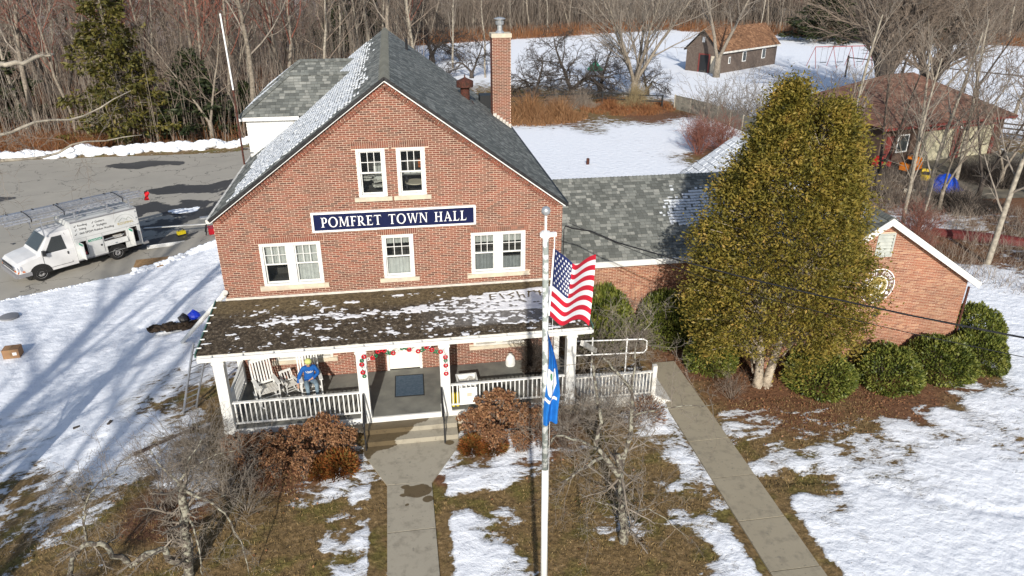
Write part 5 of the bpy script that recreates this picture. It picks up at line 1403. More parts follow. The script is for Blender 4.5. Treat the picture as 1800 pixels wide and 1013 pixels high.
# ---- spruces and hemlocks
def conifer_mesh(seed, h, R_, mat, n=9500, gap=.25, size=.34, trunk=m_bark):
    rs = np.random.RandomState(seed); P = []; O = []; lb = MB(); lb.tube([(0, 0, -.2), (0, 0, h * .5), (.05, 0, h)], [h * .016, h * .010, .02], 7)
    nb = int(h * 11)
    for k in range(nb):
        zz = .8 + (h - .9) * (k / nb); L = R_ * (1 - (zz / h) ** 1.3) * rs.uniform(.6, 1.12) + .25
        if rs.rand() < gap * .5: continue
        az = k * 2.4 + rs.rand(); d_ = np.array([math.cos(az), math.sin(az), -.12]); e_ = np.array([0, 0, zz]) + d_ * L; e_[2] += .12 * L
        lb.tube([(0, 0, zz), tuple(np.array([0, 0, zz]) + d_ * L * .5), tuple(e_)], [.035, .022, .008], 3, cap=False)
        m_ = max(12, int(n / nb * (L / R_ + .2))); t = .22 + .78 * rs.rand(m_) ** .8
        p_ = np.array([0, 0, zz]) + np.outer(t, d_ * L); p_[:, 2] += .12 * L * t ** 2; w_ = .20 * L * (1.1 - t)
        p_ += rs.normal(size=(m_, 3)) * np.stack([w_, w_, w_ * .35 + .06], 1); P.append(p_); O.append(np.tile([d_[0], d_[1], -.25], (m_, 1)))
    return lb.mesh('trunk', trunk, True), cloud('foliage', np.concatenate(P), size, mat, seed, False, .38, np.concatenate(O), .2, .7)
def conifer(lab, me, loc, rz=0, sc=1, grp=None):
    t = thing('spruce_tree', lab, 'tree', loc, rz, grp, sc); inst('trunk', me[0], t); inst('foliage', me[1], t); return t
sp1 = conifer_mesh(41, 14.5, 4.6, m_spruce, 15000, .3, .42); hm = conifer_mesh(42, 8.5, 3.4, m_hemlock, 8000, .3, .40)
conifer('tall olive green spruce standing behind the snowbank', sp1, (-16.6, 43.2, -1.1))
conifer('low dark hemlock to the right of the tall spruce', hm, (-11.2, 44.0, -1.1), 1, (1.1, 1.1, .85))
conifer('dark hemlock at the left edge of the picture behind the lot', hm, (-29.5, 50.0, -1.1), 2, (1.3, 1.3, 1.15))
conifer('dark evergreen rising behind the roof ridge', hm, (-.3, 90.0, -.1), 3, (1.8, 1.8, 1.9))
conifer('dark spreading evergreen past the swing set on the right', hm, (77.0, 97.0, 0), 4, (2.6, 2.2, .95))
conifer('dark spreading evergreen farthest right beyond the field', hm, (88.0, 92.0, 0), 5, (2.4, 2.2, .9))
conifer('small hemlock between spruce and house', hm, (-7.6, 46.5, -1.1), 5, (.6, .6, .5))

# ---- hydrangeas, heaths and bare shrubs at the porch
def hydrangea_mesh(seed):
    rs = random.Random(seed); st = MB(); P = []; O = []; PH = []; OH = []
    for k in range(46):
        a = rs.uniform(0, 6.28); e = rs.random() ** .6 * .62; hh = 1.25 - .55 * e * e + rs.uniform(-.12, .08)
        st.tube([(e * .25 * math.cos(a), e * .25 * math.sin(a), -.05), (e * .7 * math.cos(a), e * .7 * math.sin(a), hh * .6), (e * math.cos(a), e * math.sin(a), hh)], [.012, .009, .005], 3, cap=False)
        m_ = 46; v = np.random.RandomState(seed * 99 + k).normal(size=(m_, 3)); v /= np.linalg.norm(v, axis=1)[:, None]
        PH.append(np.array([e * math.cos(a), e * math.sin(a), hh]) + v * rs.uniform(.05, .085) * [1, 1, .8]); OH.append(v * 1.3)
        m2 = 12; w = np.random.RandomState(seed * 77 + k).normal(size=(m2, 3)) * .07; tt = np.random.RandomState(seed + k).uniform(.3, .95, m2)[:, None]
        P.append(np.array([[e * math.cos(a), e * math.sin(a), hh]]) * (.4 + .6 * tt) * [1, 1, 0] + np.array([[0, 0, hh]]) * tt + w); O.append(w * 6)
    return st.mesh('stems', m_twig), cloud('flower_heads', np.concatenate(PH), .07, m_hydh, seed, False, .8, np.concatenate(OH), 0, .6), cloud('dead_leaves', np.concatenate(P), .11, m_hyd, seed, False, .6, np.concatenate(O), 0, .6)
hy = [hydrangea_mesh(51), hydrangea_mesh(52)]
HYL = ['dried hydrangea below the left porch post', 'dried hydrangea under the rocking chair with open slats', 'dried hydrangea under the seated person', 'dried hydrangea tallest against the left railing', 'dried hydrangea nearest the left of the steps',
       'dried hydrangea nearest the right of the steps', 'dried hydrangea in front of the white rail panel', 'dried hydrangea farthest right along the porch']
for i, (x, y, s_) in enumerate([(.45, -3.5, .62), (1.15, -3.6, .68), (1.95, -3.6, .72), (2.85, -3.4, .84), (3.35, -3.7, .66), (7.05, -3.45, .70), (7.75, -3.3, .98), (8.5, -3.6, .78)]):
    t = thing('hydrangea', HYL[i], 'shrub', (x, y, 0), i * 1.7, 'dried hydrangeas along the porch', s_); inst('stems', hy[i % 2][0], t); inst('flower_heads', hy[i % 2][1], t); inst('dead_leaves', hy[i % 2][2], t)
for i, (x, y, s_, l) in enumerate([(1.6, -4.3, .62, 'low dried hydrangea in the front row left of the steps'), (.8, -4.0, .55, 'low dried hydrangea at the left end of the front row'), (2.35, -4.45, .55, 'low dried hydrangea in the front row beside the orange heath'), (7.6, -4.15, .6, 'low dried hydrangea in the front row right of the steps'), (8.3, -4.3, .5, 'lowest dried hydrangea at the right front of the bed')]):
    t = thing('hydrangea', l, 'shrub', (x, y, 0), i + 2.2, 'dried hydrangeas along the porch', s_); inst('stems', hy[i % 2][0], t); inst('flower_heads', hy[i % 2][1], t); inst('dead_leaves', hy[i % 2][2], t)
rs = np.random.RandomState(61)
def tuft(seed, n, R_, h_, size, mat):
    rs = np.random.RandomState(seed); v = rs.normal(size=(n, 3)); v[:, 2] = abs(v[:, 2]); v /= np.linalg.norm(v, axis=1)[:, None]; q_ = rs.rand(n, 1) ** .4
    return cloud('foliage', v * q_ * [R_, R_, h_], size, mat, seed, False, .25, v * 1.6 + [0, 0, .5], 0, .5)
tf = tuft(62, 4200, .48, .55, .13, m_spirea)
for (x, y, s_, l) in ((3.25, -4.25, 1.0, 'low orange heath shrub left of the front walk'), (2.75, -4.3, .8, 'smaller orange heath beside the first one'), (6.95, -3.95, .75, 'low orange heath shrub right of the steps'), (7.55, -4.0, .8, 'olive and orange heath under the right hydrangeas')):
    t = thing('heath_shrub', l, 'shrub', (x, y, 0), x, None, s_); inst('foliage', tf, t)

def shrub_mesh(seed, n, h, spread, r0, mat, kids_=6, levels=3, gn=.16):
    rnd = random.Random(seed); a = MB(); b_ = MB()
    c_ = {'levels': levels, 'rmin': .0045, 'split': 1, 'lv': [dict(seg=5, sides=4, gnarl=gn, up=.03, taper=.3), dict(n=kids_, seg=3, sides=3, gnarl=gn * 1.3, up=.02, ang=(.4, 1.0), t0=.2, len=.5, rr=.6, taper=.5), dict(n=5, seg=2, sides=3, gnarl=gn * 1.3, up=0, ang=(.4, 1.0), t0=.2, len=.5, rr=.7, taper=.6)]}
    for k in range(n):
        az = rnd.uniform(0, 6.28); s_ = rnd.random() ** .6 * spread
        grow((a, b_), (math.cos(az) * s_ * .18, math.sin(az) * s_ * .18, -.03), (math.cos(az) * s_, math.sin(az) * s_, 1), h * rnd.uniform(.65, 1.1), r0, 0, c_, rnd)
    return a.mesh('stems', mat, True), b_.mesh('twigs', mat, True)
m_greytwig = M_('grey_twigs', (.27, .235, .195), .9, (.15, .125, .10), 2.5)
sg1 = shrub_mesh(71, 24, 1.7, 1.25, .012, m_greytwig, 5); sg2 = shrub_mesh(72, 20, 1.5, 1.1, .011, m_twig, 5); sr = shrub_mesh(73, 40, 1.6, .7, .012, m_twig_red, 6)
def shrub(lab, me, loc, sc=1, rz=0, grp=None, name='bare_shrub'):
    t = thing(name, lab, 'shrub', loc, rz, grp, sc); inst('stems', me[0], t); inst('twigs', me[1], t); return t
for i, (x, y, s_, me_, l) in enumerate([
    (-.75, -2.9, 1.0, sg1, 'bare grey shrub beside the left corner post of the porch'), (-.25, -3.9, .75, sg1, 'bare grey shrub between corner post and pale stump'), (-1.45, -3.9, .9, sg2, 'bare brown shrub left of the pale trunk'),
    (.35, -4.7, .85, sg1, 'bare twiggy shrub in front of the left hydrangeas'), (-1.0, -5.2, .85, sg2, 'bare twiggy shrub beside the dark board in snow'), (1.0, -5.6, .7, sg1, 'low bare shrub at the lawn edge left of the walk'),
    (9.0, -3.35, .85, sg2, 'bare brown shrub behind the flagpole'), (9.9, -3.5, .95, sg2, 'bare brown shrub under the last porch post'), (10.8, -3.5, .95, sg1, 'bare grey shrub before the ramp railing'), (11.7, -3.6, .8, sg2, 'bare shrub near the right of the ramp railing'),
    (11.9, .6, 1.25, sg1, 'tall bare grey shrub behind the pipe handrail'), (13.2, 1.3, 1.1, sg1, 'bare grey shrub between link wall and path'), (11.0, -.2, 1.0, sg1, 'bare grey shrub behind the ramp'), (12.9, .3, .8, sg1, 'bare shrub behind the pipe rail end'),
    (15.4, -2.6, .6, sg2, 'low bare shrub on the litter right of the path'), (9.6, -4.6, .55, sg2, 'low bare shrub left of the small crabapple')]):
    shrub(l, me_, (x, y, H(x, y)), s_, i * .9)
lm = tuft(65, 900, .55, .75, .11, m_hyd)
t = thing('leafy_shrub', 'rusty leaved shrub between ramp railing and path', 'shrub', (12.35, -3.3, 0), 0); inst('foliage', lm, t)
t = thing('leafy_shrub', 'small rusty leaved shrub by the flagpole', 'shrub', (9.1, -4.0, 0), 1, None, .7); inst('foliage', lm, t)

# ---- hand-laid small trees in front
def limb_tree(name, label, limbs, mat_t, mat_c, seed, twigs, origin, kl=.55):
    O = Vector(origin); t = thing(name, label, 'tree', origin); rnd = random.Random(seed); a = MB(); b_ = MB()
    c_ = {'levels': 3, 'rmin': .0032, 'split': 0, 'lv': [dict(seg=5, sides=4, gnarl=.2, up=.02, taper=.3), dict(n=6, seg=3, sides=3, gnarl=.25, up=0, ang=(.4, 1.1), t0=.15, len=.5, rr=.55, taper=.5), dict(n=5, seg=2, sides=3, gnarl=.25, up=0, ang=(.4, 1.1), t0=.15, len=.5, rr=.7, taper=.6)]}
    for (pts_, r0, r1, nt_) in limbs:
        P = [Vector(p_) - O for p_ in pts_]
        Q = []   # finer, slightly crooked
        for i in range(len(P) - 1):
            for s_ in range(3): Q.append(P[i].lerp(P[i + 1], s_ / 3) + (Vector((rnd.gauss(0, 1), rnd.gauss(0, 1), rnd.gauss(0, 1))) * .018 if (s_ or i) else V(0, 0, 0)))
        Q.append(P[-1]); n = len(Q); R_ = [(r0 + (r1 - r0) * k / (n - 1)) * rnd.uniform(.9, 1.1) for k in range(n)]
        a.tube(Q, R_, 7 if r0 > .03 else 5)
        for k in range(nt_):
            u = rnd.uniform(.15, 1) * (n - 1); i = min(int(u), n - 2); q = Q[i].lerp(Q[i + 1], u - i); dd = (Q[i + 1] - Q[i]).normalized()
            v = Vector((rnd.gauss(0, 1), rnd.gauss(0, 1), rnd.gauss(0, 1) + .3)); v = (v - dd * v.dot(dd) * .6).normalized()
            grow((b_, b_), q, v, kl * rnd.uniform(.5, 1.6) * twigs, max(.006, r1 * .5), 0, c_, rnd)
    a.build('trunk', mat_t, t, True); b_.build('crown', mat_c, t, True)
    return t
CT = dict(tr=[(10.18, -8.10, -.1), (10.15, -8.10, .41), (10.07, -8.10, 1.11), (9.99, -8.10, 1.79), (9.84, -8.10, 2.62)],
    A=[(9.95, -8.10, 1.96), (9.54, -8.10, 2.57), (9.32, -8.00, 2.91), (9.53, -7.80, 3.29), (9.46, -7.60, 3.77), (9.42, -7.40, 4.32), (9.36, -7.30, 4.78)],
    B=[(9.96, -8.10, 2.12), (10.12, -8.00, 2.82), (10.20, -7.90, 3.44), (10.17, -7.80, 4.05), (9.84, -7.70, 4.53), (9.53, -7.60, 4.86)],
    C=[(9.49, -8.10, 2.58), (8.92, -8.40, 2.49), (8.43, -8.60, 2.40)], D=[(9.37, -8.10, 2.83), (8.91, -8.30, 3.26), (8.29, -8.50, 3.58), (8.07, -8.70, 3.43)],
    E=[(10.20, -7.90, 3.44), (10.65, -8.00, 3.68), (11.27, -8.10, 3.76), (12.00, -8.10, 3.73)], F=[(10.17, -7.80, 4.05), (10.18, -7.80, 4.78), (10.21, -7.70, 5.28), (10.62, -7.60, 5.75)],
    G=[(10.08, -8.10, .94), (9.65, -7.90, 1.08), (9.11, -7.80, 1.33)], H=[(10.16, -8.10, .85), (10.71, -8.10, .94), (11.23, -8.30, .61), (11.67, -8.40, .11)])
limb_tree('crabapple_tree', 'small lichened crabapple with crooked bare limbs between the two walks', [(CT['tr'], .115, .07, 15), (CT['A'], .068, .022, 18), (CT['B'], .06, .02, 18), (CT['C'], .045, .018, 8), (CT['D'], .035, .010, 12), (CT['E'], .025, .006, 12), (CT['F'], .028, .006, 14), (CT['G'], .025, .008, 8), (CT['H'], .02, .005, 9)], m_bark_lichen, m_greytwig, 5, 1.25, (10.18, -8.1, 0), .75)
limb_tree('old_fruit_tree', 'old fruit tree with a pale trunk and a dark snaking limb over the lawn', [
    ([(-.0, -7.6, -.1), (.10, -7.60, .02), (.23, -7.60, 1.07), (.33, -7.60, 1.86), (.39, -7.60, 2.63)], .12, .085, 18),
    ([(.17, -7.60, .41), (-.12, -7.80, .74), (-.17, -7.80, 1.07), (-.48, -7.90, 1.06), (-.89, -7.90, .84), (-1.17, -7.90, 1.16), (-1.38, -7.90, 1.51), (-1.66, -7.90, 1.51), (-1.86, -8.00, 1.37), (-2.05, -8.10, .89)], .075, .05, 9),
    ([(-1.66, -7.90, 1.51), (-1.54, -7.90, 2.16), (-1.45, -7.80, 2.51), (-1.23, -7.80, 2.85), (-.86, -7.60, 3.08), (-.49, -7.50, 3.40)], .03, .008, 26),
    ([(-1.45, -7.80, 2.51), (-1.6, -7.8, 2.8), (-1.9, -7.7, 3.1)], .018, .006, 10), ([(-1.54, -7.90, 2.16), (-1.9, -7.8, 2.4), (-2.2, -7.8, 2.5)], .014, .005, 8),
    ([(.32, -7.60, 1.78), (.53, -7.80, 1.37), (.52, -7.90, .74), (.53, -8.00, .37)], .03, .012, 6),
    ([(.40, -7.60, 2.47), (.88, -7.70, 2.18), (1.19, -7.80, 1.84), (1.45, -7.90, 1.09), (1.50, -8.00, .21)], .035, .010, 14),
    ([(.84, -7.60, 2.10), (1.27, -7.60, 2.20), (1.69, -7.60, 1.83)], .02, .006, 10), ([(.39, -7.6, 2.6), (.55, -7.5, 3.0), (.9, -7.3, 3.5)], .035, .008, 22), ([(.39, -7.6, 2.6), (.1, -7.5, 2.9), (-.2, -7.3, 3.4)], .03, .008, 20), ([(.6, -7.5, 2.9), (1.1, -7.4, 3.1), (1.7, -7.3, 3.2)], .02, .006, 16)],
    m_bark_lichen, m_greytwig, 9, 1.15, (.1, -7.6, 0), .6)
LA = [([(-6.6, -4.6, -1.1), (-6.5, -4.5, 3), (-6.2, -4.3, 6), (-5.6, -4.0, 9), (-5.0, -3.6, 12)], .30, .10, 20),
      ([(-5.9, -4.2, 7.6), (-4.6, -3.6, 9.8), (-3.6, -3.1, 10.55), (-2.99, -3.00, 10.74), (-2.54, -3.00, 10.71), (-2.23, -2.70, 10.81), (-2.03, -2.60, 10.85)], .09, .02, 10),
      ([(-6.1, -4.3, 6.4), (-4.9, -3.6, 8.6), (-3.9, -3.2, 9.1), (-3.42, -3.00, 9.15), (-2.86, -2.50, 9.35), (-1.93, -2.00, 9.35), (-.95, -1.50, 9.84)], .07, .010, 12),
      ([(-6.2, -4.3, 6.0), (-5.2, -3.8, 7.6), (-4.2, -3.3, 8.4), (-3.58, -3.00, 8.57), (-2.78, -2.60, 8.53), (-1.99, -2.20, 8.78), (-.81, -1.80, 8.82)], .07, .010, 14)]
limb_tree('birch_tree', 'pale tree off the left edge whose long bare limbs reach over the lot', LA, m_bark_pale, m_twig_pale, 12, 1.6, (-6.6, -4.6, -1.1), .8)
mk_big = [tree_mesh(201, 13, .34, cfg_(n1=14, n2=6, n3=4, rmin=.010, gn=.07), mats=(m_bark, m_twig)), tree_mesh(202, 12, .30, cfg_(n1=14, n2=6, n3=4, rmin=.010, gn=.09), mats=(m_bark, m_twig), forks=2)]
for i, (x, y) in enumerate(((-11.6, -21.0), (-9.6, -24.0), (-7.6, -27.0))):
    tree('yard_tree', 'bare yard tree off the left of the picture casting a long shadow', mk_big[i % 2], (x, y, H(x, y)), i, 1.55, 'bare trees off the left edge')

# ---- middle distance on the right
bigp = tree_mesh(301, 10.5, .27, cfg_(n1=12, n2=9, n3=8, rmin=.012, gn=.06, ang=(.35, .7), t0=.12, l1=.75, l2=.42, l3=.45, up=.05), mats=(m_bark, m_twig_pale), forks=5)
tree('maple_tree', 'broad pale maple with many upright limbs on the leafy island behind the yard', bigp, (28.6, 49.0, 0), .4, 1.15)
shedt = tree_mesh(302, 14, .36, cfg_(n1=9, n2=7, n3=5, rmin=.016, gn=.05, t0=.3, up=.08), lean=(.03, 0), mats=(m_bark, m_twig_pale), forks=2)
tree('ash_tree', 'thick trunked tree standing right against the small outbuilding', shedt, (42.9, 62.2, 0), 1.2, 1.0)
apple = tree_mesh(303, 5.2, .26, cfg_(n1=13, n2=10, n3=8, rmin=.014, gn=.17, ang=(.7, 1.25), t0=.15, l1=.8, l2=.5, l3=.5, up=-.02), lean=(-.5, 0), mats=(m_bark_dark, m_bark_dark), forks=2)
for i, (x, y, rz, s_, l) in enumerate([(22.8, 50.6, 0, 1.25, 'dark leaning apple tree right of the chimney'), (18.6, 49.5, 2.2, 1.0, 'dark twisted apple tree just right of the chimney'), (25.7, 51.0, 4.0, 1.05, 'dark apple tree between the leaning one and the maple'), (31.0, 52.0, 5.1, .8, 'small dark tree right of the maple'), (10.5, 78, 1, 1.5, 'dark low tree behind the iron roof vent'), (14.4, 66, 3, .9, 'dark tangled tree left of the chimney')]):
    tree('apple_tree', l, apple, (x, y, 0), rz, s_)
multi = tree_mesh(304, 10.5, .52, cfg_(n1=13, n2=10, n3=8, rmin=.012, gn=.06, ang=(.4, .9), t0=.15, l1=.7, l2=.45, l3=.45, up=.05), mats=(m_bark_dark, m_twig), forks=5)
tree('maple_tree', 'massive dark many stemmed maple behind the brown garage', multi, (50.5, 42.5, 0), .8, 1.25)
tree('maple_tree', 'dark maple crowding the first one behind the garage', multi, (54.5, 41.5, 0), 2.6, 1.0)
sl_ = [tree_mesh(310 + i, 11, .15, cfg_(n1=12, n2=6, n3=5, rmin=.009, gn=.05, ang=(.5, .9), t0=.22, l1=.38, l2=.45, l3=.5, up=.05), lean=(-.08 + .05 * i, 0), mats=(m_bark_pale, m_twig_pale)) for i in range(3)]
for i, (x, y, l) in enumerate([(31.2, 11.3, 'slender pale tree behind the annex gable, first right of the cedar'), (33.1, 12.4, 'slender pale tree left of the blue tarpaulin'), (31.8, 6.1, 'slender pale tree in the snowy strip right of the blue tarpaulin'), (36.6, 9.0, 'slender tree at the right edge in front of the brush pile'), (37.5, 19.5, 'slender tree in front of the left garage door'), (40.2, 18.8, 'slender tree in front of the post between the garage doors'), (29.4, 14.5, 'slender tree close behind the cedar crown'), (42.0, 13.5, 'leaning slender tree before the rail fence')]):
    tree('slender_tree', l, sl_[i % 3], (x, y, 0), i * 1.1, .8 + .08 * (i % 4))
tree('slender_tree', 'leafless tree standing in the field left of the chimney', mk_forest[1], (12.9, 74.5, 0), 1, .8); tree('slender_tree', 'second leafless tree in the field left of the chimney', mk_forest[4], (16.0, 66.0, 0), 2, .72)
tree('slender_tree', 'pale trunk rising behind the dormer roofs', mk_forest[1], (-9.3, 58, -1.1), 3, 1.1); tree('slender_tree', 'reddish twigged tree behind the white pole', mk_forest[5], (-9.0, 46.6, -1.1), 3, 1.0); tree('slender_tree', 'second reddish twigged tree left of the white pole', mk_forest[5], (-12.2, 52, -1.1), 5, 1.1)
tree('slender_tree', 'pale birch just behind the left dormer', mk_forest[1], (-4.5, 62, -.8), 5, 1.0); tree('slender_tree', 'pale leaning tree behind the roof ridge', mk_forest[4], (-1.0, 70, -.2), 1, .95)
for i, (x, y, k, s_) in enumerate([(35.0, 13.6, 0, .62), (38.8, 15.2, 3, .55), (41.5, 16.8, 6, .6), (33.0, 16.5, 3, .66), (44.0, 15.5, 0, .62), (30.4, 17.5, 6, .6), (46.0, 19.0, 3, .6), (36.0, 5.2, 0, .55), (47.0, 36.5, 3, .8), (52.5, 37.5, 6, .8), (58.5, 35.0, 0, .8), (62.0, 44.0, 3, .8)]):
    tree('thin_tree', 'thin twiggy tree ' + ['in the brambles left of the blue heap', 'just before the blue heap', 'between the blue heap and the cut branches', 'left of the orange tractor', 'in front of the heap of cut branches', 'nearest the cedar top on its right', 'beside the rail fence', 'at the right edge above the snow', 'left behind the garage roof', 'behind the garage ridge', 'right behind the garage roof', 'in the field right of the garage'][i], mk_forest[k], (x, y, 0), i * 1.3, s_)
# brush islands behind the yard
def brush(name, lab, n, cx, cy, rx, ry, h_, mat, seed, rad=.012, bend=.8):
    def sm(rs, n):
        a = rs.rand(n) * 6.283; q_ = rs.rand(n) ** .5; return np.stack([cx + rx * q_ * np.cos(a), cy + ry * q_ * np.sin(a), 0 * a - .03], 1)
    o = stalks(name, n, sm, lambda rs, P: h_ * (.25 + .9 * rs.rand(len(P))) * (.75 + .5 * np.sin(P[:, 0] * 2.3 + np.sin(P[:, 1] * 1.7))) * (1 - .6 * (((P[:, 0] - cx) / rx) ** 2 + ((P[:, 1] - cy) / ry) ** 2)), mat, seed, rad, bend)
    tag(o, lab, 'brush', kind='stuff'); return o
brush('brush_thicket', 'golden brown thicket right behind the chimney', 5200, 16.6, 42.2, 5.6, 3.6, 1.9, m_brush_gold, 31, .028, 1.0)
brush('brush_thicket', 'orange brown weeds around the foot of the pale maple', 4200, 26.8, 45.2, 4.6, 3.8, .8, m_brush, 32, .028, 1.3)
brush('brush_thicket', 'straw coloured grass clump under the pale maple', 2500, 27.8, 46.2, 1.8, 1.6, 2.2, M_('straw', (.40, .32, .18), .9, (.26, .20, .11), 2), 33)
brush('brush_thicket', 'grey brown thicket between the yard and the grey fence', 2500, 21.9, 47.0, 3.0, 1.8, 1.6, m_stems, 34)
for i, (x, y, s_, l) in enumerate([(26.6, 27.6, 1.5, 'reddish bare shrub left of the cedar top'), (28.4, 27.6, 1.6, 'reddish bare shrub touching the cedar outline'), (27.6, 30.0, 1.35, 'reddish bare shrub behind the other two'), (30.5, 9.3, 1.2, 'reddish bare shrub behind the annex eave'), (29.3, 7.4, .8, 'reddish bare shrub beside the annex eave'), (33.8, 4.5, 1.0, 'reddish bare shrub at the right edge of the snow')]):
    shrub(l, sr, (x, y, 0), s_, i)
for i, (x, y, s_) in enumerate([(31.8, 38.0, 2.3), (34.0, 37.2, 2.5), (36.0, 36.0, 2.4), (30.0, 33.0, 1.7), (35.2, 33.5, 2.2)]):
    shrub(['tall bare bush before the left of the grey wall', 'tall bare bush before the middle of the grey wall', 'tall bare bush before the right of the grey wall', 'lower bare bush in the yard corner', 'bare bush nearest the cedar tip'][i], sg1, (x, y, 0), s_, i)
brush('leaf_litter_brush', 'red brown brambles behind the annex', 7000, 34.0, 8.5, 7.5, 6.5, .9, m_stems, 35, .010, 1.1)
brush('leaf_litter_brush', 'tangled brown brambles around the garage yard', 6000, 34.5, 17, 4.5, 5.0, 1.2, m_stems, 36, .012, 1.1)

# ---- fallen leaves and grass tufts on the bare ground
rs = np.random.RandomState(91); n = 60000
X = rs.uniform(-6, 27, n); Y = rs.uniform(-11, 1.5, n)
num = np.zeros(n); den = np.zeros(n)
for x, y, v in cp:
    w_ = 1 / ((X - x) ** 2 + (Y - y) ** 2 + .02) ** 2.2; num += w_ * v; den += w_
cv = num / den
lit_ = np.zeros(n)
for x, y, r_ in ((17, -2.5, 3.4), (20.5, -2.8, 2.9), (15, -.4, 1.6), (23, -2.4, 2.4), (2, -3.8, 2.2), (8.5, -3.6, 2.4), (12.4, -3.2, 1.1)): lit_ = np.maximum(lit_, 1 - np.hypot(X - x, Y - y) / r_)
onw = ((X > 4.5) & (X < 5.76) & (Y < -3.3)) | ((X > 13.15) & (X < 14.45)) | ((X > 3.8) & (X < 6.7) & (Y > -5.2)) | ((Y > -2.75) & (X > -.2) & (X < 13.2)) | ((Y > CY - .05) & (X > 17.2))
keep = (rs.rand(n) < np.clip(lit_ * .8, .02, .55) * (cv < .5)) & ~onw
P = np.stack([X[keep], Y[keep], Hn(X[keep], Y[keep]) + .02 + .03 * rs.rand(keep.sum())], 1)
o = cloud('fallen_leaves', P, .058, m_leafl, 92, None, .7, None, 0, .8); tag(o, 'fallen brown leaves scattered over beds and bare ground', 'leaves', kind='stuff')
n = 90000; X = rs.uniform(-6, 20, n); Y = rs.uniform(-11.5, -2.8, n); num = np.zeros(n); den = np.zeros(n)
for x, y, v in cp:
    w_ = 1 / ((X - x) ** 2 + (Y - y) ** 2 + .02) ** 2.2; num += w_ * v; den += w_
cv = num / den
onw = ((X > 4.52) & (X < 5.74) & (Y < -3.3)) | ((X > 13.17) & (X < 14.43)) | ((X > 3.8) & (X < 6.7) & (Y > -5.2))
keep = (cv < .5) & ~onw & (rs.rand(n) < .75)
m_grassb = leaf_mat('dry_grass_blades', [(.07, .05, .02), (.16, .11, .045), (.26, .18, .075), (.38, .27, .13)], 1.4)
P = np.stack([X[keep], Y[keep], Hn(X[keep], Y[keep]) - .01], 1); up_ = np.zeros_like(P); up_[:, 2] = .8
o = cloud('dry_grass', P, .075, m_grassb, 93, None, .18, up_, 0, .8); tag(o, 'short dry winter grass of the front lawn', 'grass', kind='stuff')

# ---- snowbank thrown up behind the lot and lumps along its near edge
def lump_strip(name, pts_, w, h, seed, n=1000):
    """ploughed snow: overlapping knobbly lumps in one mesh"""
    rnd = random.Random(seed); mb = MB(); L = [0]
    for a, b_ in zip(pts_[:-1], pts_[1:]): L.append(L[-1] + math.hypot(b_[0] - a[0], b_[1] - a[1]))
    for k in range(n):
        s_ = rnd.random() * L[-1]; i = max(j for j in range(len(pts_) - 1) if L[j] <= s_); t = (s_ - L[i]) / (L[i + 1] - L[i])
        x = pts_[i][0] + (pts_[i + 1][0] - pts_[i][0]) * t; y = pts_[i][1] + (pts_[i + 1][1] - pts_[i][1]) * t; q_ = rnd.gauss(0, .35)
        if abs(q_) > 1: continue
        hh = h * (1 - q_ * q_) * (.70 + .9 * mnoise.noise(Vector((s_ * .45, seed, 0)))); r_ = rnd.uniform(.15, .85) * min(w, h) * .62
        mb.blob((x, y + q_ * w, H(x, y) + hh * rnd.uniform(.1, .75)), r_, 7, 5, 0, .16, rnd, (1.3, 1, .75))
    return mb.build(name, m_snow, None, True)
o = lump_strip('snow_bank', [(-60, 38.6), (-23, 38.9), (-15, 39.4), (-7.5, 40.2), (-3.5, 41.5)], .9, .75, 4, 1500); tag(o, kind='structure')
o = lump_strip('snow_ridge', [(x, lot_front(x) - .15) for x in (-14, -12.5, -10, -8.4)], .16, .12, 5, 130); tag(o, kind='structure')
o = lump_strip('snow_ridge', [(x, lot_front(x) - .05) for x in (-7.6, -6.4, -5.2, -4.2, -2.2, -.5)], .28, .34, 6, 420); tag(o, kind='structure')

# ================================================================ on the porch
t = thing('doormat', 'large slate blue doormat on the porch before the front door', 'doormat', (5.28, -1.05, DZ), -.02)
MB().box((-.43, -.60, .003), (.43, .60, .02)).build('mat', M_('blue_mat', (.045, .075, .11), .95, (.07, .10, .14), 14, .3, 60), t)
MB().box((-.455, -.625, .003), (-.43, .625, .024)).box((.43, -.625, .003), (.455, .625, .024)).box((-.43, -.625, .003), (.43, -.60, .024)).box((-.43, .60, .003), (.43, .625, .024)).build('rubber_edge', m_rubber, t)

def rocker(name, label, loc, rz, sc=1.0, nsl=6, bh=.72):
    t = thing(name, label, 'chair', loc, rz, 'white rocking chairs on the porch', sc); m = m_white
    mb = MB()
    for k in range(7): x = -.25 + k * .0835; mb.box((x - .036, -.25, .405), (x + .036, .22, .425))
    mb.build('seat', m_white_old, t)
    for s_ in (-1, 1):
        x = .27 * s_
        MB().tube([(x, -.46, .10), (x, -.25, .035), (x, 0, .015), (x, .28, .05), (x, .50, .13)], .022, 5).build('rocker_rail', m, t)
        MB().bar((x, -.24, .03), (x, -.26, .62), .035, .035).build('leg', m, t)
        MB().bar((x, .18, .03), (x, .24, .42), .035, .035).bar((x, .22, .40), (x, .46, .42 + bh + .05), .04, .035).build('back_post', m, t)
        MB().box((x - .05, -.31, .62), (x + .05, .30, .642)).build('armrest', m, t)
    MB().bar((-.25, .24, .50), (.25, .24, .50), .03, .06).build('back_rail', m, t); MB().bar((-.25, .44, .42 + bh), (.25, .44, .42 + bh), .03, .12).build('back_rail', m, t)
    sl = MB().bar((0, .245, .50), (0, .435, .42 + bh), .042, .014).mesh('slat', m)
    for k in range(nsl): inst('slat', sl, t, (-.2 + k * .4 / (nsl - 1), 0, 0))
    for z_ in (.16, .28): MB().bar((-.26, -.24, z_), (.26, -.24, z_), .02, .02).build('stretcher', m, t)
    return t
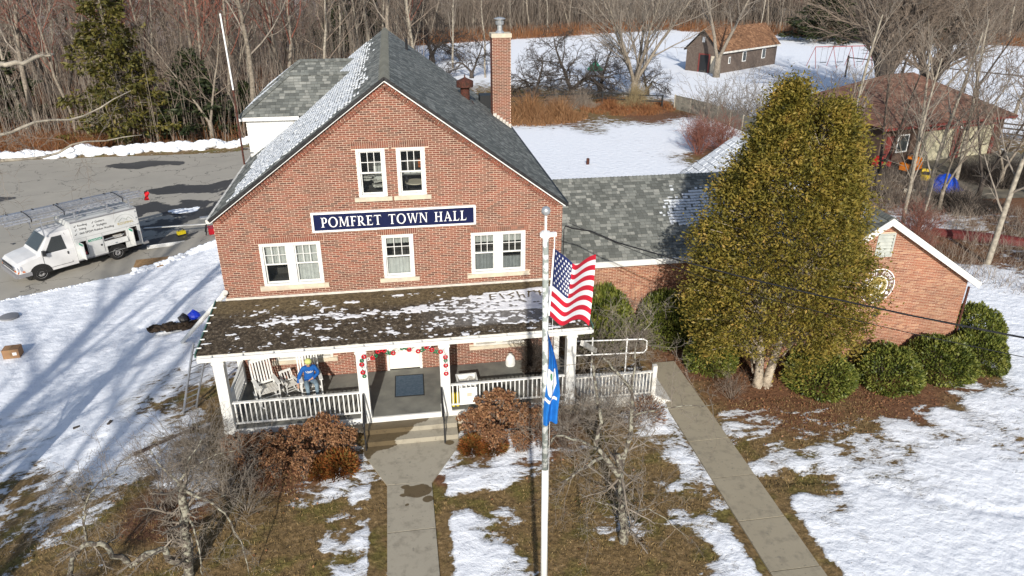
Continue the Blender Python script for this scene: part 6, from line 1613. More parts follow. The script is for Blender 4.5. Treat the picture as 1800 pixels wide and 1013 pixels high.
rocker('rocking_chair', 'empty tall white rocking chair near the left corner post', (1.02, -1.25, DZ), .45, 1.08)
rocker('rocking_chair', 'child sized white rocking chair between the two big ones', (1.62, -.80, DZ), .55, .66, 4, .5)
rocker('rocking_chair', 'white rocking chair with the person in blue sitting in it', (2.30, -1.12, DZ), .22, 1.08)

# seated figure: one skinned body, clothes by region
def skin_body(name, J, E_, mats, region, parent, sub=2):
    me = bpy.data.meshes.new(name); me.from_pydata([j[0] for j in J], E_, []); ob = bpy.data.objects.new('tmp', me); COL.objects.link(ob)
    md = ob.modifiers.new('s', 'SKIN'); md.use_smooth_shade = True
    sv_ = me.skin_vertices[0].data
    for i, j in enumerate(J): sv_[i].radius = (j[1], j[1] if len(j) < 3 else j[2]); sv_[i].use_root = (i == 0)
    ss = ob.modifiers.new('b', 'SUBSURF'); ss.levels = sub; ss.render_levels = sub
    dg = bpy.context.evaluated_depsgraph_get(); m2 = bpy.data.meshes.new_from_object(ob.evaluated_get(dg)); m2.name = name; bpy.data.objects.remove(ob)
    m2.materials.clear()
    for m in mats: m2.materials.append(m)
    for p_ in m2.polygons: p_.material_index = region(p_.center); p_.use_smooth = True
    return inst(name, m2, parent)
m_blue_sw = M_('blue_sweatshirt', (.010, .10, .36), .85, (.008, .075, .28), 14, .3, 40)
m_jeans = M_('faded_jeans', (.20, .27, .32), .9, (.13, .19, .24), 12, .3, 60)
m_skin = M_('skin', (.50, .30, .21), .6)
per = thing('person', 'person in a blue sweatshirt, jeans and pale lime cap sitting in a rocking chair', 'person', (2.30, -1.16, DZ), .22, None, 1.0)
FO = V(0, -.16, -.06)
J = [((0, .06, .56), .15, .13), ((0, .07, .77), .145, .115), ((0, .04, .95), .165, .11), ((0, -.01, 1.05), .07, .06), ((0, -.06, 1.12), .055), ((0, -.11, 1.21), .088, .098), ((0, -.12, 1.28), .07, .08)]
E_ = [(0, 1), (1, 2), (2, 3), (3, 4), (4, 5), (5, 6)]
def add(parent_i, pts_):
    i = parent_i
    for p_ in pts_: J.append(p_); E_.append((i, len(J) - 1)); i = len(J) - 1
    return i
for s_ in (-1, 1):
    k = add(0, [((.10 * s_, -.02, .54), .10), ((.13 * s_, -.22, .58), .088), ((.14 * s_, -.42, .60), .068), ((.13 * s_, -.46, .36), .058), ((.12 * s_, -.44, .13), .042), ((.12 * s_, -.52, .07), .042), ((.12 * s_, -.62, .055), .03)])
def hand(wi, base, d, side):
    # palm then four unequal fingers and a thumb leaving the side
    b = Vector(base); d = Vector(d).normalized(); s_ = Vector(side).normalized(); add_ = [tuple(b + d * .05)]
    pi = add(wi, [(tuple(b + d * .045), .024, .016)])
    for k, L in enumerate((.055, .068, .062, .048)):
        o_ = s_ * (-.021 + .014 * k); add(pi, [(tuple(b + d * .085 + o_), .0085), (tuple(b + d * (.085 + L * .55) + o_ + V(0, 0, -.006)), .0075), (tuple(b + d * (.085 + L) + o_ + V(0, 0, -.022)), .006)])
    add(pi, [(tuple(b + d * .03 - s_ * .038), .010), (tuple(b + d * .06 - s_ * .055), .008)])
w1 = add(2, [((-.17, .03, .99), .075), ((-.30, .0, .79), .058), ((-.36, -.06, .60), .045)]); hand(w1, (-.37, -.08, .56), (-.05, -.2, -1), (1, 0, 0))
w2 = add(2, [((.17, .03, .99), .075), ((.27, -.04, .80), .058), ((.10, -.17, .72), .045)]); hand(w2, (.07, -.19, .715), (-1, -.35, -.1), (0, 1, 0))
def reg(c_):
    if c_.z > 1.085 and abs(c_.x) < .13: return 2
    if (c_.x < -.30 and c_.z < .585) or (c_.x < .08 and c_.x > -.16 and abs(c_.z - .715) < .045 and c_.y < -.165 and c_.y > -.26): return 2
    if c_.z < .60 and abs(c_.x) < .26 and not (c_.x < -.28): return 1 if c_.z > .10 or c_.y > -.4 else 3
    if abs(c_.x) < .24 and c_.y < -.12 and c_.z < .675: return 1
    return 0
body = skin_body('body', J, E_, [m_blue_sw, m_jeans, m_skin, m_black], reg, per)
hm_ = MB().blob((0, -.115, 1.285), .108, 14, 8, 0, 0, random, (1, 1.05, .85)); hm_.build('cap', M_('lime_cap', (.55, .60, .22), .9, (.48, .52, .20), 20, .3, 60), per, True)
MB().prism([(-.085, -.04), (-.05, -.13), (.05, -.13), (.085, -.04)], lambda a, b_: (a, b_ - .14, 1.265), (0, 0, .012)).build('cap_brim', M_('lime_brim', (.5, .55, .2), .9), per)
MB().blob((0, -.05, 1.21), .090, 10, 8).build('hair', M_('dark_hair', (.05, .035, .025), .8), per, True)
for s_ in (-1, 1): MB().blob((.033 * s_, -.208, 1.225), .010, 6, 4).build('eye', m_black, per); MB().blob((.092 * s_, -.11, 1.20), .018, 6, 4, 0, 0, random, (.5, 1, 1.4)).build('ear', m_skin, per)
MB().prism([(-.012, 1.18), (.012, 1.18), (0, 1.225)], lambda a, b_: (a, -.212, b_), (0, -.018, 0)).build('nose', m_skin, per); MB().box((-.024, -.218, 1.152), (.024, -.205, 1.159)).build('mouth', M_('lips', (.35, .13, .11), .6), per)
lg = MB()
for k in range(10):
    a = PI * (.05 + .9 * k / 9); zq = .93 - .05 * math.sin(a); yq = -.085 - .018 * math.sin(a)
    lg.bar((.10 * math.cos(a), yq, zq), (.10 * math.cos(a + .25), yq, .93 - .05 * math.sin(a + .25)), .020, .012)
    lg.bar((.05 * math.cos(a), yq - .004, .935 - .02 * math.sin(a)), (.05 * math.cos(a + .3), yq - .004, .935 - .02 * math.sin(a + .3)), .018, .012)
lg.build('chest_print', m_signw, per)

# crate, panel, bottles, bag, lamp, bundle
t = thing('storage_crate', 'open white slatted crate on the porch behind the right railing', 'crate', (7.02, -1.92, DZ), .03)
for (a, b_) in (((-.29, -.22, 0), (.29, -.20, .62)), ((-.29, .20, 0), (.29, .22, .62)), ((-.29, -.199, 0), (-.27, .199, .62)), ((.27, -.199, 0), (.29, .199, .62))): MB().box(a, b_).build('side_panel', m_white, t)
MB().box((-.32, -.25, .621), (.32, -.20, .66)).box((-.32, .20, .621), (.32, .25, .66)).box((-.32, -.199, .621), (-.27, .199, .66)).box((.27, -.199, .621), (.32, .199, .66)).build('rim', m_white, t)
MB().box((-.26, -.19, .40), (.26, .19, .50)).build('contents', m_paper, t); MB().bar((-.1, -.1, .52), (.15, .1, .6), .12, .05).build('contents', m_paper, t)
t = thing('notice_panel', 'blank white panel fixed on the porch railing right of the steps', 'panel', (7.0, -2.575, .62)); MB().box((-.26, -.02, .02), (.26, 0, .60)).build('board', m_signw, t); MB().box((-.04, -.03, .30), (.10, -.02, .42)).build('patch', m_stone, t)
for i in range(2):
    t = thing('yellow_bottle', ('yellow bottle with dark cap, left of the pair behind the railing', 'yellow bottle with dark cap, right of the pair beside the white panel')[i], 'bottle', (6.56 + .13 * i, -2.40, DZ), 0, 'yellow bottles behind the porch railing')
    MB().lathe((0, 0, 0), [(.05, 0), (.052, .02), (.052, .42), (.03, .50)], 10).build('body', M_('yellow_plastic', (.62, .50, .02), .45) if i == 0 else bpy.data.materials['yellow_plastic'], t, True)
    MB().lathe((0, 0, .50), [(.03, 0), (.03, .10), (.02, .12)], 10).build('cap', m_black, t)
t = thing('white_sack', 'lumpy white sack leaning on the porch wall under the right window', 'sack', (8.62, -.32, DZ)); mb = MB(); mb.lathe((0, 0, 0), [(.13, 0), (.16, .08), (.15, .28), (.11, .42), (.05, .50), (.07, .54)], 9); s2 = mb.build('sack', m_cloth_w, t, True); s2.scale = (1.1, .8, .85)
t = thing('twig_bundle', 'dark bare bush like bundle standing in the porch corner', 'twig bundle', (9.30, -.75, DZ), 0, None, .8); o_ = shrub_mesh(91, 34, 1.5, .55, .014, m_bark_dark, 7); inst('stems', o_[0], t); inst('twigs', o_[1], t)
o2 = tuft(66, 2200, .42, 1.05, .12, leaf_mat('dark_dead_leaves', [(.02, .015, .012), (.05, .035, .025), (.08, .055, .04)], 2)); inst('dead_leaves', o2, t)
t = thing('wall_lamp', 'square white lamp on the porch wall right of the door', 'lamp', (6.75, -.14, 2.15)); MB().box((-.13, -.10, 0), (.13, .10, .18)).build('shade', m_stone, t); MB().box((-.15, -.12, .18), (.15, .14, .20)).build('lamp_cap', m_black, t); MB().box((-.04, .10, .05), (.04, .14, .12)).build('bracket', m_black, t)
t = thing('meter_box', 'small grey box between the left porch window and its neighbour', 'meter box', (2.05, -.10, 2.1)) if False else None

# garland of ornaments
gl = thing('ornament_garland', 'garland of red, green and clear ornaments looped across the porch entrance', 'garland', (0, -2.72, 0))
GT = "4.08,2.71,r 4.01,2.58,g 4.00,2.45,r 4.01,2.36,w 4.01,2.19,r 4.04,2.06,g 4.20,2.62,w 4.32,2.65,r 4.41,2.71,g 4.48,2.86,r 4.58,2.91,r 4.66,2.88,r 4.73,2.81,g 4.81,2.77,g 4.90,2.76,r 4.99,2.78,w 5.06,2.83,w 5.15,2.90,g 5.22,2.95,g 5.27,2.91,g 5.35,2.84,r 5.43,2.78,w 5.51,2.76,w 5.60,2.76,r 5.70,2.78,g 5.77,2.83,g 5.84,2.89,r 5.92,2.91,w 5.99,2.77,r 6.07,2.71,g 6.14,2.68,g 6.23,2.68,r 6.31,2.74,w 6.36,2.58,w 6.36,2.48,r 6.36,2.37,g 6.36,2.30,w 6.36,2.20,r 6.37,2.04,w 6.36,1.93,r"
oc = {'r': M_('red_bauble', (.42, .008, .02), .2, spec=.6), 'g': M_('green_bauble', (.01, .13, .05), .2, spec=.6), 'w': M_('clear_bauble', (.62, .60, .58), .25, spec=.6)}
def torus(R_, r_, n, m, mat, name):
    mb = MB(); P = [(R_ * math.cos(2 * PI * k / n), 0, R_ * math.sin(2 * PI * k / n)) for k in range(n + 1)]; mb.tube(P, r_, m, cap=False); return mb.mesh(name, mat, True)
om = {'r': torus(.050, .026, 10, 6, oc['r'], 'ornament'), 'g': torus(.042, .020, 10, 6, oc['g'], 'ornament'), 'w': torus(.040, .015, 10, 6, oc['w'], 'ornament')}
prev = None; cordm = MB()
for s_ in GT.split():
    x, z_, c_ = s_.split(','); x, z_ = float(x), float(z_); z_ = z_ - .09 if z_ < 2.5 else 2.41 + (z_ - 2.5) * .92
    inst('ornament', om[c_], gl, (x, 0.0, z_))
    if prev and abs(prev[0] - x) < .2: cordm.tube([(prev[0], .015, prev[1]), (x, .015, z_)], .005, 4)
    prev = (x, z_)
cordm.build('cord', m_black, gl)

# ================================================================ flagpole and flags
fp = thing('flagpole', 'white flagpole with peeling upper part standing on the front lawn', 'flagpole', (7.40, -12.0, 0))
MB().tube([(0, 0, -.2), (-.02, 0, 2.2)], [.060, .058], 14).build('pole', m_white, fp, True)
m_peel = M_('peeling_paint', (.62, .64, .62), .6, (.26, .29, .27), 9, .3, 30, stops=(.46, .52)); MB().tube([(-.02, 0, 2.2), (-.06, 0, 5.6)], [.0585, .050], 14).build('pole_shaft', m_white, fp, True)
MB().tube([(-.02, 0, 2.15), (-.022, 0, 2.28)], .07, 12).build('pole_collar', m_stone, fp, True)
MB().tube([(-.06, 0, 5.6), (-.125, 0, 9.42)], [.050, .040], 14).build('pole_top', m_peel, fp, True)
MB().tube([(-.125, 0, 9.42), (-.125, 0, 9.50)], .06, 10).bar((-.20, 0, 9.46), (.02, .0, 9.46), .05, .05).build('truck', m_signw, fp)
MB().tube([(-.125, 0, 9.5), (-.127, 0, 9.72)], .016, 8).build('spindle', m_signw, fp); MB().blob((-.128, 0, 9.79), .062, 12, 8).build('ball', m_steel, fp, True)
MB().tube([(.0, .01, 9.44), (.0, .01, 9.25)], .008, 5).tube([(.0, 0, 8.2), (.0, 0, 7.9), (.0, .02, 6.4), (.03, .05, 1.2)], .003, 4).build('halyard', m_signw, fp)
MB().box((.05, -.03, 1.1), (.10, .03, 1.25)).build('cleat', m_steel, fp)
us = thing('national_flag', 'stars and stripes flag rippling at the top of the flagpole', 'flag', (7.405, -12.0, 9.25))
def PF(u, v):
    x = .74 * u + .06 * math.sin(u * 7.5 + v * 1.5) * u ** .5 ; y = .62 * u + .15 * math.sin(u * 7.0 + 1.0 + v * 1.1) * u ** .6
    z_ = -1.0 * v - .44 * (1 - (1 - u) ** 2.2) - .10 * math.sin(u * 6.2 + v * 1.4) * (u ** .7) * (.3 + v)
    return Vector((x - .05 * v + .0, y, z_))
m_fr = M_('flag_red', (.50, .010, .030), .8); m_fw = M_('flag_white', (.74, .74, .76), .8); m_fb = M_('flag_blue', (.012, .022, .10), .8)
NU = 36
for k in range(13):
    mb = MB(); v0, v1 = k / 13, (k + 1) / 13; st_ = .40 if k < 7 else 0
    for i in range(NU):
        a, b_ = st_ + (1 - st_) * i / NU, st_ + (1 - st_) * (i + 1) / NU
        for (c0, c1) in ((v0, (v0 + v1) / 2), ((v0 + v1) / 2, v1)): mb.poly([PF(a, c0), PF(b_, c0), PF(b_, c1), PF(a, c1)])
    mb.build('stripe', m_fr if k % 2 == 0 else m_fw, us, True)
mb = MB()
for i in range(16):
    for j in range(14): a, b_, c0, c1 = .4 * i / 16, .4 * (i + 1) / 16, 7 / 13 * j / 14, 7 / 13 * (j + 1) / 14; mb.poly([PF(a, c0), PF(b_, c0), PF(b_, c1), PF(a, c1)])
mb.build('canton', m_fb, us, True)
MB().bar(PF(0, 0) + V(-.012, 0, 0), PF(0, 1) + V(-.012, 0, 0), .022, .006).build('heading', m_fw, us)
for r_ in range(9):
    for c_ in range(6 if r_ % 2 == 0 else 5):
        u = .4 * ((c_ * 2 + 1 + (r_ % 2)) / 12); v = 7 / 13 * (r_ + 1) / 10; mb = MB(); e = 1e-3; o0 = PF(u, v); du = (PF(u + e, v) - o0) / e; dv = (PF(u, v + e) - o0) / e; n_ = du.cross(dv).normalized()
        for sg in (-1, 1):
            pts_ = []
            for k in range(10):
                rr__ = .026 if k % 2 == 0 else .0115; an = PI / 2 + PI * k / 5; pts_.append(o0 + du.normalized() * rr__ * math.cos(an) - dv.normalized() * rr__ * math.sin(an) + n_ * .004 * sg)
            c0 = o0 + n_ * .004 * sg
            for k in range(10): mb.poly([c0, pts_[k], pts_[(k + 1) % 10]])
        mb.build('star', m_fw, us)
cf = thing('state_flag', 'limp azure flag with a white shield hanging below the national flag', 'flag', (7.37, -12.0, 8.05))
m_az = M_('azure_flag', (.012, .16, .52), .8, (.008, .12, .42), 9)
def PC(u, v): # v down 0..1
    w = .02 + .17 * min(1, v * 1.5) + .03 * v
    return Vector((-.06 + w * u + .035 * math.sin(v * 5), -.06 + .05 * math.sin(u * 9 + v * 3) + .05 * u - .05, -1.55 * v - .05 * u * (1 - v)))
mb = MB()
for i in range(14):
    for j in range(30): mb.poly([PC(i / 14, j / 30), PC((i + 1) / 14, j / 30), PC((i + 1) / 14, (j + 1) / 30), PC(i / 14, (j + 1) / 30)])
mb.build('cloth', m_az, cf, True)
def patch(poly, mat, name, off):
    mb = MB(); us_ = [p_[0] for p_ in poly]; vs_ = [p_[1] for p_ in poly]
    for i in range(10):
        for j in range(12):
            q = clip_rect(poly, min(us_) + (max(us_) - min(us_)) * i / 10, min(us_) + (max(us_) - min(us_)) * (i + 1) / 10, min(vs_) + (max(vs_) - min(vs_)) * j / 12, min(vs_) + (max(vs_) - min(vs_)) * (j + 1) / 12)
            if len(q) >= 3: mb.poly([PC(a, b_) + V(0, off, 0) for a, b_ in q])
    return mb.build(name, mat, cf)
patch([(.02, .40), (.78, .40), (.82, .56), (.62, .66), (.40, .69), (.15, .66), (.0, .56)], m_fw, 'shield', -.007)
for (a, b_) in ((.2, .45), (.55, .45), (.38, .56)): patch([(a, b_ - .02), (a + .12, b_ - .03), (a + .14, b_ + .03), (a + .05, b_ + .05), (a - .02, b_ + .02)], M_('vine_green', (.10, .28, .14), .8), 'vine', -.012)
patch([(.0, .70), (.3, .715), (.85, .705), (.85, .735), (.3, .75), (.0, .735)], m_fw, 'motto_ribbon', -.007)

# ================================================================ service truck
VA = math.atan2(.647, .764)
van = thing('service_van', 'white cutaway service van with open side lockers parked on the lot', 'van', (-11.55, 13.55, -1.12), VA)
m_vw = M_('van_white', (.62, .62, .62), .3, (.54, .54, .54), 1.5, spec=.5); m_vb = M_('van_box_white', (.60, .61, .60), .4, (.52, .53, .52), 1.2, spec=.4)
m_vg = M_('bumper_grey', (.22, .22, .23), .5); m_chr = M_('chrome', (.6, .6, .62), .25, metal=.8); m_grn = M_('green_band', (.02, .22, .14), .5); m_ink = M_('black_lettering', (.02, .02, .02), .6)
VW = 1.98
ST = [(-.97, .50, .70, .80, .30), (-.95, .40, .86, .97, .14), (-.82, .40, 1.00, 1.09, .12), (-.40, .40, 1.10, 1.20, .13), (.02, .40, 1.17, 1.27, .14), (.10, .40, 1.18, 1.36, .16), (.66, .40, 1.22, 1.99, .24), (.85, .40, 1.22, 2.06, .26), (1.66, .40, 1.22, 2.10, .26)]
mb = MB(); secs = []
for (x, zb, zs, zt, ins) in ST: secs.append([(x, .0 + (.16 if x < -.96 else .05 if x < -.9 else 0), zb), (x, 0 + (.16 if x < -.96 else .05 if x < -.9 else 0), zs), (x, ins, zt), (x, VW / 2, zt + .03), (x, VW - ins, zt), (x, VW - (.16 if x < -.96 else .05 if x < -.9 else 0), zs), (x, VW - (.16 if x < -.96 else .05 if x < -.9 else 0), zb)])
for a, b_ in zip(secs[:-1], secs[1:]):
    for k in range(7): j = (k + 1) % 7; mb.poly([a[k], b_[k], b_[j], a[j]])
mb.poly(secs[0]); mb.poly(secs[-1][::-1]); cab = mb.build('cab', m_vw, van, False)
def side(x, z_, off=.008):
    yy = 0 if z_ < 1.22 else (z_ - 1.22) / .84 * .25
    return (x, yy - off, z_)
MB().poly([(.135, .22, 1.385), (.135, VW - .22, 1.385), (.635, VW - .30, 1.96), (.635, .30, 1.96)]).build('windshield', m_glass_dark, van)
kids(van)[-1].location = (-.035, 0, .03)
MB().poly([side(.33, 1.26), side(1.30, 1.26), side(1.26, 1.92), side(.83, 1.92)]).build('side_window', m_glass_dark, van)
MB().poly([(.20, .045, 1.28), (.76, .21, 1.93), (.68, .23, 1.95), (.10, .08, 1.30)]).build('pillar', m_vw, van) if False else None
dl = MB()
for (a, b_) in ((side(.22, .55), side(.22, 1.22)), (side(1.42, .55), side(1.40, 1.98)), (side(.22, .55), side(1.42, .55))): dl.bar(a, b_, .012, .012, up=(0, 1, 0))
dl.build('door_seam', m_ink, van)
MB().bar(side(1.30, 1.13, .02), side(1.30, 1.00, .02), .05, .03, up=(0, 1, 0)).build('handle', m_black, van)
MB().box((.20, -.22, 1.22), (.34, -.04, 1.46)).build('mirror', m_black, van)
t2 = MB().box((-1.0, .22, .72), (-.965, VW - .22, .95)).build('grille', m_black, van); MB().box((-1.01, .24, .82), (-.995, VW - .24, .85)).build('grille_bar', m_vg, t2)
MB().box((-1.06, .02, .42), (-.90, VW - .02, .62)).box((-.9, -.03, .42), (-.38, .03, .60)).build('bumper', m_vg, van)
for y in (.10, VW - .34):
    MB().box((-1.0, y, .82), (-.90, y + .24, .96)).build('headlight', m_chr, van); MB().box((-.995, y - .02 if y < 1 else y + .02, .72), (-.88, y + .24, .81)).build('indicator', m_orange, van)
MB().poly([(-.90, .015, .72), (-.70, -.012, .72), (-.72, -.012, .96), (-.92, .03, .95)]).build('headlight', m_chr, van); MB().poly([(-.94, .03, .63), (-.62, -.013, .64), (-.66, -.013, .72), (-.92, .02, .72)]).build('indicator', m_orange, van)
m_hub = M_('wheel_hub', (.42, .42, .43), .4, (.2, .2, .2), 20, metal=.4)
for (x, yy) in ((0, .03), (3.50, .03), (0, VW - .27), (3.50, VW - .27)):
    w = MB().lathe((x, yy, .38), [(.24, 0), (.36, .0), (.385, .03), (.385, .20), (.36, .24), (.24, .24)], 24, 0, 'Y').build('wheel', m_rubber, van, True)
    MB().lathe((x, yy - .035 if yy < 1 else yy + .16, .38), [(.04, .02), (.10, .0), (.14, .03), (.22, .05), (.235, .0), (.24, .05), (.24, .12)], 18, 0, 'Y').build('rim', m_hub, w, True)
for x in (0, 3.50):
    mb = MB()
    for k in range(12): a0, a1 = PI * k / 12, PI * (k + 1) / 12; mb.poly([(x + .50 * math.cos(a0), -.004, .36 + .50 * math.sin(a0)), (x + .50 * math.cos(a1), -.004, .36 + .50 * math.sin(a1)), (x + .40 * math.cos(a1), -.004, .36 + .40 * math.sin(a1)), (x + .40 * math.cos(a0), -.004, .36 + .40 * math.sin(a0))])
    mb.poly([(x + .46 * math.cos(PI * k / 12), .02 if x else -.002, .36 + .46 * math.sin(PI * k / 12)) for k in range(13)]); mb.build('wheel_arch', m_rubber, van)
HB = [(1.86, 2.18, .70, 1.42), (2.98, 4.06, 1.14, 1.44), (4.24, 4.62, .72, 1.52)]
X0, X1, ZB, ZT = 1.67, 4.78, .52, 2.46; YF = -.03; YB = 2.05
ARCH = [(X0, ZB), (3.08, ZB), (3.08, .86), (3.92, .86), (3.92, ZB), (X1, ZB), (X1, ZT), (X0, ZT)]
mb = MB(); wall_cells(mb, [(X0, .86), (X1, .86), (X1, ZT), (X0, ZT)], HB, lambda u, z_: (u, YF, z_)); wall_cells(mb, [(X0, ZB), (3.06, ZB), (3.06, .86), (X0, .86)], [(1.86, 2.18, .70, .86)], lambda u, z_: (u, YF, z_)); wall_cells(mb, [(3.94, ZB), (X1, ZB), (X1, .86), (3.94, .86)], [(4.24, 4.62, .72, .86)], lambda u, z_: (u, YF, z_))
mb.poly([(X0, YF, ZT), (X1, YF, ZT), (X1, YB, ZT), (X0, YB, ZT)]).poly([(X0, YF, ZB), (X0, YB, ZB), (X0, YB, ZT), (X0, YF, ZT)]).poly([(X1, YF, ZB), (X1, YF, ZT), (X1, YB, ZT), (X1, YB, ZB)]).poly([(X0, YB, ZB), (X1, YB, ZB), (X1, YB, ZT), (X0, YB, ZT)])
mb.poly([(X0, YF, ZB), (X1, YF, ZB), (X1, YB, ZB), (X0, YB, ZB)])
box_ = mb.build('cargo_box', m_vb, van)
m_lock = M_('locker_dark', (.05, .05, .055), .8, (.12, .10, .09), 18)
for (a, b_, c_, d) in HB:
    mb = MB(); e = .35
    mb.poly([(a, e, c_), (b_, e, c_), (b_, e, d), (a, e, d)]).poly([(a, YF, c_), (b_, YF, c_), (b_, e, c_), (a, e, c_)]).poly([(a, YF, d), (b_, YF, d), (b_, e, d), (a, e, d)]).poly([(a, YF, c_), (a, e, c_), (a, e, d), (a, YF, d)]).poly([(b_, YF, c_), (b_, e, c_), (b_, e, d), (b_, YF, d)]); mb.build('locker', m_lock, box_)
MB().box((1.92, .02, .72), (2.12, .25, .86)).build('locker_tool', oc['r'], box_); MB().bar((3.0, .05, 1.2), (4.0, .08, 1.24), .06, .04).build('locker_tool', m_steel, box_); MB().box((3.5, .05, 1.16), (3.9, .2, 1.26)).build('locker_tool', m_white_old, box_)
d1 = MB().bar((1.85, YF - .01, 1.06), (1.70, YF - .42, 1.06), .72, .025, up=(1, -.37, 0)).build('locker_door', m_vb, van) if False else None
def door_panel(x, dx, dy, z0, z1, name):
    P = [(x, YF - .005, z0), (x + dx, YF - dy, z0), (x + dx, YF - dy, z1), (x, YF - .005, z1)]; n_ = Vector((-dy, -dx, 0)).normalized() * .022
    mb = MB(); mb.poly(P); Q = [tuple(Vector(p_) + n_) for p_ in P]; mb.poly(Q)
    for i in range(4): j = (i + 1) % 4; mb.poly([P[i], P[j], Q[j], Q[i]])
    dd = mb.build(name, m_vb, van)
    for sg in (-1, 1):
        off = n_ * (1.25 if sg > 0 else -.2); A = [(x + dx * .05, YF - dy * .05 - .005, z1 - .14), (x + dx * .95, YF - dy * .95, z1 - .14), (x + dx * .95, YF - dy * .95, z1 - .03), (x + dx * .05, YF - dy * .05 - .005, z1 - .03)]
        MB().poly([tuple(Vector(p_) + off) for p_ in A]).build('green_band', m_grn, dd)
door_panel(1.86, .03, .46, .62, 1.44, 'locker_door'); door_panel(4.24, .03, .42, .66, 1.54, 'locker_door')
MB().prism([(2.25, .66), (2.92, .66), (2.92, 1.44), (2.25, 1.44)], lambda a, b_: (a, YF - .022, b_), (0, .018, 0)).build('locker_door', m_vb, van)
MB().box((2.27, YF - .028, 1.31), (2.90, YF - .0225, 1.42)).build('green_band', m_grn, van)
o = inst('lettering', text_mesh('CertainTeed', .105, m_signw), van, (2.585, YF - .032, 1.363), (PI / 2, 0, 0))
MB().prism([(2.98, .90), (4.06, .90), (4.06, 1.13), (2.98, 1.13)], lambda a, b_: (a, YF - .03 - (1.13 - b_) * .25, b_), (0, -.02, 0)).build('locker_door', m_vb, van)
MB().box((3.44, YF - .10, .90), (3.56, YF - .07, .99)).build('latch', m_steel, van); MB().box((2.78, YF - .035, .98), (2.86, YF - .024, 1.06)).build('latch', m_black, van)
for (s_, x, z_, h) in (('Roofing', 2.18, 2.22, .14), ('Gutters', 2.98, 2.22, .14), ('Siding', 2.16, 2.03, .14), ('Skylights', 3.04, 2.03, .14), ('.060 EPDM Rubber Roofing', 2.77, 1.82, .145)):
    inst('lettering', text_mesh(s_, h, m_ink), van, (x, YF - .006, z_), (PI / 2, 0, 0))
sm_ = MB()
for x in (2.22, 2.95, 4.16): sm_.box((x - .005, YF - .004, .6), (x + .005, YF - .0005, 1.6))
sm_.box((X0 + .02, YF - .004, 1.595), (X1 - .02, YF - .0008, 1.605)).box((X0, YF - .03, ZT - .05), (X1, YF - .001, ZT + .01)).box((X0, YF - .03, ZB - .02), (3.06, YF - .001, ZB + .03))
sm_.build('panel_seam', m_vg, van)
ck = MB()
for (x, z_) in ((1.84, 2.22), (2.64, 2.22), (1.84, 2.03), (2.64, 2.03), (1.80, 1.82)): ck.bar((x - .03, YF - .006, z_), (x, YF - .006, z_ - .04), .006, .018, up=(0, 0, 1)).bar((x, YF - .006, z_ - .04), (x + .06, YF - .006, z_ + .05), .006, .018, up=(0, 0, 1))
ck.build('check_mark', m_ink, van)
m_lg = M_('logo_grey', (.30, .33, .30), .6); m_lgold = M_('logo_gold', (.45, .36, .12), .6)
lo = MB()
for k in range(14): a0, a1 = PI * (.12 + .76 * k / 14), PI * (.12 + .76 * (k + 1) / 14); lo.bar((4.12 + .50 * math.cos(a0), YF - .006, 1.78 + .48 * math.sin(a0)), (4.12 + .50 * math.cos(a1), YF - .006, 1.78 + .48 * math.sin(a1)), .006, .012, up=(0, 0, 1))
for (a, b_) in (((3.82, 1.93), (4.05, 2.10)), ((4.05, 2.10), (4.25, 1.95)), ((4.20, 1.98), (4.33, 2.08)), ((4.33, 2.08), (4.48, 1.93))): lo.bar((a[0], YF - .007, a[1]), (b_[0], YF - .007, b_[1]), .006, .02, up=(0, 0, 1))
lo.build('logo_lines', m_lg, van); inst('lettering', text_mesh('ROOFING', .17, m_lgold), van, (4.14, YF - .006, 1.82), (PI / 2, 0, 0))
for (x, z_) in ((4.70, 2.28), (4.70, 1.95), (4.70, 1.62)): MB().box((x - .03, YF - .03, z_ - .03), (x + .03, YF - .005, z_ + .03)).build('hinge', m_steel, van)
MB().box((X1, .25, .62), (X1 + .02, 1.75, 2.3)).build('rear_door', m_vg, van); MB().box((X1, .0, .46), (X1 + .30, YB - .05, .56)).build('rear_bumper', m_vg, van); MB().box((X1 + .0, .02, 1.0), (X1 + .03, .14, 1.2)).build('tail_light', oc['r'], van)
MB().box((3.94, .3, .3), (4.8, 1.7, .52)).box((.5, .3, .28), (3.1, 1.7, .52)).build('chassis', m_rubber, van)
rk = MB()
for x in (.55, 2.0, 3.5, 4.55):
    for y in (.10, VW - .10): rk.bar((x, y, 2.06 if x < 1.6 else 2.45), (x, y, 2.84), .05, .05)
    rk.bar((x, -.02, 2.86), (x, VW + .02, 2.86), .05, .05)
for y in (.10, VW - .10): rk.bar((.2, y, 2.72), (4.75, y, 2.72), .04, .04)
rk.build('ladder_rack', m_alu, van)
Mv = Matrix.Translation((-11.55, 13.55, -1.12)) @ Matrix.Rotation(VA, 4, 'Z')
def ladder(name, label, L, w, n, mat, grp=None):
    t = thing(name, label, 'ladder', (0, 0, 0), 0, grp)
    for y in (0, w): MB().box((0, y - .013, 0), (L, y + .013, .075)).build('rail', mat, t)
    rm = MB().tube([(0, 0, .037), (0, w, .037)], .017, 5).mesh('rung', mat)
    for k in range(n): inst('rung', rm, t, ((k + .5) * L / n, 0, 0))
    return t
